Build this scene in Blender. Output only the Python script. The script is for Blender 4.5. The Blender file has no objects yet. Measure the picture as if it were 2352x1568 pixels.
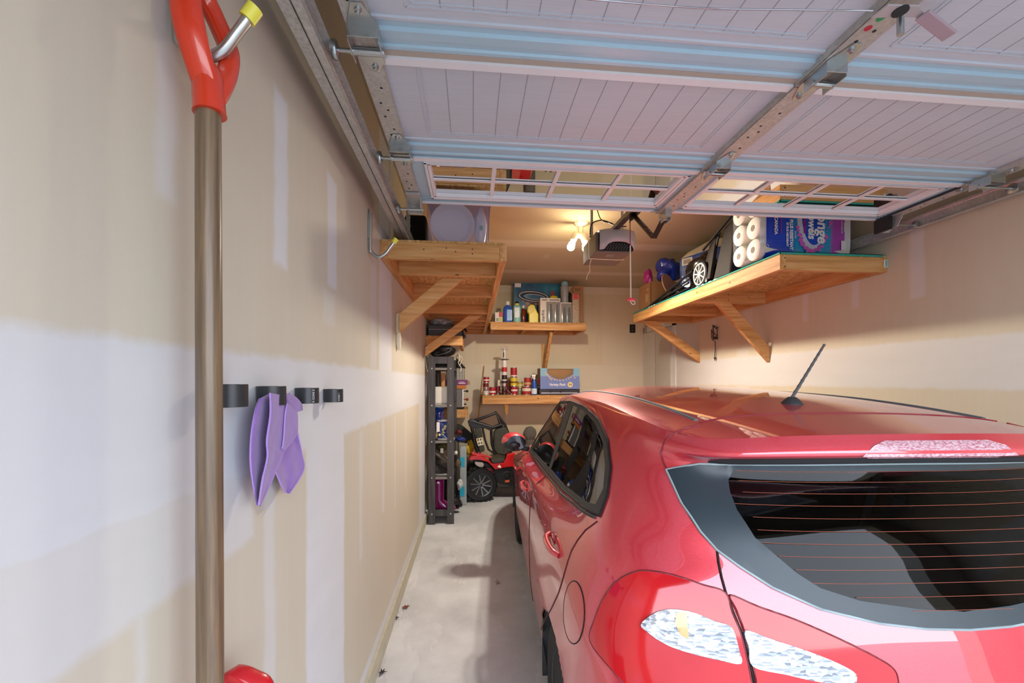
import bpy, math, random
import numpy as np
from mathutils import Vector, Matrix
from mathutils.bvhtree import BVHTree
random.seed(7)
V = Vector
SC = bpy.context.scene
COL = bpy.context.scene.collection
H = 1.48                      # camera height above the floor
F = 965.0; HX = 1176.0; HY = 875.0
TH = math.radians(5.386)
ST, CT = math.sin(TH), math.cos(TH)

def ray(px, py):
    u = (px-HX)/F; v = (HY-py)/F
    return V((ST+u*CT, CT-u*ST, v))
def on(px, py, X=None, Y=None, Z=None):
    """pixel -> world point on the plane X=, Y= or Z= (floor is Z=0)"""
    d = ray(px, py)
    if X is not None: t = X/d.x
    elif Y is not None: t = Y/d.y
    else: t = (Z-H)/d.z
    return V((d.x*t, d.y*t, H+d.z*t))

def lin(c):
    if isinstance(c, str):
        c = [int(c[i:i+2], 16)/255 for i in (0, 2, 4)]
    return tuple((x/12.92 if x <= .04045 else ((x+.055)/1.055)**2.4) for x in c[:3])+(1.0,)

# ---------------------------------------------------------------- materials
class NT:
    def __init__(s, name):
        s.m = bpy.data.materials.new(name); s.m.use_nodes = True
        s.t = s.m.node_tree; s.n = s.t.nodes; s.l = s.t.links
        s.b = s.n['Principled BSDF']
    def node(s, typ, **kw):
        n = s.n.new(typ)
        for k, v in kw.items():
            if k in n.inputs.keys() if isinstance(k, str) else False: n.inputs[k].default_value = v
            else: setattr(n, k, v)
        return n
    def inp(s, n, i, v):
        if hasattr(v, 'node'): s.l.new(v, n.inputs[i])
        else: n.inputs[i].default_value = v
    def math(s, op, a, b=0.0, c=None, clamp=False):
        n = s.n.new('ShaderNodeMath'); n.operation = op; n.use_clamp = clamp
        s.inp(n, 0, a); s.inp(n, 1, b)
        if c is not None: s.inp(n, 2, c)
        return n.outputs[0]
    def mix(s, f, a, b, typ='MIX'):
        n = s.n.new('ShaderNodeMix'); n.data_type = 'RGBA'; n.blend_type = typ
        s.inp(n, 0, f); s.inp(n, 6, a); s.inp(n, 7, b)
        return n.outputs[2]
    def coord(s, kind='Object'):
        return s.n.new('ShaderNodeTexCoord').outputs[kind]
    def pos(s): return s.n.new('ShaderNodeNewGeometry').outputs['Position']
    def mapping(s, vec, scale=(1,1,1), loc=(0,0,0), rot=(0,0,0)):
        n = s.n.new('ShaderNodeMapping'); s.l.new(vec, n.inputs[0])
        n.inputs['Location'].default_value = loc; n.inputs['Rotation'].default_value = rot
        n.inputs['Scale'].default_value = scale
        return n.outputs[0]
    def noise(s, vec, scale, detail=3, rough=.5, col=False):
        n = s.n.new('ShaderNodeTexNoise'); s.l.new(vec, n.inputs['Vector'])
        n.inputs['Scale'].default_value = scale; n.inputs['Detail'].default_value = detail
        n.inputs['Roughness'].default_value = rough
        return n.outputs['Color' if col else 'Fac']
    def voro(s, vec, scale, feature='F1'):
        n = s.n.new('ShaderNodeTexVoronoi'); n.feature = feature
        s.l.new(vec, n.inputs['Vector']); n.inputs['Scale'].default_value = scale
        return n.outputs['Distance']
    def ramp(s, f, *stops):
        n = s.n.new('ShaderNodeValToRGB'); s.l.new(f, n.inputs[0])
        e = n.color_ramp.elements
        while len(e) < len(stops): e.new(.5)
        for el, (p, c) in zip(e, stops):
            el.position = p; el.color = c if isinstance(c, tuple) and len(c) == 4 else lin(c)
        return n.outputs[0]
    def bump(s, h, strength=.2, dist=.01):
        n = s.n.new('ShaderNodeBump'); n.inputs['Strength'].default_value = strength
        n.inputs['Distance'].default_value = dist; s.l.new(h, n.inputs['Height'])
        s.l.new(n.outputs[0], s.b.inputs['Normal'])
    def set(s, **kw):
        for k, v in kw.items():
            s.inp(s.b, k.replace('_', ' '), v)
        return s
_mats = {}
def M(name, col='808080', rough=.5, metal=0., var=.06, scale=14., bump=0., bscale=60., coat=0., alpha=None, trans=0., emit=None, es=1., sheen=0.):
    """plain procedural material: base colour with gentle noise variation"""
    if name in _mats: return _mats[name]
    t = NT(name); c = lin(col)
    nz = t.noise(t.coord(), scale, 4)
    dk = tuple(x*(1-var) for x in c[:3])+(1,); lt = tuple(min(1, x*(1+var)) for x in c[:3])+(1,)
    t.set(Base_Color=t.mix(nz, dk, lt), Roughness=rough, Metallic=metal)
    if coat: t.b.inputs['Coat Weight'].default_value = coat; t.b.inputs['Coat Roughness'].default_value = .04
    if trans: t.b.inputs['Transmission Weight'].default_value = trans
    if alpha is not None: t.b.inputs['Alpha'].default_value = alpha
    if sheen: t.b.inputs['Sheen Weight'].default_value = sheen
    if emit:
        t.b.inputs['Emission Color'].default_value = lin(emit); t.b.inputs['Emission Strength'].default_value = es
    if bump: t.bump(t.noise(t.coord(), bscale, 4), bump, .004)
    _mats[name] = t.m
    return t.m

# ---------------------------------------------------------------- mesh building
WL = {}                       # world location of each object's frame
class MB:
    def __init__(s): s.v = []; s.f = []; s.mi = []; s.cur = 0
    def add(s, vs, fs):
        o = len(s.v); s.v += [V(v) for v in vs]
        for f in fs: s.f.append([i+o for i in f]); s.mi.append(s.cur)
        return s
    def box(s, x0, x1, y0, y1, z0, z1, M4=None):
        vs = [V((x, y, z)) for x in (x0, x1) for y in (y0, y1) for z in (z0, z1)]
        if M4 is not None: vs = [M4 @ v for v in vs]
        return s.add(vs, [(0,1,3,2),(4,6,7,5),(0,4,5,1),(2,3,7,6),(0,2,6,4),(1,5,7,3)])
    def beam(s, a, b, w, h, up=(0,0,1)):
        """square bar from a to b; w across, h along up"""
        a, b = V(a), V(b); d = (b-a).normalized(); u = V(up)
        r = d.cross(u)
        if r.length < 1e-4: r = d.cross(V((1,0,0)))
        r.normalize(); u = r.cross(d).normalized()
        vs = [p+r*sx*w/2+u*sz*h/2 for p in (a, b) for sx in (-1,1) for sz in (-1,1)]
        return s.add(vs, [(0,1,3,2),(4,6,7,5),(0,4,5,1),(2,3,7,6),(0,2,6,4),(1,5,7,3)])
    def tube(s, pts, r, n=10, caps=True, rs=None, closed=False):
        pts = [V(p) for p in pts]; k = len(pts); rings = []
        rs = rs or [r]*k
        prev = None
        for i, p in enumerate(pts):
            if closed: d = pts[(i+1) % k]-pts[i-1]
            else: d = pts[min(i+1, k-1)]-pts[max(i-1, 0)]
            if d.length < 1e-9: d = V((0,0,1))
            d.normalize()
            if prev is None:
                a = d.cross(V((0,0,1)))
                if a.length < .05: a = d.cross(V((1,0,0)))
            else: a = prev-d*prev.dot(d)
            a.normalize(); prev = a; b = d.cross(a)
            rings.append([p+(a*math.cos(t)+b*math.sin(t))*rs[i] for t in (2*math.pi*j/n for j in range(n))])
        vs = [q for ring in rings for q in ring]; fs = []
        m = k if closed else k-1
        for i in range(m):
            for j in range(n):
                a0 = i*n+j; a1 = i*n+(j+1) % n; b0 = ((i+1) % k)*n+j; b1 = ((i+1) % k)*n+(j+1) % n
                fs.append((a0, b0, b1, a1))
        if caps and not closed:
            fs.append(tuple(range(n))); fs.append(tuple(range((k-1)*n, k*n))[::-1])
        return s.add(vs, fs)
    def cyl(s, a, b, r, r2=None, n=20):
        return s.tube([a, b], r, n, rs=[r, r if r2 is None else r2])
    def lathe(s, c, prof, n=24, axis=(0,0,1)):
        """prof: (radius, height) pairs along axis from c"""
        c = V(c); ax = V(axis).normalized(); a = ax.orthogonal().normalized(); b = ax.cross(a)
        vs = []; fs = []
        for r, h in prof:
            vs += [c+ax*h+(a*math.cos(t)+b*math.sin(t))*r for t in (2*math.pi*j/n for j in range(n))]
        k = len(prof)
        for i in range(k-1):
            for j in range(n):
                fs.append((i*n+j, i*n+(j+1) % n, (i+1)*n+(j+1) % n, (i+1)*n+j))
        fs.append(tuple(range(n))[::-1]); fs.append(tuple(range((k-1)*n, k*n)))
        return s.add(vs, fs)
    def prism(s, poly, vec):
        """extrude a planar polygon (3D points) by vec"""
        poly = [V(p) for p in poly]; vec = V(vec); n = len(poly)
        vs = poly+[p+vec for p in poly]
        fs = [tuple(range(n))[::-1], tuple(range(n, 2*n))]
        fs += [(i, (i+1) % n, n+(i+1) % n, n+i) for i in range(n)]
        return s.add(vs, fs)
    def sphere(s, c, r, n=14, sc=(1,1,1)):
        c = V(c); m = n//2+1; prof = []
        vs = []; fs = []
        for i in range(m+1):
            th = math.pi*i/m
            for j in range(n):
                ph = 2*math.pi*j/n
                vs.append(c+V((r*sc[0]*math.sin(th)*math.cos(ph), r*sc[1]*math.sin(th)*math.sin(ph), r*sc[2]*math.cos(th))))
        for i in range(m):
            for j in range(n):
                fs.append((i*n+j, (i+1)*n+j, (i+1)*n+(j+1) % n, i*n+(j+1) % n))
        return s.add(vs, fs)
    def grid(s, P):
        """P[i][j] points"""
        a = len(P); b = len(P[0])
        return s.add([p for r in P for p in r], [(i*b+j, i*b+j+1, (i+1)*b+j+1, (i+1)*b+j) for i in range(a-1) for j in range(b-1)])
    def build(s, name, mat, parent=None, base=None, bevel=0., smooth=None, solid=0., sub=0, bseg=2):
        org = V((0,0,0))
        if parent is not None: org = WL[parent.name]
        elif base is not None: org = V(base)
        me = bpy.data.meshes.new(name)
        me.from_pydata([tuple(v-org) for v in s.v], [], s.f)
        mats = mat if isinstance(mat, (list, tuple)) else [mat]
        for m in mats: me.materials.append(m)
        if len(mats) > 1: me.polygons.foreach_set('material_index', s.mi)
        import bmesh
        bm = bmesh.new(); bm.from_mesh(me)
        bmesh.ops.remove_doubles(bm, verts=bm.verts, dist=1e-5)
        bmesh.ops.recalc_face_normals(bm, faces=bm.faces)
        bm.to_mesh(me); bm.free()
        if smooth is not None:
            me.polygons.foreach_set('use_smooth', [True]*len(me.polygons))
            me.set_sharp_from_angle(angle=math.radians(smooth))
        o = bpy.data.objects.new(name, me); COL.objects.link(o)
        if parent is not None: o.parent = parent
        else: o.location = org
        WL[o.name] = org
        if solid:
            q = o.modifiers.new('solid', 'SOLIDIFY'); q.thickness = solid; q.offset = 0
        if sub:
            q = o.modifiers.new('sub', 'SUBSURF'); q.levels = sub; q.render_levels = sub
        if bevel:
            q = o.modifiers.new('bevel', 'BEVEL'); q.width = bevel; q.segments = bseg; q.limit_method = 'ANGLE'; q.angle_limit = math.radians(40)
            q.harden_normals = False
        return o
def tag(o, label=None, cat=None, group=None, kind=None):
    if label: o['label'] = label
    if cat: o['category'] = cat
    if group: o['group'] = group
    if kind: o['kind'] = kind
    return o
def thing(name, label, cat, loc, group=None):
    o = bpy.data.objects.new(name, None); COL.objects.link(o)
    o.empty_display_size = .1; o.location = V(loc); WL[o.name] = V(loc)
    return tag(o, label, cat, group)
def struct(mb, name, mat, parent=None, **kw):
    o = mb.build(name, mat, parent, **kw)
    if parent is None: o['kind'] = 'structure'
    return o
def copy_tree(o, loc, label, rotz=0., group=None):
    def rec(q, par):
        c = q.copy(); COL.objects.link(c); c.parent = par
        for ch in q.children: rec(ch, c)
        return c
    r = rec(o, None); r.location = V(loc); r.rotation_euler = (0, 0, rotz); r['label'] = label
    if group: r['group'] = group
    WL[r.name] = V(loc)
    return r
def text(s, mat, parent, o, right, up, size, name='lettering', align='LEFT', bold=0., shear=0., depth=.0008, label=None, sx=1.):
    """flat lettering as a thin mesh: o origin (world), right/up unit vectors"""
    c = bpy.data.curves.new('t', 'FONT'); c.body = s; c.size = size; c.align_x = align
    c.offset = bold; c.shear = shear; c.extrude = depth/2; c.resolution_u = 3
    to = bpy.data.objects.new('t', c); COL.objects.link(to)
    me = bpy.data.meshes.new_from_object(to.evaluated_get(bpy.context.evaluated_depsgraph_get()))
    bpy.data.objects.remove(to); bpy.data.curves.remove(c)
    r = V(right).normalized(); u = V(up).normalized(); n = r.cross(u)
    R = Matrix((r*sx, u, n)).transposed()
    org = WL[parent.name] if parent is not None else V((0,0,0))
    for v in me.vertices: v.co = R @ v.co + V(o) - org
    me.materials.clear(); me.materials.append(mat)
    q = bpy.data.objects.new(name, me); COL.objects.link(q); WL[q.name] = org
    if parent is not None: q.parent = parent
    if label: q['label'] = label
    return q
def arc(c, r, a0, a1, n, ax=(1,0,0), ay=(0,0,1)):
    c, ax, ay = V(c), V(ax), V(ay)
    return [c+ax*r*math.cos(math.radians(a0+(a1-a0)*i/n))+ay*r*math.sin(math.radians(a0+(a1-a0)*i/n)) for i in range(n+1)]
def smoothline(pts, k=6):
    """Catmull-Rom through 3D points"""
    P = [V(p) for p in pts]; out = []
    for i in range(len(P)-1):
        p0 = P[max(i-1, 0)]; p1 = P[i]; p2 = P[i+1]; p3 = P[min(i+2, len(P)-1)]
        for j in range(k):
            t = j/k
            out.append(.5*((2*p1)+(p2-p0)*t+(2*p0-5*p1+4*p2-p3)*t*t+(-p0+3*p1-3*p2+p3)*t**3))
    out.append(P[-1]); return out
# ================================================================ the car
PSI = math.radians(2.5)
CO = V((1.10, .737, 0))                       # middle of the rear bumper on the floor
CS, CC = math.sin(PSI), math.cos(PSI)
def c2w(p): return V((CO.x+p[0]*CC+p[1]*CS, CO.y-p[0]*CS+p[1]*CC, p[2]))
def w2c(p):
    d = V(p)-CO
    return V((d.x*CC-d.y*CS, d.x*CS+d.y*CC, d.z))
_z = lambda z, L: [(x, y, z) for x, y in L]
_fr = lambda x, z: [(x, 2.55, z), (x+.005, 3.02, z), (x+.03, 3.5, z), (x+.17, 3.85, z), (x+.48, 4.0, z), (0, 4.03, z)]
ROWS = [
 _z(.20, [(0,.09),(-.25,.09),(-.47,.12),(-.64,.18),(-.74,.30),(-.79,.46),(-.81,.70),(-.815,1.05),(-.82,1.5),(-.82,2.0)])+_fr(-.82,.20),
 _z(.37, [(0,.02),(-.25,.022),(-.48,.05),(-.66,.11),(-.775,.24),(-.825,.42),(-.84,.68),(-.845,1.05),(-.85,1.5),(-.85,2.0)])+_fr(-.85,.37),
 _z(.55, [(0,0),(-.25,.005),(-.48,.03),(-.67,.09),(-.79,.22),(-.84,.42),(-.855,.68),(-.86,1.05),(-.86,1.5),(-.86,2.0)])+_fr(-.86,.55),
 _z(.72, [(0,.05),(-.25,.052),(-.48,.07),(-.67,.12),(-.79,.22),(-.84,.40),(-.852,.68),(-.858,1.05),(-.86,1.5),(-.86,2.0)])+_fr(-.86,.72),
 _z(.86, [(0,.085),(-.25,.088),(-.46,.105),(-.65,.14),(-.775,.20),(-.835,.34),(-.848,.62),(-.85,1.05),(-.848,1.5),(-.845,2.0)])+
   [(-.84,2.55,.84),(-.83,3.02,.80),(-.79,3.5,.74),(-.66,3.82,.66),(-.36,3.97,.62),(0,4.0,.62)],
 [(0,.115,.96),(-.25,.118,.96),(-.45,.135,.965),(-.62,.165,.98),(-.735,.225,.985),(-.80,.36,.98),(-.815,.62,.97),(-.82,1.03,.95),(-.82,1.5,.925),(-.815,2.0,.905),
  (-.80,2.55,.89),(-.77,2.98,.87),(-.71,3.4,.82),(-.58,3.72,.76),(-.31,3.88,.74),(0,3.92,.74)],
 [(0,.155,1.05),(-.24,.158,1.05),(-.43,.175,1.055),(-.575,.21,1.06),(-.675,.275,1.07),(-.745,.42,1.08),(-.76,.65,1.05),(-.765,1.02,1.01),(-.765,1.5,.975),(-.76,2.0,.95),
  (-.75,2.5,.93),(-.70,2.80,.95),(-.60,2.95,.96),(-.45,3.04,.97),(-.22,3.09,.975),(0,3.10,.98)],
 [(0,.205,1.15),(-.23,.21,1.15),(-.415,.23,1.15),(-.55,.27,1.155),(-.635,.35,1.165),(-.695,.51,1.18),(-.71,.72,1.165),(-.715,1.03,1.135),(-.718,1.5,1.105),(-.715,1.97,1.08),
  (-.705,2.38,1.06),(-.66,2.60,1.065),(-.56,2.74,1.075),(-.42,2.82,1.08),(-.21,2.87,1.085),(0,2.88,1.09)],
 [(0,.265,1.265),(-.22,.27,1.262),(-.40,.295,1.257),(-.525,.34,1.252),(-.60,.43,1.262),(-.645,.61,1.285),(-.66,.82,1.285),(-.668,1.06,1.27),(-.672,1.5,1.25),(-.67,1.92,1.22),
  (-.66,2.24,1.18),(-.62,2.40,1.18),(-.53,2.51,1.19),(-.40,2.58,1.20),(-.2,2.64,1.205),(0,2.65,1.21)],
 [(0,.165,1.300),(-.22,.17,1.299),(-.40,.20,1.294),(-.52,.28,1.288),(-.585,.43,1.305),(-.612,.63,1.338),(-.625,.86,1.360),(-.632,1.10,1.370),(-.634,1.5,1.374),(-.628,1.84,1.356),
  (-.612,2.08,1.31),(-.565,2.22,1.295),(-.47,2.28,1.31),(-.345,2.31,1.32),(-.18,2.34,1.33),(0,2.35,1.335)],
 [(0,.188,1.352),(-.22,.193,1.350),(-.395,.224,1.341),(-.505,.30,1.329),(-.560,.44,1.340),(-.588,.63,1.364),(-.602,.86,1.386),(-.608,1.10,1.396),(-.610,1.5,1.40),(-.603,1.84,1.385),
  (-.585,2.08,1.345),(-.54,2.20,1.32),(-.45,2.25,1.335),(-.33,2.28,1.345),(-.17,2.31,1.355),(0,2.32,1.36)],
]
def nspline(P, t):
    """natural cubic spline through P (n,k) evaluated at parameters t in [0,n-1]"""
    P = np.asarray(P, float); n = len(P)
    A = np.zeros((n, n)); b = np.zeros_like(P)
    A[0,0] = A[-1,-1] = 1
    for i in range(1, n-1):
        A[i,i-1] = 1; A[i,i] = 4; A[i,i+1] = 1; b[i] = 6*(P[i-1]-2*P[i]+P[i+1])
    m = np.linalg.solve(A, b)
    out = []
    for s in t:
        i = min(int(s), n-2); u = s-i
        out.append(P[i]*(1-u)+P[i+1]*u+((1-u)**3-(1-u))*m[i]/6+(u**3-u)*m[i+1]/6)
    return np.array(out)
def body_grid(nr, nc):
    G = np.array(ROWS, float)                        # rows, cols, 3
    full = np.concatenate([G[:, 1:][:, ::-1]*np.array([-1,1,1]), G], axis=1)  # mirrored right half ... left half
    # start of ring: front-right ... rear centre ... front-left
    nfull = full.shape[1]
    tc = np.linspace(0, nfull-1, nc)
    A = np.array([nspline(full[r], tc) for r in range(len(G))])
    tr = np.linspace(0, len(G)-1, nr)
    return np.stack([nspline(A[:, j], tr) for j in range(nc)], axis=1)   # nr, nc, 3
ZC = ([.0,.188,.25,.36,.495,.61,.9,1.25,1.6,1.95,2.15,2.32],[1.352,1.352,1.357,1.368,1.383,1.397,1.424,1.447,1.455,1.44,1.40,1.36])
def roof_grid(n, m):
    R = np.array(ROWS[-1], float)
    nr = [0,1,2,3,4]
    P = np.zeros((9, 8, 3))
    rat0 = R[:5,0]/R[4,0]; rat7 = R[[15,14,13,12,11],0]/R[11,0]
    for j in range(8):
        f = j/7; e = R[4+j]
        cy = R[0,1]+(R[15,1]-R[0,1])*(e[1]-R[4,1])/(R[11,1]-R[4,1])
        for i in range(5):
            r = rat0[i]*(1-f)+rat7[i]*f
            x = e[0]*r
            if j == 0: p = R[i].copy()
            elif j == 7: p = R[15-i].copy()
            else:
                b0 = R[i,1]-(R[0,1]+(R[4,1]-R[0,1])*r**3); b7 = R[15-i,1]-(R[15,1]+(R[11,1]-R[15,1])*r**3)
                y = cy+(e[1]-cy)*r**3
                zc = np.interp(y, ZC[0], ZC[1])
                p = np.array([x, y, zc+(e[2]-zc)*abs(r)**2.4])
            if i == 4: p = e.copy()
            P[4-i, j] = p*np.array([-1,1,1]); P[4+i, j] = p
    P[4,:,0] = 0
    ti = np.linspace(0, 8, n); tj = np.linspace(0, 7, m)
    A = np.stack([nspline(P[:, j], ti) for j in range(8)], axis=1)
    return np.stack([nspline(A[i], tj) for i in range(n)], axis=0)
BG = body_grid(160, 420)
RG = roof_grid(90, 130)
def _tri(grid):
    a, b, _ = grid.shape
    vs = [c2w(p) for p in grid.reshape(-1, 3)]
    fs = [(i*b+j, i*b+j+1, (i+1)*b+j+1, (i+1)*b+j) for i in range(a-1) for j in range(b-1)]
    return vs, fs
_bv, _bf = _tri(BG); _rv, _rf = _tri(RG)
BVH = BVHTree.FromPolygons(_bv+_rv, _bf+[tuple(i+len(_bv) for i in f) for f in _rf])
CAMP = V((0, 0, H))
def pix2car(px, py):
    h = BVH.ray_cast(CAMP, ray(px, py).normalized())
    return (w2c(h[0]), h[1]) if h[0] else (None, None)
from mathutils.geometry import delaunay_2d_cdt
PAINT = NT('red car paint')
_n = PAINT.voro(PAINT.coord(), 900.)
PAINT.set(Base_Color=PAINT.mix(_n, lin('bd2034'), lin('e24a56')), Metallic=.30, Roughness=.36)
PAINT.b.inputs['Coat Weight'].default_value = 1.; PAINT.b.inputs['Coat Roughness'].default_value = .012
PAINT.b.inputs['Coat IOR'].default_value = 1.85
PAINT = PAINT.m
SEAM = M('dark panel gap', '120608', .8)
TRIM = M('black rubber trim', '2c2f31', .55, bump=.1)
DITCH = M('roof moulding', '54656c', .55)
GAPR = M('thin red seam', '7c1a28', .5); DGAP = M('dark red door gap', '4a1018', .6)
FRIT = M('dotted black glass border', '26333a', .38, var=.1)
CLOTHD = M('dark seat fabric', '1c1d21', .9, bump=.3, bscale=300)
def glassmat(name, col, ior):
    """thin tinted pane: tinted see-through plus a mirror-like reflection that grows towards grazing angles"""
    t = NT(name); out = t.n['Material Output']; tr = t.n.new('ShaderNodeBsdfTransparent'); gl = t.n.new('ShaderNodeBsdfGlossy'); mx = t.n.new('ShaderNodeMixShader'); fr = t.n.new('ShaderNodeFresnel')
    nz = t.noise(t.coord(), 3., 2); t.l.new(t.mix(nz, lin(col), tuple(c*.85 for c in lin(col)[:3])+(1,)), tr.inputs[0])
    gl.inputs['Roughness'].default_value = .02; fr.inputs['IOR'].default_value = ior
    t.l.new(fr.outputs[0], mx.inputs[0]); t.l.new(tr.outputs[0], mx.inputs[1]); t.l.new(gl.outputs[0], mx.inputs[2]); t.l.new(mx.outputs[0], out.inputs[0])
    return t.m
REARGL = glassmat('tinted rear glass', '66727c', 1.36)
SIDEGL = glassmat('tinted side glass', '55595b', 1.85)

car = thing('car', 'red hatchback parked nose-in, seen from its rear left corner', 'car', CO)
def P2(L): return [V(p).to_2d() if len(p) > 2 else V(p) for p in L]
def inpoly(x, y, P):
    r = False; n = len(P)
    for i in range(n):
        x1, y1 = P[i][0], P[i][1]; x2, y2 = P[i-1][0], P[i-1][1]
        if (y1 > y) != (y2 > y) and x < (x2-x1)*(y-y1)/(y2-y1)+x1: r = not r
    return r
def densify(P, step):
    out = []
    for i in range(len(P)):
        a = V(P[i]).to_2d() if len(P[i]) > 2 else V(P[i]); b = V(P[(i+1) % len(P)])
        n = max(1, int((b-a).length/step))
        out += [a+(b-a)*k/n for k in range(n)]
    return out
def round2(P, k=5):
    """closed smooth curve through the points"""
    n = len(P); out = []
    P = [V(p) for p in P]
    for i in range(n):
        p0, p1, p2, p3 = P[i-1], P[i], P[(i+1) % n], P[(i+2) % n]
        for j in range(k):
            t = j/k
            out.append(.5*((2*p1)+(p2-p0)*t+(2*p0-5*p1+4*p2-p3)*t*t+(-p0+3*p1-3*p2+p3)*t**3))
    return out
def cast_cam(x, y):
    h = BVH.ray_cast(CAMP, ray(x, y).normalized())
    return (h[0], h[1]) if h[0] else None
def cast_rear(x, z):
    o = c2w((x, -2, z)); h = BVH.ray_cast(o, (c2w((x, 3, z))-o).normalized())
    return (h[0], h[1]) if h[0] else None
def cast_side(y, z, s=-1):
    o = c2w((s*3, y, z)); h = BVH.ray_cast(o, (c2w((0, y, z))-o).normalized())
    return (h[0], h[1]) if h[0] else None
def outn(p, n):
    c = w2c(p); ref = (c2w((c.x, c.y, c.z))-c2w((0, min(max(c.y, .9), 3), .7)))
    return n if n.dot(ref) > 0 else -n
def patch(outer, cast, step, off, name, mat, parent, holes=(), mirror=False, thick=.002, only_mirror=False):
    O = densify(outer, step); vs = list(O); es = [(i, (i+1) % len(O)) for i in range(len(O))]
    for h in holes:
        q = densify(h, step); b = len(vs); vs += q; es += [(b+i, b+(i+1) % len(q)) for i in range(len(q))]
    xs = [v[0] for v in O]; ys = [v[1] for v in O]
    x = min(xs)+step*.37
    while x < max(xs):
        y = min(ys)+step*.41
        while y < max(ys):
            if inpoly(x, y, O) and not any(inpoly(x, y, h) for h in holes): vs.append(V((x, y)))
            y += step
        x += step
    r = delaunay_2d_cdt(vs, es, [], 0, 1e-7)
    out = []; ok = []; back = []
    for v in r[0]:
        h = cast(v[0], v[1])
        if h is None: out.append(V((0, 0, 0))); back.append(V((0, 0, 0))); ok.append(False); continue
        nn = outn(h[0], h[1]); out.append(h[0]+nn*off); back.append(h[0]-nn*.001); ok.append(True)
    mb = MB(); fs = []
    for f in r[2]:
        c = sum((r[0][i] for i in f), V((0, 0)))/len(f)
        if all(ok[i] for i in f) and inpoly(c[0], c[1], O) and not any(inpoly(c[0], c[1], h) for h in holes):
            if max((out[f[i]]-out[f[i-1]]).length for i in range(len(f))) < .25: fs.append(f)
    # thin rim down to the body along every boundary edge
    cnt = {}
    for f in fs:
        for i in range(len(f)):
            e = tuple(sorted((f[i], f[i-1]))); cnt[e] = cnt.get(e, 0)+1
    n0 = len(out); rim = [(a, b, n0+b, n0+a) for (a, b), c in cnt.items() if c == 1]
    out = out+back; fs = [tuple(f) for f in fs]+(rim if thick else [])
    if not only_mirror: mb.add(out, fs)
    if mirror or only_mirror:
        m = []
        for p in out:
            c = w2c(p); m.append(c2w((-c.x, c.y, c.z)))
        mb.add(m, fs)
    return mb.build(name, mat, parent, smooth=50)
def surfline(pts, cast, off, r, name, mat, parent, mirror=False, dens=None, closed=False, mb=None, n=6):
    pts = [V(p) for p in pts]
    if closed: pts = pts+[pts[0]]
    L = []
    for i in range(len(pts)-1):
        k = max(1, int((pts[i+1]-pts[i]).length/dens)) if dens else 6
        L += [pts[i]+(pts[i+1]-pts[i])*j/k for j in range(k)]
    L.append(pts[-1]); W = []
    for p in L:
        h = cast(p[0], p[1])
        if h: W.append(h[0]+outn(h[0], h[1])*off)
    m = mb or MB()
    if len(W) > 1:
        m.tube(W, r, n)
        if mirror: m.tube([c2w((-w2c(p).x, w2c(p).y, w2c(p).z)) for p in W], r, n)
    return m if mb else m.build(name, mat, parent, smooth=60)

def pxl(L, i, j):
    """pixel outline -> car-local coordinates (axes i, j)"""
    out = []
    for p in L:
        c = pix2car(*p)[0]
        if c is not None: out.append((c[i], c[j]))
    return out
# --- rear window outline in rear view (x, z)
gl = [(-.577,1.232),(-.571,1.164),(-.548,1.107),(-.522,1.072),(-.482,1.043),(-.42,1.005),(-.325,.967),(-.205,.941),(-.10,.929),(0,.925)]
gt = [(-.502,1.258),(-.40,1.262),(-.2,1.264),(0,1.265)]
REARP = gl+[(-x, z) for x, z in gl[-2::-1]]+[(-x, z) for x, z in gt[:-1]]+gt[::-1]
fi = [(1683,1079),(1672,1104),(1676,1131),(1692,1172),(1733,1235),(1780,1275),(1828,1316),(1882,1350),(1972,1379),(2100,1397),(2190,1402)]
fl = pxl(fi, 0, 1+1)
fl = [(x, z) for x, z in fl if x < -.01]
FRP = fl+[(0, fl[-1][1]-.002)]+[(-x, z) for x, z in fl[::-1]]
# --- side window outline in side view (y, z)
SIDEP = [(.436,1.083),(.462,1.135),(.535,1.205),(.66,1.275),(.85,1.328),(1.12,1.362),(1.44,1.371),(1.80,1.352),(2.08,1.27),(2.33,1.15),(2.60,.985),(2.62,.935),
         (2.47,.925),(1.95,.962),(1.38,.995),(.95,1.022),(.60,1.06)]
SG1 = [(.50,1.098),(.505,1.145),(.575,1.203),(.68,1.258),(.87,1.311),(1.12,1.346),(1.37,1.355),(1.42,1.015),(1.0,1.036),(.62,1.075)]
SG2 = [(1.52,1.357),(1.79,1.338),(2.05,1.258),(2.30,1.143),(2.50,1.015),(2.50,.945),(2.0,.978),(1.49,1.008)]
SG3 = []
def shrinkp(P, d):
    c = V((sum(p[0] for p in P)/len(P), sum(p[1] for p in P)/len(P)))
    return [V(p)+(c-V(p)).normalized()*d for p in P]
HR = shrinkp(REARP, .03); HS = shrinkp(SIDEP, .02)
def hole(c):
    if c[2] > .9 and c[1] < .5 and abs(c[0]) < .57 and inpoly(c[0], c[2], HR): return True
    if abs(c[0]) > .55 and inpoly(c[1], c[2], HS): return True
    for wy in (.68, 3.10):
        if abs(c[0]) > .6 and (c[1]-wy)**2+(c[2]-.30)**2 < .335**2: return True
    # windscreen
    if c[2] > 1.0 and c[2] < 1.30 and c[1] > 2.3 and abs(c[0]) < .52: return True
    return False
mb = MB()
for grid in (BG, RG):
    a, b, _ = grid.shape
    vs = [c2w(p) for p in grid.reshape(-1, 3)]; fs = []
    for i in range(a-1):
        for j in range(b-1):
            c = (grid[i, j]+grid[i+1, j+1])/2
            if grid is BG and hole(c): continue
            fs.append((i*b+j, i*b+j+1, (i+1)*b+j+1, (i+1)*b+j))
    mb.add(vs, fs)
body = mb.build('body', PAINT, car, smooth=32)
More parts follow.
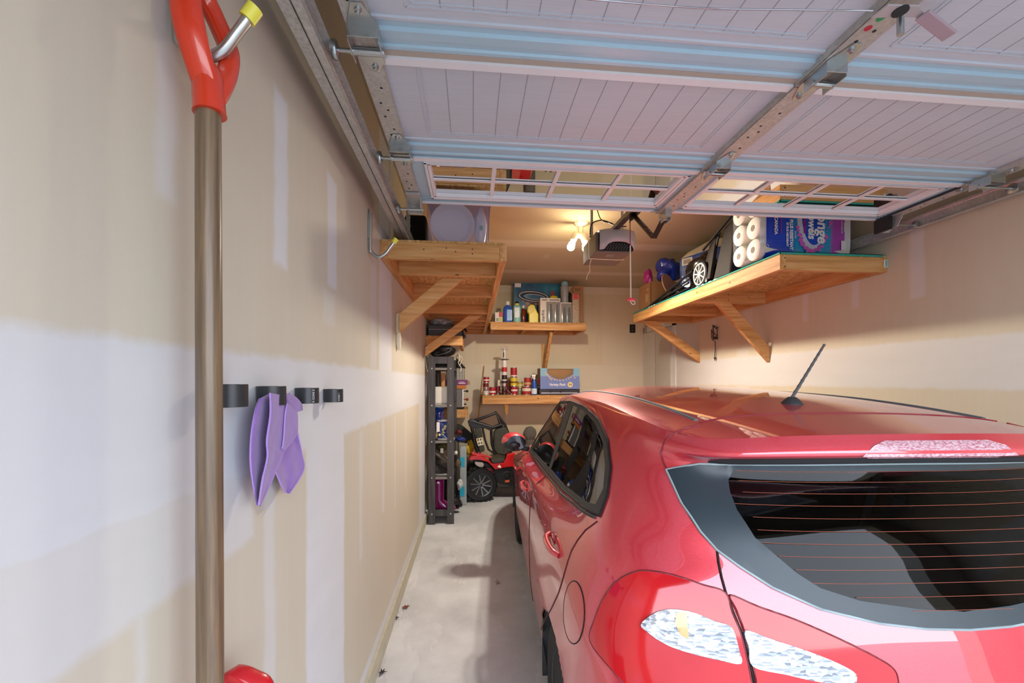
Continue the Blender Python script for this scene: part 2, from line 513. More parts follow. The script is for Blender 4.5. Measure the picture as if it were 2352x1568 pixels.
# inner lining
mb = MB()
for grid in (BG[::3, ::3], RG[::3, ::3]):
    a, b, _ = grid.shape
    inn = np.array(grid); cx = np.array([0, 1.5, .8])
    sh = grid.copy(); sh[..., 0] *= .955; sh[..., 1] = (sh[..., 1]-1.9)*.975+1.9; sh[..., 2] = (sh[..., 2]-.8)*.955+.8
    fs = []
    for i in range(a-1):
        for j in range(b-1):
            c = (grid[i, j]+grid[min(i+1, a-1), min(j+1, b-1)])/2
            if a > 40 and hole(c): continue
            fs.append((i*b+j, i*b+j+1, (i+1)*b+j+1, (i+1)*b+j))
    mb.add([c2w(p) for p in sh.reshape(-1, 3)], fs)
mb.build('cabin_lining', M('grey cabin lining', '202225', .9), car, smooth=40)
# underside and wheel wells
mb = MB()
mb.add([c2w(p) for p in [(-.78,.15,.21),(.78,.15,.21),(.8,3.85,.21),(-.8,3.85,.21)]], [(0,1,2,3)])
mb.build('underbody', M('dark underbody', '15161a', .9), car)
for wy in (.68, 3.10):
    for s in (-1, 1):
        w = MB(); w.add([c2w((s*x, wy+.345*math.cos(t), .30+.345*math.sin(t))) for x in (.56, .845) for t in [math.pi*k/20-.25 for k in range(24)]],
                        [(k, k+1, 24+k+1, 24+k) for k in range(23)])
        w.build('wheel_arch', TRIM, car, smooth=40, solid=.006)
# rear window
GLS = patch(REARP, cast_rear, .03, .0015, 'rear_window', REARGL, car, thick=.003)
patch(REARP, cast_rear, .025, .004, 'window_border', FRIT, GLS, holes=[FRP], thick=.001)
mb = MB()
for i in range(12):
    z = 1.243-(1.243-.968)*(i/11)**1.0
    seg = [x/100 for x in range(-60, 61, 3) if inpoly(x/100, z, FRP)]
    if len(seg) > 1:
        W = []
        for x in seg:
            h = cast_rear(x, z-.006*(1-(x/.5)**2)*(i/11))
            if h: W.append(h[0]+outn(h[0], h[1])*.0045)
        mb.tube(W, .0006, 5)
mb.build('defroster_lines', M('copper heating wire', '8f4a34', .6), GLS)
surfline(REARP, cast_rear, .002, .0032, 'window_seal', M('pale window seal', '8fa0a4', .4), GLS, dens=.03, closed=True)
# side windows (both sides)
for s in (-1, 1):
    cs = (lambda y, z, s=s: cast_side(y, z, s))
    fr = patch(SIDEP, cs, .03, .003, 'side_window_frame', TRIM, car, holes=[SG1, SG2], thick=.004)
    patch(SG1, cs, .04, .001, 'window_pane', SIDEGL, fr)
    patch(SG2, cs, .04, .001, 'window_pane', SIDEGL, fr)
    surfline(SIDEP, cs, .003, .004, 'window_seal', SEAM, fr, dens=.03, closed=True)
    surfline([(.46,1.072),(.60,1.050),(.95,1.008),(1.38,.982),(1.95,.949),(2.6,.92)], cs, .002, .0055, 'belt_moulding', TRIM, fr, dens=.03)
# windscreen
mb = MB(); gg = [[c2w((x, 2.32+(z0-1.30)*-2.0-.16*(x/.6)**2, z0)) for x in np.linspace(-.60, .60, 9)] for z0 in np.linspace(1.33, .98, 6)]
mb.grid(gg); mb.build('windscreen', SIDEGL, car, smooth=60)
# roof mouldings
def roofline(off):
    L = []
    for j in np.linspace(0, 1, 60):
        y = .44+(2.1-.44)*j; x = .455+.03*min(1, (y-.44)/1.2)
        o = c2w((-x, y, 3)); h = BVH.ray_cast(o, V((0, 0, -1)))
        if h[0]: L.append(w2c(h[0]))
    return L
RL = roofline(0)
for s in (-1, 1):
    MB().tube([c2w((p.x*-s, p.y, p.z-.0035)) for p in RL], .0085, 8).build('roof_moulding', DITCH, car, smooth=60)
# panel gaps
def cam(L, nm, mat=SEAM, mir=True, r=.0022):
    surfline(L, cast_cam, .0006, r, nm, mat, car, dens=8)
    if mir:
        m_ = MB(); W = [cast_cam(p[0], p[1]) for p in L]; W = [w2c(h[0]+outn(h[0], h[1])*.0006) for h in W if h]
        m_.tube([c2w((-p.x, p.y, p.z)) for p in W], r, 6); m_.build(nm, mat, car, smooth=60)
cam([(1372,1197),(1345,1217),(1327,1240),(1313,1264),(1304,1290),(1292,1333),(1283,1362),(1268,1394),(1252,1424),(1243,1445)], 'rear_door_gap', DGAP)
cam([(1533,1081),(1545,1110),(1566,1153),(1588,1190),(1611,1224),(1647,1263),(1650,1290),(1657,1325),(1667,1361),(1684,1405),(1701,1447),(1716,1500),(1733,1568)], 'tailgate_gap', r=.0032)
cam([(1606,976),(1570,985),(1540,1000),(1525,1018),(1518,1040),(1524,1062),(1534,1081)], 'tailgate_gap', GAPR, r=.0026)
for s in (-1, 1):
    surfline([(1.47,.97),(1.47,.8),(1.46,.6),(1.48,.45),(1.46,.3)], lambda y, z, s=s: cast_side(y, z, s), .0006, .0022, 'front_door_gap', DGAP, car, dens=.04)
L = [c2w((-.46+.92*k/30, .41+.065*(1-(2*k/30-1)**2), 3)) for k in range(31)]
W = [BVH.ray_cast(p, V((0, 0, -1)))[0]+V((0, 0, .0004)) for p in L]
mb = MB(); mb.tube(W, .0024, 6); mb.build('roof_seam', GAPR, car, smooth=60)
# fuel flap
FE = [(1319+24*math.cos(t), 1406+72*math.sin(t)) for t in [2*math.pi*k/28 for k in range(28)]]
ff = patch(FE, cast_cam, 9, .0015, 'fuel_flap', PAINT, car)
surfline(FE, cast_cam, .0008, .0018, 'flap_gap', SEAM, ff, dens=9, closed=True)
# spoiler lip on top of the rear window: a thin ledge
# --- tail lamps
REDL = NT('red lamp lens')
REDL.set(Base_Color=REDL.mix(REDL.noise(REDL.coord(), 8, 2), lin('a80c1e'), lin('c82024')), Roughness=.10)
REDL.b.inputs['Coat Weight'].default_value = 1; REDL.b.inputs['Coat IOR'].default_value = 1.35; REDL = REDL.m
CLR = NT('clear ribbed lamp lens')
_v = CLR.n.new('ShaderNodeTexVoronoi'); _v.inputs['Scale'].default_value = 62; CLR.l.new(CLR.mapping(CLR.coord(), scale=(1, 1, 2.2), rot=(0, .3, 0)), _v.inputs['Vector'])
_b = CLR.n.new('ShaderNodeSeparateColor'); CLR.l.new(_v.outputs['Color'], _b.inputs[0])
CLR.set(Base_Color=CLR.ramp(_b.outputs[0], (.1, '7f8690'), (.5, 'acb2ba'), (.85, 'cfd4da')), Roughness=.12, Metallic=.3)
CLR.b.inputs['Coat Weight'].default_value = 1.; CLR.bump(_v.outputs['Distance'], .6, .006); CLR = CLR.m
AMB = M('amber reflector', 'd8a468', .2, coat=1.)
LO = [(1358,1472),(1367,1424),(1388,1374),(1420,1334),(1465,1313),(1510,1314),(1560,1325),(1614,1343),(1664,1360),(1680,1405),(1699,1450),(1712,1500),(1724,1560),(1735,1625),
      (1640,1645),(1540,1630),(1460,1590),(1408,1537)]
LI = [(1676,1366),(1740,1392),(1830,1424),(1930,1468),(2010,1508),(2050,1535),(2060,1568),(2056,1605),(1990,1612),(1870,1612),(1748,1625),(1735,1560),(1722,1500),(1708,1447),(1690,1400)]
CO1 = [(1473,1432),(1500,1408),(1540,1397),(1590,1404),(1640,1424),(1672,1434),(1684,1452),(1694,1490),(1698,1520),(1650,1512),(1600,1500),(1550,1485),(1515,1468),(1490,1450)]
CI1 = [(1708,1445),(1760,1462),(1850,1492),(1920,1520),(1955,1540),(1960,1556),(1950,1566),(1880,1562),(1800,1545),(1726,1527),(1716,1485)]
AM = [(1552,1404),(1574,1402),(1577,1440),(1580,1462),(1562,1455),(1548,1428)]
for side, mir in (('left', False), ('right', True)):
    kw = dict(only_mirror=mir)
    lamp = patch(round2(LO, 4), cast_cam, 14, .004, 'tail_lamp', REDL, car, thick=.008, **kw)
    lamp['label'] = 'outer tail lamp lens, '+side+' side'
    patch(round2(CO1, 4), cast_cam, 12, .0095, 'indicator_lens', CLR, lamp, **kw)
    patch(AM, cast_cam, 10, .0115, 'amber_reflector', AMB, lamp, **kw)
    lamp2 = patch(round2(LI, 4), cast_cam, 14, .004, 'tail_lamp', REDL, car, thick=.008, **kw)
    lamp2['label'] = 'tailgate lamp lens, '+side+' side'
    patch(round2(CI1, 4), cast_cam, 12, .0095, 'reversing_lens', CLR, lamp2, **kw)
    if not mir:
        surfline(round2(LO, 4), cast_cam, .003, .0022, 'lamp_gap', M('dark red lamp rim', '6d0f1c', .4), lamp, dens=6, closed=True)
        surfline(round2(LI, 4), cast_cam, .003, .0022, 'lamp_gap', M('dark red lamp rim', '6d0f1c', .4), lamp2, dens=6, closed=True)
# high brake lamp, set into the spoiler edge
CH = NT('dusty clear brake lamp')
_n = CH.noise(CH.mapping(CH.coord(), (14, 4, 40)), 9, 5, .7)
CH.set(Base_Color=CH.ramp(_n, (.38, 'a04a5c'), (.62, 'c9b4bc')), Roughness=.35); CH.b.inputs['Coat Weight'].default_value = .5; CH = CH.m
CB = [(-.195,1.305),(-.165,1.325),(-.13,1.336),(.13,1.336),(.165,1.325),(.195,1.305),(.165,1.296),(-.165,1.296)]
CBc = []
patch(CB, cast_rear, .02, .004, 'high_brake_lamp', CH, car, thick=.008)
# antenna
ab = c2w((0, .655, 1.398))
an = MB().lathe(ab+V((0,0,-.004)), [(.036,0),(.034,.008),(.022,.022),(.012,.03)], 20).build('antenna', M('black antenna base', '33373a', .45), car, smooth=50)
d = (c2w((.03, .80, 1.60))-ab)
tip = on(1893, 792, Y=c2w((0, .83, 0)).y)
root = ab+V((0, 0, .022)); pts = [root+(tip-root)*k/40 for k in range(41)]
MB().tube(pts, .0045, 8, rs=[.0055-.0012*k/40+(.0012 if k % 4 == 0 else 0) for k in range(41)]).build('antenna_mast', M('grey antenna mast', '5e6264', .5), an, smooth=60)
# door handles
for s in (-1, 1):
    for (hy, hz) in ((.69, .905), (1.80, .835)):
        h = cast_side(hy, hz, s); n = outn(h[0], h[1]); c = w2c(h[0])
        cup = MB().sphere(c2w((c.x-s*.004, hy+.035, hz)), .045, 16, (.25, 1.0, .62)).build('handle_cup', M('dark red recess', '8c1020', .25, coat=1), car, smooth=60)
        pts = smoothline([c2w((c.x+s*dx, hy+dy, hz+dz)) for dx, dy, dz in ((.0,-.085,-.006),(.018,-.06,-.002),(.026,0,0),(.024,.06,.003),(.004,.095,.004))], 5)
        hd = MB(); hd.tube(pts, .013, 10, rs=[.009+.003*math.sin(math.pi*k/(len(pts)-1)) for k in range(len(pts))])
        hd.build('door_handle', PAINT, car, smooth=60)
# mirrors
BKH = M('black mirror housing', '22262a', .35)
for s in (-1, 1):
    mr = MB().sphere(c2w((s*.885, 2.60, 1.0)), .098, 22, (1.0, .75, .70)).build('door_mirror', PAINT, car, smooth=70)
    MB().beam(c2w((s*.76, 2.57, .94)), c2w((s*.86, 2.59, .955)), .06, .045).build('mirror_foot', BKH, mr, bevel=.012)
    MB().sphere(c2w((s*.88, 2.585, .975)), .097, 22, (.98, .75, .60)).build('mirror_shell', BKH, mr, smooth=70)
    m = MB(); q0 = c2w((s*.862, 2.523, .995)); n = 26
    m.prism([q0+(c2w((.072*math.cos(a), 0, .056*math.sin(a)))-c2w((0, 0, 0))) for a in [2*math.pi*k/n for k in range(n)]], V((0, .02, 0))); m.build('mirror_glass', M('dark mirror glass', '3a4044', .05, .9), mr)
# wheels
TYRE = M('black tyre rubber', '16181a', .8, bump=.4, bscale=120); ALLOY = M('silver alloy', '8b8f95', .35, .8)
def wheel(cx, cy, s):
    c = c2w((cx, cy, .30)); ax = (c2w((s, 0, 0))-c2w((0, 0, 0))).normalized()
    prof = [(.19,.085),(.245,.10),(.285,.095),(.298,.07),(.30,0),(.298,-.07),(.285,-.095),(.245,-.10),(.19,-.085)]
    w = MB().lathe(c, prof, 40, ax).build('wheel', TYRE, car, smooth=45)
    m = MB().lathe(c, [(.0,.03),(.03,.055),(.045,.05),(.04,.03),(.17,.02),(.185,.06),(.198,.088),(.2,.08),(.19,-.06)], 32, ax)
    a = ax.orthogonal().normalized(); b = ax.cross(a)
    for k in range(5):
        t = 2*math.pi*k/5; d = a*math.cos(t)+b*math.sin(t)
        m.beam(c+ax*.062+d*.03, c+ax*.075+d*.19, .045, .02, ax)
    m.build('alloy_rim', ALLOY, w, smooth=45)
    tr = MB()
    for k in range(40):
        t = 2*math.pi*k/40; d = a*math.cos(t)+b*math.sin(t)
        tr.beam(c+d*.299+ax*.08, c+d*.299-ax*.08, .018, .008, d)
    tr.build('tyre_tread', TYRE, w)
for cy in (.68, 3.10):
    for s in (-1, 1): wheel(s*.735, cy, s)
# seats
def seat(x, y, w, zt, nm='front_seat'):
    mb = MB(); T = lambda p: c2w(p)
    mb.beam(T((x, y, .42)), T((x, y-.16, zt)), .12, w, (1, 0, 0)) if False else None
    b = [T((x-w/2, y, .42)), T((x+w/2, y, .42)), T((x+w/2, y-.2, zt)), T((x-w/2, y-.2, zt))]
    mb.prism(b, T((0, .13, .02))-T((0, 0, 0)))
    mb.prism([T((x-w/2, y, .42)), T((x+w/2, y, .42)), T((x+w/2, y, .56)), T((x-w/2, y, .56))], T((0, .52, .03))-T((0, 0, 0)))
    o = mb.build(nm, CLOTHD, car, bevel=.03, bseg=3)
    return o
rs = seat(0, .98, 1.22, .98, 'rear_seat')
for x in (-.36, 0, .36): MB().sphere(c2w((x, .82, 1.05)), .12, 14, (1, .4, .65)).build('headrest', CLOTHD, rs, smooth=70)
for x in (-.36, .36):
    f = seat(x, 1.75, .50, 1.06); MB().sphere(c2w((x, 1.59, 1.16)), .12, 14, (1, .4, .7)).build('headrest', CLOTHD, f, smooth=70)
MB().prism([c2w((-.68, 2.25, .62)), c2w((-.68, 2.25, .93)), c2w((-.68, 2.85, .93)), c2w((-.68, 2.85, .62))], c2w((1.36, 0, 0))-c2w((0, 0, 0))).build('dashboard', CLOTHD, car, bevel=.05, bseg=3)
MB().prism([c2w((-.50, .30, .87)), c2w((.50, .30, .87)), c2w((.60, .80, .89)), c2w((-.60, .80, .89))], V((0, 0, -.02))).build('parcel_shelf', M('grey parcel shelf', '26282b', .95), car, bevel=.004)
for s in (-1, 1):
    MB().beam(c2w((s*.22, .5, 1.34)), c2w((s*.40, .80, .92)), .045, .003, (0, 1, 0)).build('seat_belt', M('grey belt webbing', '5b5f62', .8), car)
mb = MB(); mb.prism([c2w((-.26,-.006,.50)), c2w((.26,-.006,.50)), c2w((.26,.004,.61)), c2w((-.26,.004,.61))], V((0, .006, 0))).build('plate_holder', TRIM, car)
# ================================================================ the garage
XL, XR, YB, ZCL = -.49, 2.49, 5.90, 2.83
YF = -.38
def wallmat(name, base, base2, mud, patches, ax, nscale=9, edge=.02, wob=.035, tint=None):
    t = NT(name); p = t.pos(); sep = t.n.new('ShaderNodeSeparateXYZ'); t.l.new(p, sep.inputs[0])
    A = sep.outputs['Y' if ax == 'y' else 'X']; Z = sep.outputs['Z' if ax != 'c' else 'Y']
    n1 = t.math('MULTIPLY', t.math('SUBTRACT', t.noise(p, nscale, 5, .6), .5), wob)
    n2 = t.math('MULTIPLY', t.math('SUBTRACT', t.noise(t.mapping(p, loc=(5, 3, 1)), nscale*1.4, 5, .65), .5), wob)
    A2 = t.math('ADD', A, n1); Z2 = t.math('ADD', Z, n2)
    acc = None
    for pt in patches:
        a0, a1, z0, z1 = pt[:4]; op = pt[4] if len(pt) > 4 else 1.
        da = t.math('SUBTRACT', (a1-a0)/2, t.math('ABSOLUTE', t.math('SUBTRACT', A2, (a0+a1)/2)))
        dz = t.math('SUBTRACT', (z1-z0)/2, t.math('ABSOLUTE', t.math('SUBTRACT', Z2, (z0+z1)/2)))
        m = t.math('MULTIPLY', t.math('MINIMUM', da, dz), 1/edge)
        m = t.math('MULTIPLY', t.math('MINIMUM', t.math('MAXIMUM', m, 0.), 1.), op)
        acc = m if acc is None else t.math('MAXIMUM', acc, m)
    var = t.noise(t.mapping(p, scale=(1, 1, .35)), 1.7, 4)
    stre = t.noise(t.mapping(p, scale=(25, 25, 1.2) if ax != 'c' else (2, 2, 2)), 1.5, 3)
    b = t.mix(var, lin(base), lin(base2)); b = t.mix(t.math('MULTIPLY', stre, .12), b, lin('8d7f62'))
    mu = t.mix(t.noise(t.mapping(p, scale=(.6, .6, 3)), 4., 4), lin(mud), tuple(min(1., c*.9) for c in lin(mud)[:3])+(1,))
    fac = t.math('MULTIPLY', acc, t.math('ADD', t.math('MULTIPLY', t.noise(p, 3., 3), .25), .78), clamp=True)
    spots = t.voro(t.mapping(p, loc=(.3, .2, .1)), 4.2)
    sp = t.math('LESS_THAN', spots, .016)
    fac = t.math('MAXIMUM', fac, sp)
    t.set(Base_Color=t.mix(fac, b, mu), Roughness=.85)
    t.bump(t.math('ADD', t.math('MULTIPLY', fac, .5), t.noise(p, 60, 3)), .12, .003)
    return t.m
def prL(x0, x1, y0, y1, op=1.):
    xm = (x0+x1)/2
    a, b = on(x0, 800, X=XL).y, on(x1, 800, X=XL).y
    return (a, b, on(xm, y1, X=XL).z, on(xm, y0, X=XL).z, op)
def prR(x0, x1, y0, y1, op=1.):
    xm = (x0+x1)/2
    a, b = on(x1, 800, X=XR).y, on(x0, 800, X=XR).y
    return (a, b, on(xm, y1, X=XR).z, on(xm, y0, X=XR).z, op)
LP = [(-1, 7, 1.265, 1.55), prL(345, 412, -150, 472, .55), prL(626, 664, 205, 618), prL(750, 775, 402, 665), prL(740,772,662,752,.35), prL(870, 900, 300, 860),
      prL(850,866,560,850,.5), prL(700, 792, 900, 2200), prL(295, 345, 1300, 2000, .5), prL(602, 636, 1095, 1800, .6), prL(824, 834, 985, 1290, .5), prL(876, 884, 950, 1180, .6),
      prL(905, 910, 950, 1170, .5), prL(962, 976, 900, 1250, .9), prL(930,934,940,1120,.5), prL(925,930,640,760,.6), prL(940,944,700,790,.5), (-1, 7, .10, .175), (.45, 1.0, 1.12, 1.3, .7)]
WML = wallmat('unpainted drywall with joint compound, left', 'cac5b8', 'bbb39f', 'cdd0d4', LP, 'y')
struct(MB().box(XL-.12, XL, YF, YB+.12, .0, ZCL), 'wall_left', WML)
RP = [(-1, 7, 1.43, 1.715), prR(2086, 2128, 500, 688, .8), prR(1953, 1976, 560, 712, .8), prR(1840, 1858, 600, 740, .8), prR(1690,1722,800,900,.5), prR(1705,1730,700,800,.45),
      prR(1590,1600,742,800,.7), prR(1632,1646,730,760,.8), (4.45, 4.97, 0, 3, .85), (-1, 7, .1, .2), (-1,7,2.70,2.85,.6)]
WMR = wallmat('unpainted drywall with joint compound, right', 'd5ccb6', 'c6baa0', 'd6d4cf', RP, 'y')
struct(MB().box(XR, XR+.12, YF, YB+.12, .0, ZCL), 'wall_right', WMR)
BP = [(-1, 3, 1.25, 1.72, .6), (-1, 3, 2.72, 2.9, .8), (-.5, .05, 0, 3, .3), (1.85, 2.5, 0, 3, .3)]
WMB = wallmat('unpainted drywall with joint compound, back', 'ddd2b6', 'd3c5a4', 'e4dcc8', BP, 'x')
struct(MB().box(XL-.12, XR+.12, YB, YB+.12, 0, ZCL), 'wall_back', WMB)
CP = [(-1, 3, 3.98, 4.22, .75), (-1, 3, 5.05, 5.25, .75), (-1, 3, 2.7, 2.95, .6), (-1, 3, 1.5, 1.75, .6), (.75,.85,4.4,4.6,.6), (1.5,1.6,4.6,4.7,.6)]
WMC = wallmat('unpainted ceiling board', 'c2b69c', 'b4a88a', 'd6cfc0', CP, 'c', edge=.05)
struct(MB().box(XL-.12, XR+.12, YF-.12, YB+.12, ZCL, ZCL+.1), 'ceiling', WMC)
DX0, DX1, DZ = -.30, 2.27, 2.22
mb = MB(); mb.box(XL-.12, DX0, YF-.12, YF, 0, ZCL); mb.box(DX1, XR+.12, YF-.12, YF, 0, ZCL); mb.box(DX0, DX1, YF-.12, YF, DZ, ZCL)
struct(mb, 'wall_front', WMR)
# floor
t = NT('worn concrete'); p = t.pos()
n = t.noise(p, 1.6, 7, .65); n2 = t.noise(p, 9, 6, .7); n3 = t.noise(t.mapping(p, scale=(1.4, .5, 1)), 2.2, 5, .6)
c = t.ramp(n, (.3, 'a2a5a9'), (.5, 'bfc2c6'), (.7, 'd7dade'))
c = t.mix(t.math('MULTIPLY', n2, .45), c, lin('c3c0bb')); c = t.mix(t.math('MULTIPLY', t.math('GREATER_THAN', n3, .56), .22), c, lin('e0e1e4'))
sp = t.math('LESS_THAN', t.voro(p, 22), .045); c = t.mix(t.math('MULTIPLY', sp, .6), c, lin('ecebe8'))
sp2 = t.math('LESS_THAN', t.voro(t.mapping(p, loc=(2.2, .4, 0)), 13), .03); c = t.mix(t.math('MULTIPLY', sp2, .7), c, lin('5c5750'))
t.set(Base_Color=c, Roughness=t.ramp(n, (.3, (.45,)*3+(1,)), (.7, (.8,)*3+(1,))))
t.bump(t.math('ADD', n2, t.math('MULTIPLY', n, .4)), .35, .006)
FLOOR = t.m
struct(MB().box(XL-.12, XR+.12, YF-.12, YB+.12, -.12, 0), 'floor', FLOOR)
struct(MB().box(-30, 30, -40, YF-.12, -.16, -.015), 'driveway', M('grey driveway asphalt', '8b8a88', .9, var=.1, scale=3, bump=.3))
CURB = M('rough grey green foundation', 'b3af9c', .9, var=.2, scale=20, bump=.5, bscale=40)
struct(MB().box(XL, XL+.016, YF, 5.9, 0, .108), 'baseboard_left', CURB)
struct(MB().box(XR-.016, XR, YF, 4.9, 0, .108), 'baseboard_right', CURB)
struct(MB().box(XL, XR-.02, YB-.016, YB, 0, .09), 'baseboard_back', CURB)
# corner bead where the left wall board stops
# door in the right wall next to the back corner
WHITE = M('white trim paint', 'd9d8d2', .5, var=.03)
mb = MB(); mb.box(XR-.014, XR, 5.80, 5.895, 0, 2.25); mb.box(XR-.022, XR-.014, 5.82, 5.85, 0, 2.25); mb.box(XR-.014, XR, 4.94, 5.02, 0, 2.25); mb.box(XR-.014, XR, 4.94, 5.895, 2.17, 2.25)
dr = struct(mb, 'door_1', WHITE)
MB().box(XR-.035, XR-.002, 5.02, 5.455, .02, 2.16).build('door_leaf', M('grey painted door', 'c0bdb2', .5), dr, bevel=.002)
MB().box(XR-.03, XR-.002, 5.475, 5.80, .02, 2.16).build('door_leaf', M('pale painted door', 'cfccc2', .5), dr, bevel=.002)
MB().box(XR-.028, XR-.002, 5.455, 5.475, .02, 2.16).build('door_gap', M('black gap', '101010', .9), dr)
# power outlet with its lead
ot = thing('power_outlet', 'black power outlet plate on the back wall beside the corner door', 'outlet', on(1452, 755, Y=YB-.004))
a = on(1446, 764, Y=YB); b = on(1459, 745, Y=YB)
MB().box(a.x, b.x, YB-.008, YB-.0005, a.z, b.z).build('face_plate', M('black plastic', '17181a', .35), ot, bevel=.002)
mb = MB()
for dz in (.3, .7): mb.box((a.x+b.x)/2-.016, (a.x+b.x)/2+.016, YB-.011, YB-.008, a.z+(b.z-a.z)*dz-.014, a.z+(b.z-a.z)*dz+.014)
mb.build('socket', M('dark grey plastic', '3b3d40', .4), ot)
pts = smoothline([(b.x, YB-.006, a.z+.05), (b.x+.05, YB-.006, a.z+.035), (b.x+.1, YB-.006, a.z+.045), (2.47, YB-.006, a.z+.06)], 5)
MB().tube(pts, .002, 6).build('lead', WHITE, ot)

def pine(name, axis, c1='d09c5e', c2='ab763c', rough=.65):
    if name in _mats: return _mats[name]
    t = NT(name); v = t.coord(); sc = [16, 16, 16]; sc[axis] = 1.1
    g = t.noise(t.mapping(v, scale=sc), 2.2, 5, .6)
    fine = t.noise(t.mapping(v, scale=[s*5 for s in sc]), 2.2, 3)
    c = t.ramp(g, (.3, c2), (.52, c1), (.72, 'deb67e'))
    c = t.mix(t.math('MULTIPLY', fine, .35), c, lin(c2))
    ks = [1., 1., 1.]; ks[axis] = .55
    k = t.voro(t.mapping(v, scale=ks, loc=(.13, .21, .07)), 11)
    c = t.mix(t.math('MULTIPLY', t.math('LESS_THAN', k, .085), .8), c, lin('6b3f1c'))
    t.set(Base_Color=c, Roughness=rough); t.bump(g, .15, .003)
    _mats[name] = t.m; return t.m
PX, PY, PZ = pine('pine grain x', 0), pine('pine grain y', 1), pine('pine grain z', 2)
OSB = NT('strand board'); v = OSB.coord()
n = OSB.noise(OSB.mapping(v, scale=(1, .35, 1)), 55, 3, .8, col=False); n2 = OSB.voro(OSB.mapping(v, scale=(1, .4, 1)), 40)
OSB.set(Base_Color=OSB.mix(OSB.math('MULTIPLY', n2, .9), OSB.ramp(n, (.35, '9c6f38'), (.5, 'd0a464'), (.65, 'e6c48a')), lin('a67a42')), Roughness=.85)
OSB.bump(n, .5, .004); OSB = OSB.m
SCREW = M('black screw head', '26221f', .5, .5)
Z0 = 2.135; Z1 = 2.224
def shelf_frame(sh, x0, x1, y0, y1, joists, openside, z0=Z0, z1=Z1, deck=True, dgap=(), t=.038):
    """2x4 frame with a board deck: beams along y at x0 and x1, cross pieces along x"""
    B = .0025
    MB().box(x0, x0+t, y0, y1, z0, z1).build('long_beam', PY, sh, bevel=B)
    MB().box(x1-t, x1, y0, y1, z0, z1).build('long_beam', PY, sh, bevel=B)
    for y in joists: MB().box(x0+t, x1-t, y, y+t, z0, z1).build('cross_joist', PX, sh, bevel=B)
    if deck:
        e = sorted([y0]+list(dgap)+[y1])
        for a, b in zip(e[:-1], e[1:]): MB().box(x0, x1, a+.002, b-.002, z1, z1+.012).build('deck_board', OSB, sh, bevel=.001)
def brace(sh, a, b, w=.089, t=.038, flat=(0, 1, 0)):
    """diagonal leg from a (under shelf) to b (wall), t thick along y"""
    a, b = V(a), V(b); d = (b-a).normalized()
    # plumb cut at the wall, level cut under the shelf
    s = 1 if b.x > a.x else -1
    lenz = w/abs(d.x); lenx = w/abs(d.z)
    poly = [V((a.x-lenx/2*s*1, a.y-t/2, a.z)), V((a.x+lenx/2*s, a.y-t/2, a.z)), V((b.x, b.y-t/2, b.z+lenz/2)), V((b.x, b.y-t/2, b.z-lenz/2))]
    bb = b.y-a.y
    MB().prism(poly, V((0, t, 0))).build('brace', PX, sh, bevel=.0025)
# right hand shelf
sh = thing('wall_shelf', 'large wooden overhead shelf on the right wall with a teal cloth edge', 'shelf', (XR, 3.4, Z0))
xs0 = 1.80
shelf_frame(sh, xs0, XR-.001, 2.31, 4.57, [2.31, 3.31, 3.352, 4.00, 4.53], 0, dgap=(3.36,))
TEAL = M('teal cloth edge', '2f9a86', .8, var=.25, scale=60)
mb = MB(); z = Z1+.012
mb.box(xs0-.004, xs0+.0, 2.306, 4.572, z-.008, z+.004); mb.box(xs0-.004, XR-.03, 2.306, 2.31, z-.010, z+.004); mb.box(xs0-.004, XR-.03, 2.306, 4.57, z+.001, z+.004)
mb.build('shelf_liner', TEAL, sh)
for k, y in enumerate((2.95, 3.02, 3.12, 3.20, 4.0, 4.06, 4.12)): MB().box(xs0-.006, xs0-.0038, y, y+.035, z-.004, z+.003).build('white_dash', WHITE, sh)
brace(sh, (2.075, 3.33, Z0), (XR-.001, 3.33, 1.70)); brace(sh, (1.91, 4.42, Z0), (XR-.001, 4.42, 1.735))
MB().sphere((XR-.012, 3.30, 1.79), .018, 12, (.7, 1, 1)).build('foam_blob', M('cream foam', 'e9e0c4', .9, bump=.6), sh, smooth=60)
MB().box(XR-.022, XR-.002, 2.306, 2.3095, 2.165, 2.21).build('price_tag', M('white sticker', 'e8ecea', .5), sh)
mb = MB(); mb.box(XR-.016, XR-.012, 2.3045, 2.306, 2.168, 2.207); mb.box(XR-.009, XR-.006, 2.3045, 2.306, 2.168, 2.207); mb.build('tag_stripe', TEAL, sh)
for (x, zz) in ((2.0, .03), (2.0, .06), (2.12, .02), (2.12, .065), (2.3, .045)): MB().cyl((x, 3.3085, Z0+zz), (x, 3.31, Z0+zz), .004, n=8).build('screw_head', SCREW, sh)
for (x, zz) in ((1.83, .02), (1.83, .07)): MB().cyl((x, 2.3085, Z0+zz), (x, 2.31, Z0+zz), .004, n=8).build('screw_head', SCREW, sh)
# left hand shelf
sh = thing('wall_shelf', 'long wooden overhead shelf along the left wall, open framing underneath', 'shelf', (XL, 4.0, Z0))
shelf_frame(sh, XL+.001, .185, 2.29, 4.40, [2.29, 2.63, 3.27, 4.10], 1, dgap=(2.95, 3.75))
brace(sh, (-.125, 2.72, Z0), (XL+.03, 2.72, 1.845)); brace(sh, (.035, 4.20, Z0), (XL+.03, 4.20, 1.77), w=.075)
for (x, zz) in ((.0, .035), (.0, .06), (-.09, .045), (-.14, .062), (-.26, .052)): MB().cyl((x, 2.2885, Z0+zz), (x, 2.29, Z0+zz), .0035, n=8).build('screw_head', SCREW, sh)
# hanging second run up to the back wall
sh2 = thing('wall_shelf', 'rear run of wooden shelf framing between the long left shelf and the back wall', 'shelf', (XL, 5.1, Z0))
shelf_frame(sh2, XL+.001, .183, 4.42, YB-.001, [4.62, 4.95, 5.25, 5.55, 5.86], 1)
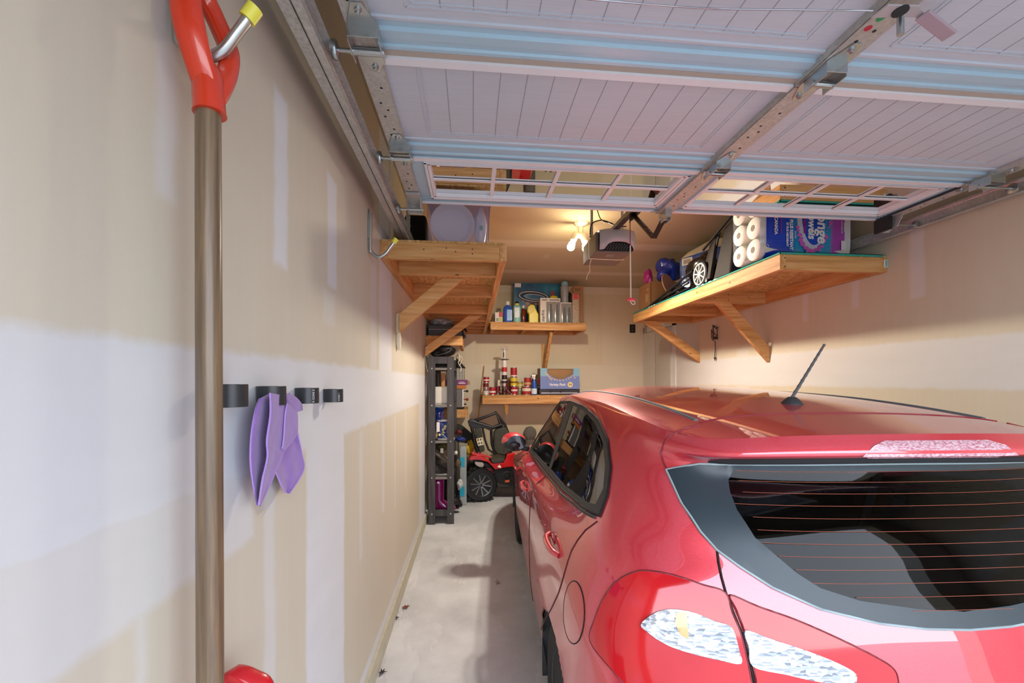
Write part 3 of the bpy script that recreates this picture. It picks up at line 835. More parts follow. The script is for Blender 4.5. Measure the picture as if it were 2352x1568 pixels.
# back wall upper shelf
sh = thing('wall_shelf', 'upper wooden shelf on the back wall, carrying bottles and boxes', 'shelf', (.85, YB, Z0))
mb = MB(); mb.box(.235, 1.476, 5.345, 5.383, Z0, Z1).build('front_beam', PX, sh, bevel=.0025)
MB().box(.190, 1.476, YB-.039, YB-.001, Z0, Z1).build('wall_ledger', PX, sh, bevel=.0025)
for x in (.235, .66, 1.07, 1.438): MB().box(x, x+.038, 5.383, YB-.039, Z0, Z1).build('cross_joist', PY, sh, bevel=.0025)
MB().box(.19, 1.48, 5.345, YB-.001, Z1, Z1+.012).build('deck_board', OSB, sh, bevel=.001)
MB().beam((1.02, 5.42, Z0-.005), (1.0, 5.80, 1.62), .038, .089, (0, 0, 1)).build('brace', PZ, sh, bevel=.0025)
MB().box(.98, 1.02, YB-.03, YB-.001, 1.6, 2.0).build('brace_cleat', PZ, sh, bevel=.002)
mb = MB(); pts = [on(1127.5, 741, Y=5.343), on(1126.5, 755, Y=5.343), on(1136, 755.5, Y=5.343), on(1141, 748, Y=5.343)]
mb.tube([p+V((.0, 0, 0)) for p in pts], .002, 6).build('wire_hook', M('white wire', 'e6e2d8', .4), sh)
# back wall lower shelf
sh = thing('wall_shelf', 'lower wooden shelf on the back wall behind the car, lined with food cans', 'shelf', (.8, YB, 1.2))
LZ = 1.298
MB().box(.129, 1.45, 5.44, 5.478, 1.184, LZ-.012).build('front_beam', PX, sh, bevel=.0025)
MB().box(.129, 1.45, 5.44, YB-.001, LZ-.012, LZ).build('deck_board', OSB, sh, bevel=.001)
MB().box(.129, 1.45, YB-.04, YB-.001, 1.19, LZ-.013).build('wall_ledger', PX, sh, bevel=.0025)
for x in (.129, 1.412): MB().box(x, x+.038, 5.478, YB-.04, 1.19, LZ-.012).build('cross_joist', PY, sh, bevel=.0025)
MB().prism([(.415, 5.46, 1.184), (.47, 5.46, 1.184), (.465, 5.52, 1.035), (.435, 5.52, 1.035)], (0, .038, 0)).build('bracket', PZ, sh, bevel=.002)
# small shelf above the rack
sh = thing('wall_shelf', 'small wooden shelf above the black rack, holding a tool case', 'shelf', (XL, 4.9, 1.85))
MB().box(XL+.001, -.105, 4.46, 4.498, 1.855, 1.945).build('front_beam', PX, sh, bevel=.0025)
MB().box(XL+.001, -.105, 4.46, 5.3, 1.945, 1.957).build('deck_board', OSB, sh)
MB().box(-.143, -.105, 4.498, 5.3, 1.855, 1.945).build('long_beam', PY, sh, bevel=.0025)
MB().box(XL+.001, XL+.039, 4.498, 5.3, 1.855, 1.945).build('long_beam', PY, sh, bevel=.0025)
# low shelf stub behind the rack
sh = thing('wall_shelf', 'short wooden shelf end sticking out behind the rack, above a grey mat', 'shelf', (XL, 5.5, 1.1))
MB().box(XL+.001, -.135, 5.30, 5.338, 1.02, 1.115).build('front_beam', PX, sh, bevel=.0025)
MB().box(XL+.001, -.06, 5.30, 5.85, 1.115, 1.127).build('deck_board', OSB, sh)
MB().box(-.135, -.06, 5.30, 5.85, 1.02, 1.115).build('long_beam', PY, sh, bevel=.0025)

# ---------------------------------------------------------------- camera, daylight and lamp
cd = bpy.data.cameras.new('camera'); co = bpy.data.objects.new('camera', cd); COL.objects.link(co)
co.location = (0, 0, H); co.rotation_euler = (math.pi/2, 0, -TH)
cd.sensor_width = 36; cd.lens = F/2352*36; cd.shift_y = (HY-784)/2352; cd.clip_start = .02
SC.camera = co
w = bpy.data.worlds.new('sky'); SC.world = w; w.use_nodes = True
bg = w.node_tree.nodes['Background']
tc = w.node_tree.nodes.new('ShaderNodeTexCoord'); sp = w.node_tree.nodes.new('ShaderNodeSeparateXYZ')
rp = w.node_tree.nodes.new('ShaderNodeValToRGB'); w.node_tree.links.new(tc.outputs['Generated'], sp.inputs[0])
w.node_tree.links.new(sp.outputs['Z'], rp.inputs[0]); w.node_tree.links.new(rp.outputs[0], bg.inputs[0])
rp.color_ramp.elements[0].color = (.86, .88, .92, 1); rp.color_ramp.elements[0].position = 0.0
rp.color_ramp.elements[1].color = (.62, .74, .95, 1); rp.color_ramp.elements[1].position = .8
bg.inputs[1].default_value = SKY = 5.6
pl = bpy.data.lights.new('opening_portal', 'AREA'); pl.shape = 'RECTANGLE'; pl.size = DX1-DX0; pl.size_y = DZ
pl.cycles.is_portal = True
po = bpy.data.objects.new('opening_portal', pl); COL.objects.link(po); po.location = ((DX0+DX1)/2, YF-.06, DZ/2)
po.rotation_euler = (math.pi/2, 0, 0)   # faces into the garage
SC.view_settings.view_transform = 'Standard'; SC.view_settings.look = 'None'
SC.view_settings.gamma = 1; SC.view_settings.use_curve_mapping = False
SC.view_settings.exposure = 0.37
SC.cycles.max_bounces = 9; SC.cycles.diffuse_bounces = 5; SC.cycles.glossy_bounces = 4; SC.cycles.transparent_max_bounces = 16
SC.cycles.sample_clamp_indirect = 8
# ================================================================ overhead garage door, tracks and opener
GALV = NT('galvanised steel'); _n = GALV.voro(GALV.coord(), 90); _n2 = GALV.noise(GALV.coord(), 12, 4)
GALV.set(Base_Color=GALV.mix(_n, lin('a5a5a0'), GALV.ramp(_n2, (.3, 'b8b6ae'), (.7, 'd2d0c8'))), Metallic=.3, Roughness=.4); GALV = GALV.m
ZINC = M('bright zinc hardware', 'b9bfc0', .25, .9, scale=30)
PANEL = NT('white embossed steel'); _n = PANEL.noise(PANEL.mapping(PANEL.coord(), scale=(.25, 6, 1)), 40, 4)
PANEL.set(Base_Color=PANEL.mix(_n, lin('b9c1cb'), lin('c9d0d8')), Roughness=.45); PANEL.bump(_n, .12, .002); PANEL = PANEL.m
RAIL = M('pale blue rail', 'abc8d6', .35, var=.03)  # rail strips in a bluer tone than the panels
WSTR = M('white vinyl strip', 'e4e5e8', .4, var=.03)
BEIGE = M('beige joint edge', 'b3a698', .7)
GROOVE = M('grey panel groove', '9b9ca1', .6)
FOAM = M('pale panel core', 'cfd6d8', .6)
gd = thing('garage_door', 'white overhead garage door, raised and open, with windows in its innermost section', 'garage door', (.985, 1.1, 2.374))
DL, DR, DZI = -.30, 2.27, 2.374      # left edge, right edge, height of the inner face
EDG = [.10, .64, 1.175, 1.70, 2.135] # section borders along y
WIN = [(-.185, .925), (1.075, 2.16)] # window openings (x)
WY = (1.742, 2.055)
for k in range(4):
    y0, y1 = EDG[k], EDG[k+1]
    if k < 3:
        # profile (y, z): rail at the far edge, raised line, flat panel, white strip at the near edge
        prof = [(y0+.004, DZI+.045), (y0+.004, DZI-.008), (y0+.030, DZI-.008), (y0+.032, DZI+.012), (y1-.112, DZI+.012), (y1-.110, DZI+.007), (y1-.102, DZI+.007),
                (y1-.099, DZI+.012), (y1-.080, DZI+.011), (y1-.076, DZI+.002), (y1-.050, DZI+.002), (y1-.047, DZI+.006), (y1-.030, DZI+.006), (y1-.027, DZI), (y1-.016, DZI), (y1-.016, DZI+.045)]
        mb = MB(); n = len(prof); vs = [V((x, y, z)) for x in (DL, DR) for y, z in prof]
        mb.v = vs; mb.f = []
        for i in range(n-1):
            mb.f.append([i, i+1, n+i+1, n+i]); mb.mi.append(2 if i < 3 else (1 if i >= 7 else 0))
        mb.f += [[n-1, 0, n, 2*n-1], list(range(n)), list(range(n, 2*n))]; mb.mi += [0, 0, 0]
        sec = mb.build('door_section', [PANEL, RAIL, WSTR], gd)
        # embossed panels: two per section
        for (a, b) in ((-.16, .885), (1.125, 2.13)):
            m = MB(); zz = DZI+.012
            ya, yb = y0+.036, y1-.14
            for w_, o_ in ((.0045, 0), (.003, .012)):
                for (p, q) in (((a+o_, ya+o_), (b-o_, ya+o_)), ((b-o_, ya+o_), (b-o_, yb-o_)), ((b-o_, yb-o_), (a+o_, yb-o_)), ((a+o_, yb-o_), (a+o_, ya+o_))):
                    m.beam((p[0], p[1], zz-.0005), (q[0], q[1], zz-.0005), w_, .003)
            m.build('embossed_border', PANEL, sec)
            m = MB(); x = a+.0825
            while x < b-.04:
                m.box(x-.0012, x+.0012, ya+.004, yb-.004, zz-.0008, zz+.001); x += .0805
            m.build('panel_grooves', GROOVE, sec)
        if k < 2: MB().box(DL, DR, y1-.0155, y1+.0036, DZI-.001, DZI+.04).build('joint_edge', BEIGE, sec)
    else:
        # window section: frame bars round two openings
        mb = MB(); zt = DZI+.045; zb = DZI
        for (a, b, c, d) in ((DL, DR, y0, WY[0]), (DL, DR, WY[1], y1), (DL, WIN[0][0], WY[0], WY[1]), (WIN[0][1], WIN[1][0], WY[0], WY[1]), (WIN[1][1], DR, WY[0], WY[1])):
            mb.box(a, b, c, d, zb, zt)
        sec = mb.build('door_section', RAIL, gd, bevel=.002)
        m = MB(); m.box(DL, DR, y1-.014, y1+.001, zb-.005, zb); m.box(DL, DR, y0, y0+.026, zb-.006, zb); m.build('white_strip', WSTR, sec)
        m = MB()
        for yy in (2.062, 2.082, 2.10): m.box(DL, DR, yy, yy+.004, zb-.003, zb+.001)
        m.build('rail_ridge', M('blue grey ridge', '9fb8c2', .4), sec)
        for (a, b) in WIN:
            wf = MB()
            for o_, h_ in ((0, .010), (.014, .006)):
                aa, bb, cc, dd = a-.012+o_, b+.012-o_, WY[0]-.012+o_, WY[1]+.012-o_
                t_ = .011
                wf.box(aa, bb, cc, cc+t_, zb-h_, zb+.012); wf.box(aa, bb, dd-t_, dd, zb-h_, zb+.012)
                wf.box(aa, aa+t_, cc, dd, zb-h_, zb+.012); wf.box(bb-t_, bb, cc, dd, zb-h_, zb+.012)
            fr = wf.build('window_frame', WSTR, gd, bevel=.0012)
            gm = _mats.get('door glass')
            if gm is None:
                gm = _mats['door glass'] = glassmat('door glass', 'd8d6d0', 1.75)
            MB().add([(a, WY[0], zb+.012), (b, WY[0], zb+.012), (b, WY[1], zb+.012), (a, WY[1], zb+.012)], [(0, 1, 2, 3)]).build('window_pane', gm, fr)
            mu = MB()
            for i in range(1, 4):
                x = a+(b-a)*i/4; mu.box(x-.009, x+.009, WY[0], WY[1], zb+.003, zb+.010)
            ym = (WY[0]+WY[1])/2; mu.box(a, b, ym-.008, ym+.008, zb+.0036, zb+.0094)
            mu.build('muntins', WSTR, fr)
# stiles (steel straps) per section
for k in range(4):
    y0, y1 = EDG[k]+.001, EDG[k+1]-.001
    for (a, b) in ((DL-.012, DL+.050), (.962, 1.040), (2.222, DR+.012)):
        zz = DZI-.012
        m = MB(); m.box(a, b, y0, y1, zz, zz+.004)
        if a > .9: m.box(a, a+.003, y0, y1, zz, DZI+.012)
        if a < 2: m.box(b-.003, b, y0, y1, zz, DZI+.012)
        st = m.build('stile', GALV, gd, bevel=.0008)
        h = MB(); yy = y0+.12; i = 0
        while yy < y1-.08:
            h.cyl(((a+b)/2+.008*(-1)**i, yy, zz-.0004), ((a+b)/2+.008*(-1)**i, yy, zz+.001), .0045, n=8); yy += .034 if i % 3 else .07; i += 1
        h.build('stile_holes', M('dark hole', '2b2c2c', .8), st)
mb = MB()
for y in (1.80, 1.86, 1.92, 1.98, 2.04, 2.10): mb.box(2.222, 2.2235, y-.012, y+.012, DZI-.012, DZI+.004)
mb.box(2.2195, 2.222, 1.72, 2.13, DZI-.012, DZI+.010)
mb.build('dark_strap_edge', M('dark steel edge', '3c434c', .5, .4), gd)
def hinge(x, y, w, side=0):
    """lower/upper leaf, barrel and bolts; side=-1/1 adds the roller towards the track"""
    zz = DZI-.013; g = MB()
    q = w/2
    up = [V((x-q, y-.03, zz)), V((x-q*.95, y-.055, zz)), V((x-q*.35, y-.115, zz)), V((x+q*.35, y-.115, zz)), V((x+q*.95, y-.055, zz)), V((x+q, y-.03, zz))]
    g.prism(up, V((0, 0, -.003)))
    dn = [V((x-q, y+.045, zz)), V((x-q*.2, y+.105, zz)), V((x+q*.2, y+.105, zz)), V((x+q, y+.045, zz)), V((x+q, y+.02, zz)), V((x-q, y+.02, zz))]
    g.prism(dn, V((0, 0, -.003)))
    g.box(x-q, x-q+.003, y-.05, y+.03, zz-.038, zz); g.box(x+q-.003, x+q, y-.05, y+.03, zz-.038, zz)
    g.box(x-q, x+q, y-.052, y-.049, zz-.03, zz)
    hg = g.build('hinge', ZINC, gd, bevel=.0006)
    b = MB(); b.cyl((x-q-.004, y, zz-.028), (x+q+.004, y, zz-.028), .0095, n=16); b.build('hinge_barrel', ZINC, hg, smooth=40)
    b = MB()
    for dx, dy in ((0, -.095), (0, -.04), (0, .085)):
        b.lathe((x+dx, y+dy, zz-.003), [(.009, 0), (.009, -.003), (.006, -.004), (.0055, -.009), (.002, -.010)], 12)
    b.build('bolt_heads', ZINC, hg, smooth=40)
    if side:
        b = MB(); sx = x+side*q
        L_ = .055 if side < 0 else .118; b.cyl((sx, y, zz-.028), (sx+side*L_, y, zz-.028), .0055, n=12)
        b.lathe((sx+side*(L_-.021), y, zz-.028), [(.012, 0), (.022, .003), (.024, .010), (.022, .017), (.012, .02)], 18, (side, 0, 0))
        b.build('roller', ZINC, hg, smooth=40)
for y in (.64-.045, 1.175-.055, 1.70-.055):
    hinge(DL+.030, y, .078, -1); hinge(1.001, y, .062); hinge(DR-.030, y, .072, 1)
# top brackets at the inner corners
m = MB(); zz = DZI-.012
m.box(DL-.012, DL+.055, 1.99, 2.125, zz-.012, zz-.002); m.box(DL-.012, DL+.055, 2.115, 2.12, zz-.055, zz-.002); m.box(DL-.012, DL-.009, 2.03, 2.12, zz-.055, zz); m.box(DL+.052, DL+.055, 2.03, 2.12, zz-.055, zz)
tb = m.build('top_bracket', GALV, gd, bevel=.001)
m = MB(); m.cyl((DL-.050, 2.085, zz-.045), (DL+.062, 2.085, zz-.045), .006, n=12); m.lathe((DL-.068, 2.085, zz-.045), [(.01, 0), (.022, .003), (.022, .016), (.01, .02)], 18, (1, 0, 0)); m.build('roller', ZINC, tb, smooth=40)
m = MB(); m.prism([(DR-.02, 2.00, zz), (DR-.02, 2.06, zz), (DR-.035, 2.11, zz-.065), (DR-.035, 2.02, zz-.065)], (.004, 0, 0)); m.prism([(DR-.02, 2.06, zz), (DR+.035, 2.05, zz), (DR+.015, 2.11, zz-.065), (DR-.035, 2.11, zz-.065)], (0, .004, 0))
tb = m.build('top_bracket', GALV, gd, bevel=.001)
m = MB(); m.box(DR-.055, DR-.04, 2.04, 2.13, zz-.07, zz); m.build('black_link', M('black link chain', '1d1e20', .5), tb)
m = MB(); m.cyl((DR-.05, 2.085, zz-.028), (DR+.14, 2.085, zz-.028), .006, n=12); m.lathe((DR+.137, 2.085, zz-.028), [(.01, 0), (.022, .003), (.022, .016), (.01, .02)], 18, (1, 0, 0)); m.build('roller', ZINC, tb, smooth=40)
# centre bracket where the opener arm bolts on
m = MB(); m.box(.985, .989, 2.07, 2.15, DZI-.065, DZI-.012); m.box(1.013, 1.017, 2.07, 2.15, DZI-.065, DZI-.012); m.box(.985, 1.017, 2.07, 2.075, DZI-.05, DZI-.012); m.cyl((.975, 2.125, DZI-.045), (1.027, 2.125, DZI-.045), .006, n=12)
m.build('arm_bracket', ZINC, gd, bevel=.0006)
m = MB(); m.prism([(.93, 2.13, DZI-.006), (.985, 2.075, DZI-.006), (.985, 2.13, DZI-.006)], (0, 0, -.003)); m.build('gusset_plate', GALV, gd)
# lock handle, spindle and cable on the centre stile
lk = on(2060, 30, Z=DZI-.035)
m = MB(); c0 = V((1.0, lk.y+.012, DZI-.03))
P_ = [on(2000, 42, Z=2.335), on(2040, 12, Z=2.335), on(2112, 14, Z=2.335), on(2130, 46, Z=2.335), on(2095, 40, Z=2.335), on(2060, 40, Z=2.335)]
m.prism(P_, (0, 0, .004))
hp = m.build('lock_plate', M('worn grey lock plate', 'b9b4b6', .5, .3), gd, bevel=.0008)
a = on(2118, 34, Z=2.33); b = on(2182, 84, Z=2.30)
m = MB(); m.beam(a, b, .030, .006, (0, 0, 1)); m.build('lock_handle', M('pinkish lock handle', 'b09ea6', .45, .2), hp, bevel=.003)
m = MB(); s0 = on(2068, 36, Z=2.34); m.cyl(s0, s0-V((0, 0, .045)), .007, n=14); m.build('lock_spindle', ZINC, hp, smooth=40)
m = MB(); m.lathe(on(2068, 24, Z=2.336), [(.016, 0), (.016, -.004)], 16); m.build('keyhole', M('dark hole', '2b2c2c', .8), hp)
cab = smoothline([on(2005, 25, Z=2.345), on(1800, 22, Z=2.355), on(1600, 18, Z=2.36), on(1300, -6, Z=2.365)], 5)
MB().tube(cab, .0018, 6).build('lock_cable', ZINC, gd, smooth=60)
for (px, py, c, nm) in ((1994, 65, 'c0143c', 'red_sticker'), (2022, 43, '1f9a62', 'green_sticker')):
    p = on(px, py, Z=DZI-.0125); m = MB(); m.lathe(p, [(.0085, 0), (.0085, -.0006)], 20); m.build(nm, M(nm, c, .4), gd)
# ---- tracks
BLK = M('dark blue shadow steel', '4a5260', .4, .5)
def track(x, side, label, zc=2.316):
    """C-section rail; opening faces the door"""
    tr = thing('door_track', label, 'rail', (x, 1.5, 2.30))
    h = .030; y0, y1 = -.28, 2.72
    pr = [(side*-.0, -h), (side*.020, -h), (side*.024, -h+.006), (side*.024, h-.006), (side*.020, h), (side*-.004, h)]
    pr2 = [(px_*1.0, z_) for px_, z_ in pr]
    # outer + inner skin
    t_ = .0022; m = MB()
    ins = [(pr[0][0], -h+t_), (side*.018, -h+t_), (side*.0215, -h+.007), (side*.0215, h-.007), (side*.018, h-t_), (side*-.004, h-t_)]
    loop = pr+ins[::-1]
    m.prism([(x+a, y0, zc+b) for a, b in loop], (0, y1-y0, 0))
    m.build('rail', GALV, tr)
    m = MB(); ax = x+side*.028; m.box(min(ax, ax+side*.002), max(ax, ax+side*.002), y0, y1-.05, zc-.020, zc+.024)
    m.box(min(ax, ax+side*.028), max(ax, ax+side*.028), y0, y1-.05, zc-.022, zc-.020)
    m.build('angle_iron', GALV, tr)
    m = MB(); m.box(min(x-side*.0, x+side*.02), max(x, x+side*.02), y1-.008, y1, zc-.03, zc+.03); m.build('end_stop', ZINC, tr)
    m = MB(); hx = x+side*.03; m.box(hx-.012, hx+.012, y1-.10, y1-.097, zc, ZCL-.001)
    for i in range(9): m.box(hx-.012, hx+.012, y1-.097, y1-.072, zc+.02+i*.05, zc+.024+i*.05)
    m.build('hanger_strap', GALV, tr)
    return tr
track(-.362, -1, 'galvanised door track along the left wall')
track(2.405, 1, 'galvanised door track along the right wall', 2.346)
# ---- opener
DKM = M('dark brown steel rail', '3a2f26', .4, .4)
op = thing('garage_door_opener', 'grey ceiling hung garage door opener with black vent and rail', 'garage door opener', (1.0, 3.0, 2.35))
ox0, ox1, oy0, oy1, oz0, oz1 = .862, 1.135, 2.86, 3.22, 2.385, 2.548
GRYP = M('light grey plastic', 'b5b5ba', .35, var=.03)
m = MB()
# front cover: rounded shell with an arched cut at the bottom
N = 14; out = []
for i in range(N+1):
    f = i/N; x = ox0+.02+(ox1-ox0-.02)*f
    arch = max(0., 1-abs((f-.56)/.42)**3.0)**.6 if abs(f-.56) < .42 else 0
    zb = oz0+.012+.055*arch; zt = oz1-.012+.012*math.sin(math.pi*f)
    yb = oy0-.018*math.sin(math.pi*f)
    out.append([V((x, yb+.0, zb)), V((x, yb-.006, zb+(zt-zb)*.3)), V((x, yb-.006, zb+(zt-zb)*.8)), V((x, yb+.012, zt)), V((x, yb+.08, zt+.004))])
m.grid(out)
cv = m.build('front_cover', GRYP, op, smooth=50, solid=.004)
m = MB(); m.box(ox0+.02, ox1-.004, oy0+.012, oy0+.02, oz0+.012, oz1-.03); m.build('vent_recess', M('black vent', '0c0c0d', .5), op)
m = MB()
for r_ in range(4):
    for c_ in range(9):
        x = ox0+.075+c_*.020+(r_ % 2)*.006; z = oz0+.020+r_*.012
        if x < ox1-.045: m.beam((x, oy0+.010, z), (x+.010, oy0+.010, z+.006), .003, .003)
m.build('vent_louvres', M('silver louvre', '9da0a2', .3, .6), op)
m = MB(); m.box(ox0, ox1-.01, oy0+.02, oy1, oz0, oz1-.02); m.build('housing', M('brown grey steel housing', '6f675c', .5, .2), op, bevel=.006)
m = MB()
for i in range(6): m.box(ox0+.10+i*.009, ox0+.104+i*.009, oy0+.06, oy0+.12, oz0-.0015, oz0+.001)
m.build('housing_louvre', M('silver louvre', '9da0a2', .3, .6), op)
m = MB(); m.box(.978, 1.018, -.3, 3.1, 2.535, 2.565); m.build('rail', DKM, op, bevel=.002)
m = MB(); m.box(.968, 1.028, 2.45, 2.60, 2.512, 2.536); m.build('trolley', DKM, op, bevel=.003)
a = V((1.003, 2.56, 2.53)); k_ = on(1502, 546, Y=2.19); b = V((1.0, 2.125, DZI-.045))
m = MB(); m.beam(a, k_, .008, .034, (1, 0, 0)); m.build('curved_arm', DKM, op, bevel=.001)
m = MB(); m.beam(k_, b, .008, .028, (1, 0, 0)); m.build('straight_arm', DKM, op, bevel=.001)
m = MB()
for f in (.35, .42, .49, .56, .72, .80): 
    q = a+(k_-a)*f; m.cyl(q+V((-.0, -.020, 0)), q+V((0, -.006, 0)), .0035, n=8)
m.build('bolt_heads', M('silver louvre', '9da0a2', .3, .6), op)
m = MB(); m.box(.873, .893, 3.05, 3.053, 2.53, ZCL-.001); m.box(1.105, 1.125, 3.05, 3.053, 2.53, ZCL-.001); m.build('ceiling_strap', GALV, op)
m = MB(); pts = smoothline([on(1356, 545, Y=2.98), on(1356, 525, Y=2.98), on(1361, 512, Y=2.98), on(1378, 506, Y=2.98), on(1392, 508, Y=2.95), on(1405, 514, Y=2.92), on(1420, 519, Y=2.9), on(1438, 520, Y=2.9)], 5)
m.tube(pts, .0045, 8); pts = smoothline([on(1372, 482, Y=3.0), on(1378, 500, Y=2.98), on(1388, 509, Y=2.95), on(1404, 512, Y=2.92), on(1412, 519, Y=2.9)], 4); m.tube(pts, .0035, 8)
m.build('wiring', M('black cable', '141414', .5), op, smooth=60)
m = MB(); pts = [on(1357, 540, Y=2.9), on(1353, 548, Y=2.87), on(1353, 590, Y=2.86), on(1360, 594, Y=2.86), on(1425, 597, Y=2.86), on(1432, 594, Y=2.86)]
m.tube(smoothline(pts, 4), .0022, 6); m.tube(smoothline([on(1358, 594, Y=2.86), on(1354, 612, Y=2.86), on(1355, 622, Y=2.86), on(1349, 632, Y=2.86), on(1347, 642, Y=2.86)], 4), .0018, 6)
m.build('white_cord', M('cream cord', 'e9e2c8', .6), op, smooth=60)
rl = thing('release_cord', 'white pull cord with a red handle hanging from the opener rail', 'pull cord', (1.0, 2.55, 1.98))
p0 = on(1447, 490, Y=2.52); p1 = on(1447, 512, Y=2.52); p2 = on(1449, 684, Y=2.52)
m = MB(); m.tube([p0, p1], .004, 8); m.sphere(on(1450, 500, Y=2.52), .014, 10, (1, 1, 1.4)); m.build('black_knot', M('black cable', '141414', .5), rl, smooth=60)
m = MB(); m.tube([p1, p1+(p2-p1)*.3], .0028, 8); m.build('red_rope', M('red rope', 'a3232f', .7), rl)
m = MB(); m.tube([p1+(p2-p1)*.3, p2], .0042, 8); m.build('white_rope', M('white rope', 'e8ddcd', .8), rl)
m = MB(); m.cyl(on(1440, 687, Y=2.52), on(1459, 688, Y=2.52), .009, n=12); m.build('red_handle', M('red handle plastic', 'd8405a', .4), rl, smooth=50)
m = MB(); m.tube(smoothline([on(1447, 690, Y=2.515), on(1452, 698, Y=2.515), on(1458, 698, Y=2.515), on(1457, 692, Y=2.515), on(1450, 690, Y=2.515)], 5), .0026, 6); m.build('loop', M('white rope', 'e8ddcd', .8), rl)
# ---- ceiling lamp with two arms
lc = on(1334, 512, Z=ZCL); lc = V((lc.x, lc.y, ZCL))
lf = thing('ceiling_lamp', 'white ceiling lamp with twin adjustable spotlights', 'ceiling lamp', lc)
WP = M('cream white plastic', 'f0e8d2', .4, var=.03)
m = MB(); m.lathe(lc, [(.0, -.03), (.035, -.028), (.06, -.012), (.062, -.0005)], 24); m.build('ceiling_plate', WP, lf, smooth=50)
m = MB(); m.cyl(lc+V((0, 0, -.02)), lc+V((0, 0, -.10)), .022, n=16); m.sphere(lc+V((0, 0, -.105)), .028, 12); m.build('stem', WP, lf, smooth=50)
BULB = M('glowing bulb glass', 'fff2cf', .4, emit='ffe9b8', es=3.2)
Yl = lc.y
for (sx, sy, bx, by) in ((1322, 538, 1311, 567), (1340, 540, 1346, 570)):
    a = on(sx, sy, Y=Yl-.01); b = on(bx, by, Y=Yl-.03); d = (b-a)
    m = MB(); m.tube([lc+V((0, 0, -.10)), a], .012, 10); m.tube([a-d*.15, a+d*.1, a+d*.5], .03, 14, rs=[.018, .030, .026]); sk = m.build('lamp_socket', WP, lf, smooth=50)
    m = MB(); m.tube([a+d*.45, a+d*.62, a+d*.75], .02, 14, rs=[.016, .022, .030]); m.sphere(b, .033, 16); m.build('bulb', BULB, sk, smooth=60)
m = MB(); m.tube(smoothline([on(1326, 530, Y=Yl-.08), on(1326, 500, Y=Yl-.08), on(1330, 491, Y=Yl-.08), on(1327, 488, Y=Yl-.08), on(1316, 496, Y=Yl-.08)], 4), .0025, 6); m.build('pull_wire', M('cream cord', 'e9e2c8', .6), lf)
for k, dx in enumerate((-.06, .07)):
    l = bpy.data.lights.new('lamp_light', 'SPOT'); l.energy = 98; l.color = (1., .91, .78); l.shadow_soft_size = .045; l.spot_size = math.radians(170); l.spot_blend = .6
    q = bpy.data.objects.new('lamp_light', l); COL.objects.link(q); q.location = (lc.x+dx, lc.y-.05, lc.z-.25); q.rotation_euler = (math.radians((12, -18)[k]), math.radians((12, -10)[k]), 0)
l = bpy.data.lights.new('lamp_glow', 'POINT'); l.energy = 14; l.color = (1., .80, .50); l.shadow_soft_size = .05
q = bpy.data.objects.new('lamp_glow', l); COL.objects.link(q); q.location = (lc.x, lc.y-.03, lc.z-.24)
# ================================================================ things on the back shelves
def bx(px, Y): return on(px, 0, Y=Y).x
def S(name, col, rough=.45, **k): return M(name, col, rough, **k)
TIN = M('tin plate', 'b9b7b0', .3, .8)
def can(px, Y, z0, w, h, col, label, band=None, name='food_can', grp='food cans on the lower back shelf', cat='can'):
    x = bx(px, Y); r = w/2; c = (x, Y, z0)
    t = thing(name, label, cat, c, grp)
    MB().lathe(c, [(r*.93, 0), (r, .002), (r, .006), (r*.97, .008), (r*.97, h-.008), (r, h-.006), (r, h-.001), (r*.93, h-.001), (r*.9, h-.004)], 20).build('tin', TIN, t, smooth=40)
    m = MB(); m.lathe(c, [(r*.985, .009), (r*.985, h-.009)], 20); m.build('paper_label', S('label '+col, col, .4, var=.3, scale=45), t, smooth=40)
    if band:
        m = MB(); m.lathe(c, [(r*.995, h*band[1]), (r*.995, h*band[2])], 20); m.build('label_band', S('band '+band[0], band[0], .4, var=.2, scale=50), t, smooth=40)
    return t
RD, DRD = 'a3202a', '6c1a1e'
can(1116, 5.52, LZ, .078, .082, 'cfc9c0', 'pale labelled can at the bottom of the leftmost stack on the can shelf', ('8c3038', .7, .85))
can(1116, 5.52, LZ+.0825, .078, .078, DRD, 'dark red can in the middle of the leftmost stack', ('c9b0a0', .2, .3))
can(1117, 5.52, LZ+.161, .080, .078, RD, 'red can on top of the leftmost stack', ('e9e0d8', .35, .55))
can(1131, 5.50, LZ, .090, .108, RD, 'red and white can standing right of the leftmost stack', ('e6dcd4', .3, .5))
can(1143, 5.66, LZ, .078, .118, DRD, 'dark red can under the left part of the small cream box')
can(1158, 5.66, LZ, .074, .118, '7a2024', 'dark red can under the right part of the small cream box, behind the pump')
t = thing('cream_box', 'small cream box resting on two dark red cans', 'box', (bx(1151, 5.66), 5.66, LZ+.118))
m = MB(); x = bx(1151, 5.66); m.box(x-.048, x+.048, 5.62, 5.70, LZ+.1185, LZ+.198); m.build('carton', S('cream carton', 'd8d0bb', .7), t, bevel=.002)
m = MB(); m.box(x-.03, x+.04, 5.6185, 5.62, LZ+.14, LZ+.18); m.build('printed_panel', S('faded print', 'b9b39a', .7, var=.3, scale=50), t)
can(1181, 5.56, LZ, .092, .112, RD, 'red can with a white stripe at the bottom of the tallest stack', ('eadfd6', .45, .65))
can(1180, 5.56, LZ+.1125, .094, .122, 'd9c22a', 'yellow labelled can in the middle of the tallest stack', ('7c5a18', .35, .55))
can(1180, 5.56, LZ+.235, .088, .128, RD, 'red can at the top of the tallest stack', ('f0e6e0', .1, .2))
can(1168, 5.72, LZ, .08, .20, '9c2a30', 'tall red can behind the pump body')
can(1194, 5.62, LZ+.09, .084, .085, 'a89a3c', 'olive yellow can on top of the glass jar', ('c9c08a', .3, .6))
t = thing('glass_jar', 'small glass jar underneath the olive yellow can', 'jar', (bx(1194, 5.62), 5.62, LZ))
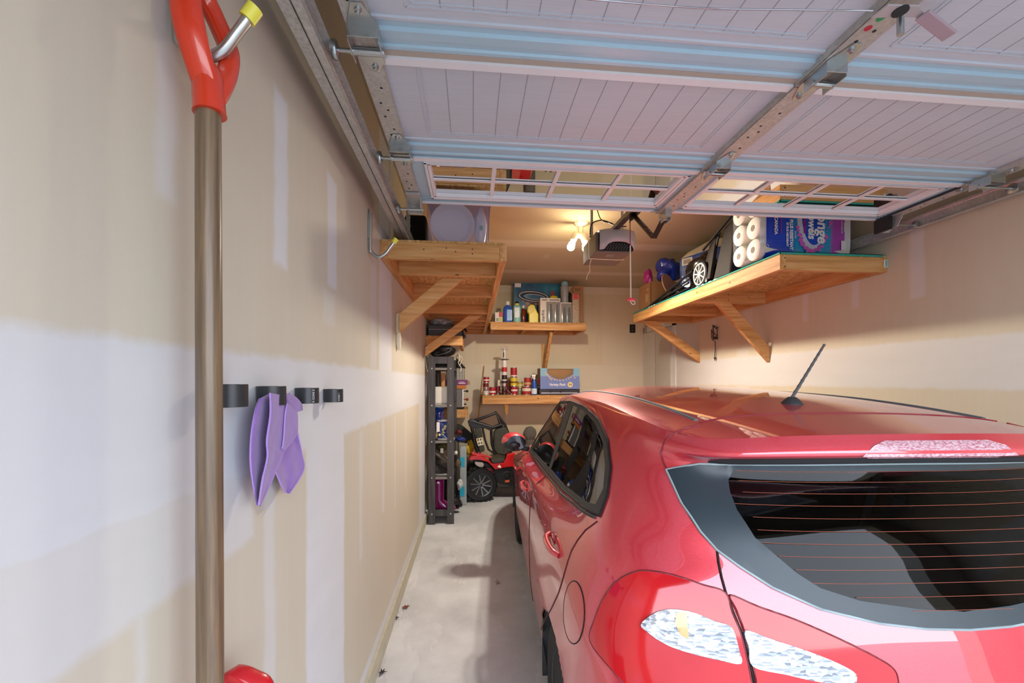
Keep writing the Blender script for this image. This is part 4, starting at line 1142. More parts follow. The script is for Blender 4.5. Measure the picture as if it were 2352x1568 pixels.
c = V((bx(1194, 5.62), 5.62, LZ)); GLJ = M('pale jar glass', 'c9c8b4', .1, trans=.6)
MB().lathe(c, [(.030, 0), (.034, .01), (.034, .06), (.026, .074), (.026, .078)], 18).build('jar_body', GLJ, t, smooth=50)
MB().lathe(c+V((0, 0, .078)), [(.028, 0), (.028, .0115)], 18).build('lid', S('gold lid', 'b49a4a', .3), t)
can(1209, 5.52, LZ, .125, .112, '9a2424', 'wide red can with a pale picture, under a smaller red can', ('d9d2b8', .45, .8))
can(1212, 5.56, LZ+.1125, .096, .118, 'a82c26', 'red can with a dark rim on top of the wide can', ('caa070', .2, .45))
can(1240, 5.60, LZ+.14, .06, .085, 'a12a2c', 'small red can on a black tin beside the blue carton')
can(1240, 5.60, LZ, .064, .139, '24262b', 'black tin squeezed between spray bottle and blue carton', ('8f9499', .7, .8), name='black_tin')
t = thing('handled_flask', 'black flask with a loop handle behind the blue spray bottle', 'flask', (bx(1227, 5.72), 5.72, LZ)); c = V((bx(1226, 5.72), 5.72, LZ))
MB().lathe(c, [(.033, 0), (.036, .01), (.036, .18), (.02, .21), (.02, .225)], 18).build('flask_body', S('black gloss plastic', '1c1b1b', .3), t, smooth=50)
MB().tube(arc(c+V((0, 0, .245)), .034, 0, 360, 20)[:-1], .008, 8, closed=True).build('loop_handle', S('black gloss plastic', '1c1b1b', .3), t, smooth=50)
t = thing('spray_bottle', 'blue and white spray bottle on the lower back shelf', 'spray bottle', (bx(1227, 5.50), 5.50, LZ)); c = V((bx(1227, 5.49), 5.49, LZ))
MB().lathe(c, [(.034, 0), (.038, .01), (.038, .09), (.030, .12), (.034, .15), (.018, .19), (.014, .205)], 20).build('bottle', S('blue bottle', '2455b0', .25, coat=.6), t, smooth=50)
m = MB(); m.lathe(c, [(.0386, .015), (.0386, .085)], 20); m.build('label', S('pale blue label', 'cfdcea', .4, var=.3, scale=50), t, smooth=50)
m = MB(); m.lathe(c+V((0, 0, .205)), [(.016, 0), (.016, .02), (.012, .024), (.012, .04)], 14); m.beam(c+V((-.035, 0, .258)), c+V((.02, 0, .258)), .022, .026); m.beam(c+V((-.025, 0, .25)), c+V((-.03, 0, .215)), .01, .008, (1, 0, 0)); m.build('spray_head', S('white nozzle', 'e4e2dc', .35), t, bevel=.002)
# pump / torch stand
t = thing('floor_pump', 'white and red hand pump with crossbar handle standing on the lower shelf', 'pump', (bx(1159, 5.52), 5.52, LZ)); c = V((bx(1158.5, 5.55), 5.55, LZ))
WPL = S('white pump tube', 'dad6cf', .3); m = MB()
m.lathe(c+V((0, 0, .10)), [(.014, 0), (.018, .03), (.030, .06), (.034, .09), (.034, .36), (.030, .375)], 20); m.lathe(c+V((0, 0, .475)), [(.014, 0), (.018, .02), (.018, .10), (.012, .13)], 16)
m.build('barrel', WPL, t, smooth=45)
for (a, b, cl) in ((.305, .365, 'b5232b'), (.205, .262, '2a1f1e'), (.155, .185, '2a2624')):
    m = MB(); m.lathe(c+V((0, 0, 0)), [(.0355, a), (.0355, b)], 20); m.build('band', S('band '+cl, cl, .4), t, smooth=45)
m = MB(); m.cyl(c+V((-.010, -.019, .50)), c+V((-.010, -.019, .56)), .006); m.build('dark_slot', S('black gloss plastic', '1c1b1b', .3), t)
m = MB(); m.lathe(c+V((0, 0, .47)), [(.02, -.06), (.02, -.012), (.062, -.004), (.062, .002), (.012, .008)], 24); m.build('hat_disc', S('dark grey disc', '3c3b3a', .4), t, smooth=45)
m = MB(); m.tube([c+V((-.045, 0, .612)), c+V((.045, 0, .612))], .012, 12, rs=[.015, .015]); m.cyl(c+V((0, 0, .59)), c+V((0, 0, .625)), .016); m.build('crossbar_handle', S('chrome like handle', 'd5d3cd', .2, metal=.5), t, bevel=.003)
m = MB()
for dx, dy in ((-.11, -.03), (.10, -.03), (0, .10)): m.tube([c+V((0, 0, .13)), c+V((dx*.4, dy*.4, .06)), c+V((dx, dy, .004))], .004, 6)
m.tube([c+V((-.11, -.03, .004)), c+V((.10, -.03, .004)), c+V((0, .10, .004))], .004, 6, closed=True); m.cyl(c+V((0, 0, .0)), c+V((0, 0, .12)), .016)
m.build('base_frame', S('brown steel base', '75655a', .4, metal=.5), t, smooth=50)
m = MB(); m.tube(smoothline([c+V((.03, -.02, .19)), c+V((.055, -.03, .16)), c+V((.05, -.04, .10)), c+V((0, -.045, .05)), c+V((-.08, -.05, .012))], 6), .006, 8); m.build('hose', S('black hose', '1a1a1a', .5), t, smooth=60)
# blue carton with cut-out, on a camping stove
Yb = 5.47; x0, x1 = bx(1241, Yb), bx(1331, Yb); zb = LZ+.075; zt = LZ+.352
t = thing('snack_carton', 'open blue cardboard display carton with a cut-out front, on top of the camp stove', 'carton', ((x0+x1)/2, 5.56, zb))
BLC = S('blue printed card', '6f83bb', .55); BLT = S('pale teal printed card', '7fb0c4', .55); BRC = S('brown card inside', '9b7750', .8)
cut = [(.17, 1.0), (.19, .76), (.30, .60), (.42, .49), (.58, .49), (.72, .60), (.83, .72), (.84, 1.0)]
poly = [(0, 0), (1, 0), (1, 1), (.84, 1)]+[(a, b) for a, b in cut[::-1][1:]]+[(0, 1)]
m = MB(); m.prism([(x0+(x1-x0)*a, Yb, zb+(zt-zb)*b) for a, b in poly], (0, .003, 0)); m.build('front_panel', BLC, t)
m = MB(); m.box(x0, x0+.003, Yb+.003, 5.72, zb, zt); m.box(x1-.003, x1, Yb+.003, 5.72, zb, zt); m.box(x0, x1, 5.717, 5.72, zb, zt); m.box(x0, x1, Yb, 5.72, zb-.0, zb+.003); m.build('carton_walls', BRC, t)
m = MB(); m.box(x0+.003, x1-.003, Yb+.05, Yb+.053, zb+.01, zt-.02); m.build('inner_flap', BRC, t)
m = MB(); m.box(x0, x0+(x1-x0)*.165, Yb-.001, Yb, zb+(zt-zb)*.62, zt); m.box(x0+(x1-x0)*.845, x1, Yb-.001, Yb, zb+(zt-zb)*.62, zt); m.build('teal_corner', BLT, t)
m = MB(); rnd = random.Random(3)
for a, b in [(.14+.02*i, .78-.045*i) for i in range(8)]+[(.36, .46), (.42, .44), (.5, .42), (.58, .43), (.66, .46), (.72, .52), (.78, .58), (.84, .64), (.88, .55), (.3, .5)]:
    m.lathe((x0+(x1-x0)*a, Yb, zb+(zt-zb)*b), [(.010, 0), (.010, -.0015)], 10, (0, 1, 0))
m.build('printed_snacks', S('snack print', 'd8b58c', .5, var=.5, scale=70), t)
text('Variety Pack', S('white print', 'f2efe9', .5), t, (x0+(x1-x0)*.22, Yb-.0015, zb+(zt-zb)*.17), (1, 0, 0), (0, 0, 1), .046, 'printed_words', shear=.2, bold=.0008, sx=.95)
m = MB(); m.lathe((x0+(x1-x0)*.76, Yb, zb+(zt-zb)*.22), [(.035, 0), (.035, -.0015)], 24, (0, 1, 0)); m.build('round_badge', S('cream badge', 'e8d79a', .5), t)
text('54', S('brown print', '6b4a1c', .5), t, (x0+(x1-x0)*.76, Yb-.002, zb+(zt-zb)*.175), (1, 0, 0), (0, 0, 1), .042, 'badge_number', 'CENTER', bold=.001)
t = thing('camp_stove', 'flat black camp stove under the blue carton', 'stove', ((x0+x1)/2, 5.58, LZ))
m = MB(); m.box(x0-.015, x1+.0, 5.46, 5.76, LZ, LZ+.073); m.build('stove_body', S('black enamel', '1b1c1f', .3, coat=.5), t, bevel=.006)
m = MB(); m.box(x0+.01, x1-.03, 5.457, 5.46, LZ+.018, LZ+.034); m.build('silver_strip', S('silver strip', 'a8abb0', .3, metal=.7), t)
for f in (.26, .52):
    m = MB(); m.lathe((x0+(x1-x0)*f, 5.46, LZ+.045), [(.014, 0), (.014, -.014), (.010, -.018)], 16, (0, 1, 0)); m.build('control_knob', S('black gloss plastic', '1c1b1b', .3), t, smooth=40)
# stick leaning at the left end of that shelf
t = thing('broom_handle', 'thin wooden stick leaning against the back wall left of the can shelf', 'stick', on(1098, 1000, Y=5.8))
MB().tube([on(1112, 840, Y=5.885), on(1106, 895, Y=5.87), on(1099, 960, Y=5.86), on(1088, 1085, Y=5.85)], .0085, 8).build('shaft', PZ, t, smooth=60)
m = MB(); m.tube([on(1111, 895, Y=5.86), on(1104, 915, Y=5.85), on(1102, 935, Y=5.85)], .004, 6); m.build('twine', S('brown twine', '8a6440', .8), t)
t = thing('lime_level', 'thin yardstick with a lime green top hanging below the can shelf', 'yardstick', on(1160, 985, Y=5.86))
a, b = on(1158, 930, Y=5.86), on(1163, 945, Y=5.86); m = MB(); m.box(a.x, b.x, 5.893, 5.899, b.z, 1.185); m.build('lime_tip', S('lime plastic', 'b9d92c', .4), t)
b2 = on(1161, 990, Y=5.86); m = MB(); m.box(a.x+.005, b.x-.006, 5.894, 5.899, b2.z, b.z); m.build('pale_blade', S('pale blade', 'c6c8bf', .4), t)

# ---- upper shelf
UZ = Z1+.0125; YU = 5.47
def bottle(px, w, hpx, Y, prof, mat, name, label, cat, capmat=None, caph=.03, capr=.4, grp='bottles on the upper back shelf', sx=1.):
    x = bx(px, Y); h = hpx; c = V((x, Y, UZ)); r = w/2
    t = thing(name, label, cat, c, grp)
    m = MB(); m.lathe(c, [(r*a, h*b) for a, b in prof], 22)
    m.v = [V((c.x+(v.x-c.x), c.y+(v.y-c.y)*sx, v.z)) for v in m.v]; m.build('bottle_body', mat, t, smooth=50)
    if capmat: m = MB(); m.lathe(c+V((0, 0, h*prof[-1][1]-.002)), [(r*capr, 0), (r*capr, caph*.9), (r*capr*.8, caph)], 18); m.build('cap', capmat, t, smooth=40)
    return t, c
JUG = [(.9, 0), (1, .03), (1, .70), (.85, .80), (.45, .88), (.34, .90)]
t, c = bottle(1166, .118, .262, YU, JUG, S('blue washer fluid', '2b5fc0', .2, coat=.6, var=.15), 'blue_jug', 'blue plastic jug with a white cap on the upper back shelf', 'jug', S('white cap', 'e6e6dd', .4), .05, .45, sx=.7)
m = MB(); m.box(c.x-.012, c.x+.055, c.y-.0445, c.y-.040, UZ+.03, UZ+.17); m.build('label', S('light blue label', '8db4e4', .4, var=.3, scale=35), t)
t, c = bottle(1187.5, .105, .265, YU, [(.9, 0), (1, .03), (.92, .35), (1, .6), (.95, .82), (.55, .90)], S('aqua bottle', '8fc9c0', .2, coat=.6, var=.15), 'aqua_bottle', 'aqua bottle with a yellow-green collar, right of the blue jug', 'bottle', S('lime cap', 'c3cf5a', .4), .022, .62, sx=.7)
m = MB(); m.lathe(c+V((0, 0, .259)), [(.03, 0), (.024, .02), (.012, .028)], 16); m.build('black_cap', S('black gloss plastic', '1c1b1b', .3), t, smooth=50)
m = MB(); m.box(c.x-.036, c.x+.028, c.y-.0405, c.y-.037, UZ+.07, UZ+.2); m.build('label', S('white green label', 'cfe0dc', .4, var=.4, scale=45), t)
t, c = bottle(1202, .062, .21, YU, [(.9, 0), (1, .03), (1, .86), (.5, .94)], S('brown bottle', '6a2412', .2, coat=.6), 'brown_bottle', 'slim brown bottle with a white cap between aqua bottle and yellow jug', 'bottle', S('white cap', 'e6e6dd', .4), .04, .5)
# yellow jug with handle gap
Yj = YU-.02; xj0, xj1 = bx(1213, Yj), bx(1237, Yj); zj = UZ
t = thing('yellow_jug', 'bright yellow plastic jug with a moulded handle on the upper back shelf', 'jug', ((xj0+xj1)/2, Yj, UZ))
W = xj1-xj0; YEL = S('yellow plastic', 'e6d21f', .35, var=.05)
m = MB(); m.prism([(xj0+W*a, Yj, zj+.252*b) for a, b in ((.08, 0), (1, 0), (1, .48), (.72, .78), (.62, .96), (.30, 1), (-.05, .86), (-.08, .58), (.08, .50))], (0, .085, 0)); m.build('jug_body', YEL, t, bevel=.012, bseg=3)
m = MB(); m.prism([(xj0+W*a, Yj-.004, zj+.252*b) for a, b in ((.0, .86), (.30, .94), (.50, .80), (.52, .62), (.30, .52), (.02, .58))], (0, .004, 0)); m.build('side_bulge', S('deep yellow plastic', 'd3bb14', .35), t, bevel=.0015)
m = MB(); m.lathe((xj0+W*.42, Yj+.04, zj+.25), [(.022, 0), (.022, .02)], 16); m.build('cap', S('dark brown cap', '2e231c', .4), t)
t, c = bottle(1146, .05, .20, 5.62, [(.9, 0), (1, .03), (1, .7), (.4, .9)], S('white bottle', 'c9c6b6', .35, var=.2), 'pale_bottle', 'pale bottle at the far left of the upper back shelf, behind a small carton', 'bottle', S('grey cap', '6c6a66', .4), .03, .42)
x0, x1 = bx(1137, YU), bx(1154, YU)
t = thing('small_carton', 'small white, red and yellow carton at the left end of the upper back shelf', 'carton', ((x0+x1)/2, YU, UZ))
m = MB(); m.box(x0, x1, YU-.03, YU+.06, UZ, UZ+.135); m.build('carton', S('white card', 'e2ded4', .5, var=.1), t, bevel=.001)
m = MB(); m.box(x0+.05, x1+.0005, YU-.0315, YU-.03, UZ+.075, UZ+.135); m.build('red_panel', S('red print', 'c8342e', .5), t)
m = MB(); m.box(x0+.05, x1+.0005, YU-.0315, YU-.03, UZ+.02, UZ+.07); m.build('yellow_panel', S('yellow green print', 'c5c25a', .5), t)
m = MB()
for k in range(5): m.box(x0+.015+k*.006, x0+.018+k*.006, YU-.031, YU-.03, UZ+.02, UZ+.06)
m.build('bar_stripes', S('black print', '26262a', .5), t)
# big blue toy box at the back
Yt = 5.74; x0, x1 = bx(1180, Yt), bx(1287, Yt); zt = on(1240, 648, Y=Yt).z
t = thing('toy_box', 'large dark blue picture box standing behind the bottles', 'box', ((x0+x1)/2, Yt, UZ))
m = MB(); m.box(x0, x1, Yt, Yt+.09, UZ, zt); TB = NT('deep blue print'); n_ = TB.noise(TB.coord(), 5, 4)
TB.set(Base_Color=TB.ramp(n_, (.3, '0f3a66'), (.55, '1f6f98'), (.75, '3fa0b8')), Roughness=.4); m.build('carton', TB.m, t, bevel=.002)
m = MB(); m.box(x0+.015, x0+.10, Yt-.001, Yt, zt-.075, zt-.02); m.build('white_label', S('white print', 'f2efe9', .5), t)
m = MB(); m.box(x0, x1, Yt-.0015, Yt, zt-.008, zt); m.build('red_edge', S('red edge', '9c3a44', .5), t)
def ell(cx, cz, a, b, rot=0, n=30): 
    cr, sr = math.cos(rot), math.sin(rot)
    return [V((cx+a*math.cos(q)*cr-b*math.sin(q)*sr, Yt-.003, cz+a*math.cos(q)*sr+b*math.sin(q)*cr)) for q in [2*math.pi*i/n for i in range(n)]]
cx, cz = x0+(x1-x0)*.42, zt-.20
m = MB(); m.tube(ell(cx, cz, .20, .065, -.08), .010, 6, closed=True); m.tube(ell(cx+.02, cz-.005, .14, .035, -.08), .007, 6, closed=True); m.build('printed_track_ring', S('grey white print', 'c3c2cc', .5, var=.4, scale=30), t)
m = MB(); m.tube(ell(cx, cz, .215, .078, -.08), .006, 6, closed=True); m.tube(ell(cx+.01, cz-.003, .17, .05, -.08), .008, 6, closed=True); m.build('printed_track_shadow', S('black print', '26262a', .5), t)
m = MB()
for a, b, r in ((-.14, -.06, .02), (-.08, -.09, .03), (-.02, -.10, .028), (.05, -.09, .03), (.10, -.11, .022), (-.10, -.13, .02), (.0, -.14, .02)): m.lathe((cx+a, Yt, cz+b), [(r, 0), (r, -.002)], 9, (0, 1, 0))
m.build('printed_shapes', S('pinkish print', 'b98a86', .5, var=.5, scale=40), t)
m = MB(); m.box(x1-.13, x1-.09, Yt-.002, Yt, zt-.21, zt-.12); m.build('red_print', S('red print', 'c8342e', .5), t)
text('TRACK SET', S('white print', 'f2efe9', .5), t, (x0+.12, Yt-.002, zt-.10), (1, 0, 0), (0, 0, 1), .03, 'faint_words') if False else None
# glass set boxes
def winbox(p0, p1, Y, d, top, nm, label, words=None):
    x0, x1 = bx(p0, Y), bx(p1, Y)
    t = thing(nm, label, 'box', ((x0+x1)/2, Y+d/2, UZ)); h = top-UZ
    WC = S('white card', 'e2ded4', .5, var=.1)
    m = MB(); m.box(x0, x1, Y, Y+d, UZ, top); m.build('carton', WC, t, bevel=.0015)
    m = MB(); a = x0+(x1-x0)*(.30 if words else .06); m.box(a, x1-.004, Y-.0012, Y, UZ+.005, top-(.05 if words else .012)); m.build('clear_window', S('grey glassware window', '8f928f', .2, var=.35, scale=22, coat=.5), t)
    m = MB(); k = 0
    for f in ((.5, .82) if words else (.3, .75)):
        c = V((x0+(x1-x0)*f, Y, UZ+.01)); m.lathe(c, [(.020, 0), (.024, .01), (.026, h*.5), (.020, h*.62), (.023, h*.72)], 14)
    m.v = [V((v.x, Y-.002-(Y-v.y)*.12 if v.y < Y else Y-.0005, v.z)) for v in m.v]; m.build('glassware', S('smoked glassware', '6f7474', .15, coat=1., var=.3, scale=30), t, smooth=50)
    if words: text(words, S('plum print', '5c2f3e', .5), t, (x0+(x1-x0)*.20, Y-.0012, UZ+.02), (0, 0, 1), (-1, 0, 0), .055, 'printed_words', bold=.001)
    return t, x0, x1
YB1 = 5.42
t, gx0, gx1 = winbox(1241, 1287, YB1, .14, on(1262, 684, Y=YB1).z, 'glassware_box', 'white carton with a window of glassware and upright lettering', 'starfrit')
tp = on(1262, 684, Y=YB1).z
m = MB(); m.box(gx0+.02, gx0+.09, YB1-.0015, YB1, tp-.035, tp-.018); m.box(gx0+.12, gx1-.01, YB1-.0015, YB1, tp-.035, tp-.018); m.build('grey_print', S('grey print', '8d8a88', .5), t)
t2, hx0, hx1 = winbox(1287.5, 1313, YB1+.01, .13, on(1300, 694, Y=YB1).z, 'glassware_box', 'shorter windowed glassware carton under the clear water bottle')
yl = thing('yellow_sponge', 'small yellow oval tub on top of the windowed glassware carton', 'tub', (bx(1272, 5.50), 5.50, tp))
MB().sphere((bx(1272, 5.50), 5.50, tp+.024), .024, 16, (2.2, 1.5, 1)).build('tub', YEL, yl, smooth=60)
t = thing('water_bottle', 'clear bottle with a light blue cap standing on the shorter glassware carton', 'bottle', (bx(1297, 5.48), 5.48, on(1300, 694, Y=YB1).z)); c = V((bx(1297, 5.48), 5.48, on(1300, 694, Y=YB1).z))
MB().lathe(c, [(.045, 0), (.052, .01), (.048, .08), (.054, .15), (.056, .21), (.040, .235)], 22).build('bottle_body', M('clear bottle plastic', 'c3ccd2', .12, trans=.5, var=.2, scale=30, coat=.6), t, smooth=50)
MB().lathe(c+V((0, 0, .235)), [(.042, 0), (.044, .01), (.040, .035), (.030, .047)], 20).build('cap', S('light blue cap', '86bcd4', .35), t, smooth=50)
Yc = 5.50; x0, x1 = bx(1317, Yc), bx(1340, Yc); ct = on(1328, 657, Y=Yc).z
t = thing('tall_carton', 'tall brown cardboard box at the right end of the upper back shelf', 'box', ((x0+x1)/2, Yc, UZ))
CARD = S('brown cardboard', 'a47b56', .8, var=.1); m = MB(); m.box(x0, x1, Yc, Yc+.16, UZ, ct); m.build('carton', CARD, t, bevel=.0015)
m = MB()
for dz in (.03, .045, .06, .10, .115): m.box(x0+.02, x1-.045, Yc-.001, Yc, ct-dz-.006, ct-dz)
m.build('dark_print', S('dark brown print', '5a4230', .7), t)
m = MB(); m.prism([(x0-.055, Yc+.02, ct-.07), (x0, Yc+.02, ct), (x0, Yc+.022, ct-.12)], (0, .003, 0)); m.build('open_flap', CARD, t)
x0, x1 = bx(1314, 5.44), bx(1329, 5.44); rt = on(1320, 675, Y=5.44).z
t = thing('blister_pack', 'narrow clear pack with a red header, left of the tall brown box', 'pack', ((x0+x1)/2, 5.44, UZ))
m = MB(); m.box(x0, x1, 5.42, 5.47, UZ, rt); m.build('clear_pack', M('speckled clear pack', 'b9aa96', .2, var=.6, scale=60, coat=.6), t, bevel=.004)
m = MB(); m.box(x0+.01, x1-.012, 5.4185, 5.42, rt-.075, rt-.005); m.build('red_header', S('red header print', 'd14a50', .5), t)
t = thing('dark_folder', 'dark flat folder standing between the water bottle and the brown box', 'folder', (bx(1311, 5.62), 5.62, UZ))
m = MB(); m.box(bx(1302, 5.68), bx(1318, 5.68), 5.68, 5.70, UZ, on(1310, 668, Y=5.62).z); m.build('cover', S('dark maroon card', '2a1a1c', .6), t)

# ================================================================ right shelf load
RZ = Z1+.022
# towel pack
tx0, tx1, ty0, ty1, tz0, tz1 = 1.79, 2.388, 2.45, 2.735, RZ, RZ+.555
tp = thing('paper_towel_pack', 'large blue and white plastic-wrapped pack of paper towel rolls', 'paper towels', ((tx0+tx1)/2, (ty0+ty1)/2, RZ))
ROLL = M('white paper roll', 'e9e4da', .85, var=.03, bump=.15, bscale=200)
for j in range(2):
    for i in range(4):
        cy = ty0+.071+j*.143; cz = tz0+.069+i*.139
        for (a, b) in ((tx0-.012, tx0+.285), (tx0+.29, tx1+.006)):
            m = MB(); m.lathe((a, cy, cz), [(.019, .012), (.020, 0), (.058, 0), (.067, .008), (.067, b-a-.008), (.058, b-a), (.020, b-a), (.019, b-a-.01)], 22, (1, 0, 0)); r = m.build('paper_roll', ROLL, tp, smooth=45)
            m = MB(); m.lathe((a-.001 if a < tx0 else b-.013, cy, cz), [(.0185, 0), (.0185, .014)], 16, (1, 0, 0)); m.build('cardboard_core', S('grey brown core', '8f8578', .9), r)
WR = NT('printed blue plastic wrap'); sp_ = WR.n.new('ShaderNodeSeparateXYZ'); WR.l.new(WR.coord(), sp_.inputs[0])
X_ = WR.math('ADD', sp_.outputs['X'], WR.math('MULTIPLY', WR.math('SUBTRACT', WR.noise(WR.coord(), 3, 2), .5), .03))
xx = WR.math('DIVIDE', WR.math('ADD', X_, (tx1-tx0)/2), tx1-tx0)
WR.set(Base_Color=WR.ramp(xx, (.0, 'd9dde2'), (.035, 'd9dde2'), (.04, '1b3fc0'), (.30, '2450c8'), (.40, '1d9fd0'), (.62, '1aa0d4'), (.76, '18a0cc'), (.80, 'b04db8'), (.93, 'b650bc'), (.945, 'ece9ec')), Roughness=.22)
WR.b.inputs['Coat Weight'].default_value = .8; WR.bump(WR.noise(WR.mapping(WR.coord(), scale=(1, 1, 3)), 6, 3), .35, .01); WR = WR.m
m = MB(); N = 26; prof = []
def sup(a, n=5.):
    c, s = math.cos(a), math.sin(a); r = (abs(c)**n+abs(s)**n)**(-1/n); return c*r, s*r
cyc, czc = (ty0+ty1)/2, (tz0+tz1)/2
ring = [sup(2*math.pi*i/48, 7.) for i in range(48)]
rows_ = []
for f in [0, .02, .1, .25, .5, .75, .9, .97, 1]:
    x = tx0+.028+(tx1-tx0-.028)*f; k = .985+.03*math.sin(math.pi*min(1, f*1.05))**.5
    rows_.append([V((x, cyc+(ty1-ty0)/2*1.0*k*q[0], czc+(tz1-tz0)/2*k*q[1]*1.0)) for q in ring+[ring[0]]])
m.grid(rows_); wrap = m.build('printed_wrap', WR, tp, smooth=60)
m = MB(); rows_ = []
for f, k in ((0, 1.0), (.5, .99), (1, .93)):
    x = tx0+.028-.038*f; rows_.append([V((x, cyc+(ty1-ty0)/2*k*q[0], czc+(tz1-tz0)/2*k*q[1])) for q in ring+[ring[0]]])
m.grid(rows_); m.build('clear_wrap_end', M('cloudy clear film', 'eef1f4', .12, alpha=.5, coat=.8), tp, smooth=60)
yp = ty0-.006; DN, UPX = (0, 0, -1), (1, 0, 0)
WT = S('white print', 'f2efe9', .5); 
def P_(px, py): q = on(px, py, Y=yp); return V((q.x, yp, q.z))
def oval(c, a, b, n=40, y=0.): return [V((c.x+a*math.cos(q), yp-y, c.z+b*math.sin(q))) for q in [2*math.pi*i/n for i in range(n)]]
c0 = P_(1868, 492)
m = MB(); m.prism(oval(V((c0.x-.012, 0, c0.z-.004)), .098, .222, y=.0008), (0, .0006, 0)); m.build('silver_oval', S('silver print', 'c6cbd8', .35), wrap)
m = MB(); m.prism(oval(V((c0.x+.004, 0, c0.z+.012)), .082, .205, y=.0016), (0, .0006, 0)); m.build('blue_oval', S('royal blue print', '1f4fc4', .35), wrap)
m = MB(); rnd = random.Random(5)
for i in range(46):
    q = math.radians(200+rnd.random()*150); rr = 1.03+rnd.random()*.22*(1 if i % 3 else .4)
    cc = V((c0.x-.004+.100*math.cos(q)*rr, yp-.0012-.00006*i, c0.z+.225*math.sin(q)*(.98+.12*rnd.random()))); s_ = .004+.008*rnd.random()
    m.prism([cc+V((s_*math.cos(w_)*(1.6 if i % 2 else 1), 0, s_*math.sin(w_))) for w_ in [2*math.pi*j/9 for j in range(9)]], (0, .00003, 0))
m.build('pink_splash', S('pink splash print', 'cf62bd', .4), wrap)
MGP = S('magenta print', 'b3268e', .5)
def PT_(w, px, py, size, dy, mat=WT, **k): text(w, mat, wrap, P_(px, py)+V((0, -dy, 0)), DN, UPX, size, 'printed_words', 'RIGHT', **k)
PT_('Sponge', 1877, 559, .098, .0048, bold=.0028, shear=.12, sx=.98); PT_('Towels', 1856, 549, .070, .0048, bold=.0022, shear=.12, sx=.92)
PT_('PREMIUM', 1844.5, 536, .024, .0048, MGP, bold=.0008); PT_('PLUS RESISTANT', 1814, 574, .030, .0015, bold=.0012, sx=.86)
PT_('ET PLUS ABSORBANT', 1806, 566, .0195, .0015, bold=.0007, sx=.8); PT_('NOTRE', 1825, 547, .014, .0015); PT_('CANADA', 1779, 538, .030, .0015, bold=.0008, sx=.85)
m = MB(); a, b = P_(1793, 500), P_(1795, 537); m.box(a.x, a.x+.0045, yp-.001, yp, b.z, a.z); m.build('magenta_line', S('magenta print', 'b3268e', .5), wrap)
m = MB(); c1 = P_(1761, 566)
for k in range(3):
    q = [c1+V((.013*math.cos(math.radians(120*k+w_)), -.0012, .013*math.sin(math.radians(120*k+w_)))) for w_ in (0, 35, 70, 90)]; m.tube(q, .0014, 5)
m.build('recycling_mark', WT, wrap)
m = MB(); a, b = P_(1932, 553), P_(1943, 575); m.box(a.x, b.x, yp-.0012, yp, b.z, a.z); m.build('white_code_patch', WT, wrap)
text('ROLLS', WT, wrap, P_(1938, 512)+V((0, -.0012, 0)), DN, UPX, .02, 'printed_words', bold=.0006); text('ROULEAUX', WT, wrap, P_(1932, 508)+V((0, -.0012, 0)), DN, UPX, .015, 'printed_words')
# dark rubber mat under the load
mt = MB(); mt.box(1.815, 2.40, 2.36, 4.2, RZ-.0055, RZ-.0015) ; mat_ = mt.build('rubber_mat', M('black ribbed rubber', '15151a', .6, bump=.8, bscale=90), None, base=(2.1, 3.3, RZ)); tag(mat_, 'black ribbed rubber mat lying under the load on the right overhead shelf', 'mat')
# dark speckled folded bag
BW = M('dark speckled mesh fabric', '2a231c', .8, var=.8, scale=160, bump=.6, bscale=140)
t = thing('cargo_bag', 'dark speckled folding shopping-cart bag behind the paper towel pack', 'bag', (2.05, 3.05, RZ))
m = MB(); m.prism([(1.84, 2.86, RZ+.001), (1.84, 3.08, RZ+.001), (1.90, 3.02, RZ+.40), (1.90, 2.88, RZ+.43)], (.30, 0, 0)); m.build('bag_body', BW, t, bevel=.02, bseg=3)
m = MB(); m.prism([(1.83, 3.10, RZ+.03), (1.87, 3.30, RZ+.05), (1.93, 3.26, RZ+.36), (1.89, 3.10, RZ+.40)], (.03, 0, 0)); m.build('side_panel', BW, t, bevel=.006)
m = MB(); m.beam((1.87, 3.26, RZ+.30), (1.87, 2.86, RZ+.44), .014, .014); m.beam((1.85, 3.18, RZ+.02), (1.90, 3.08, RZ+.38), .014, .014); m.build('frame_bar', S('black frame tube', '222326', .4), t)
# wheel with pale spokes
t = thing('cart_wheel', 'spoked cart wheel with a cream hub cap at the edge of the right overhead shelf', 'wheel', (1.845, 3.26, RZ))
cw = V((1.852, 3.26, RZ+.103)); m = MB(); m.lathe(cw, [(.086, .012), (.10, .010), (.103, 0), (.10, -.010), (.086, -.012)], 36, (1, 0, 0)); m.build('tyre', TYRE, t, smooth=45)
CRM = S('cream plastic', 'e9e2cf', .4); m = MB()
m.tube([cw+V((-.014, .084*math.cos(q), .084*math.sin(q))) for q in [2*math.pi*i/32 for i in range(32)]], .006, 8, closed=True); m.lathe(cw+V((-.020, 0, 0)), [(.018, 0), (.018, .02)], 16, (1, 0, 0))
for k in range(9):
    q = 2*math.pi*k/9+.2; m.beam(cw+V((-.016, .012*math.cos(q), .012*math.sin(q))), cw+V((-.016, .082*math.cos(q), .082*math.sin(q))), .009, .005, (1, 0, 0))
m.build('hub_cap', CRM, t, smooth=40)
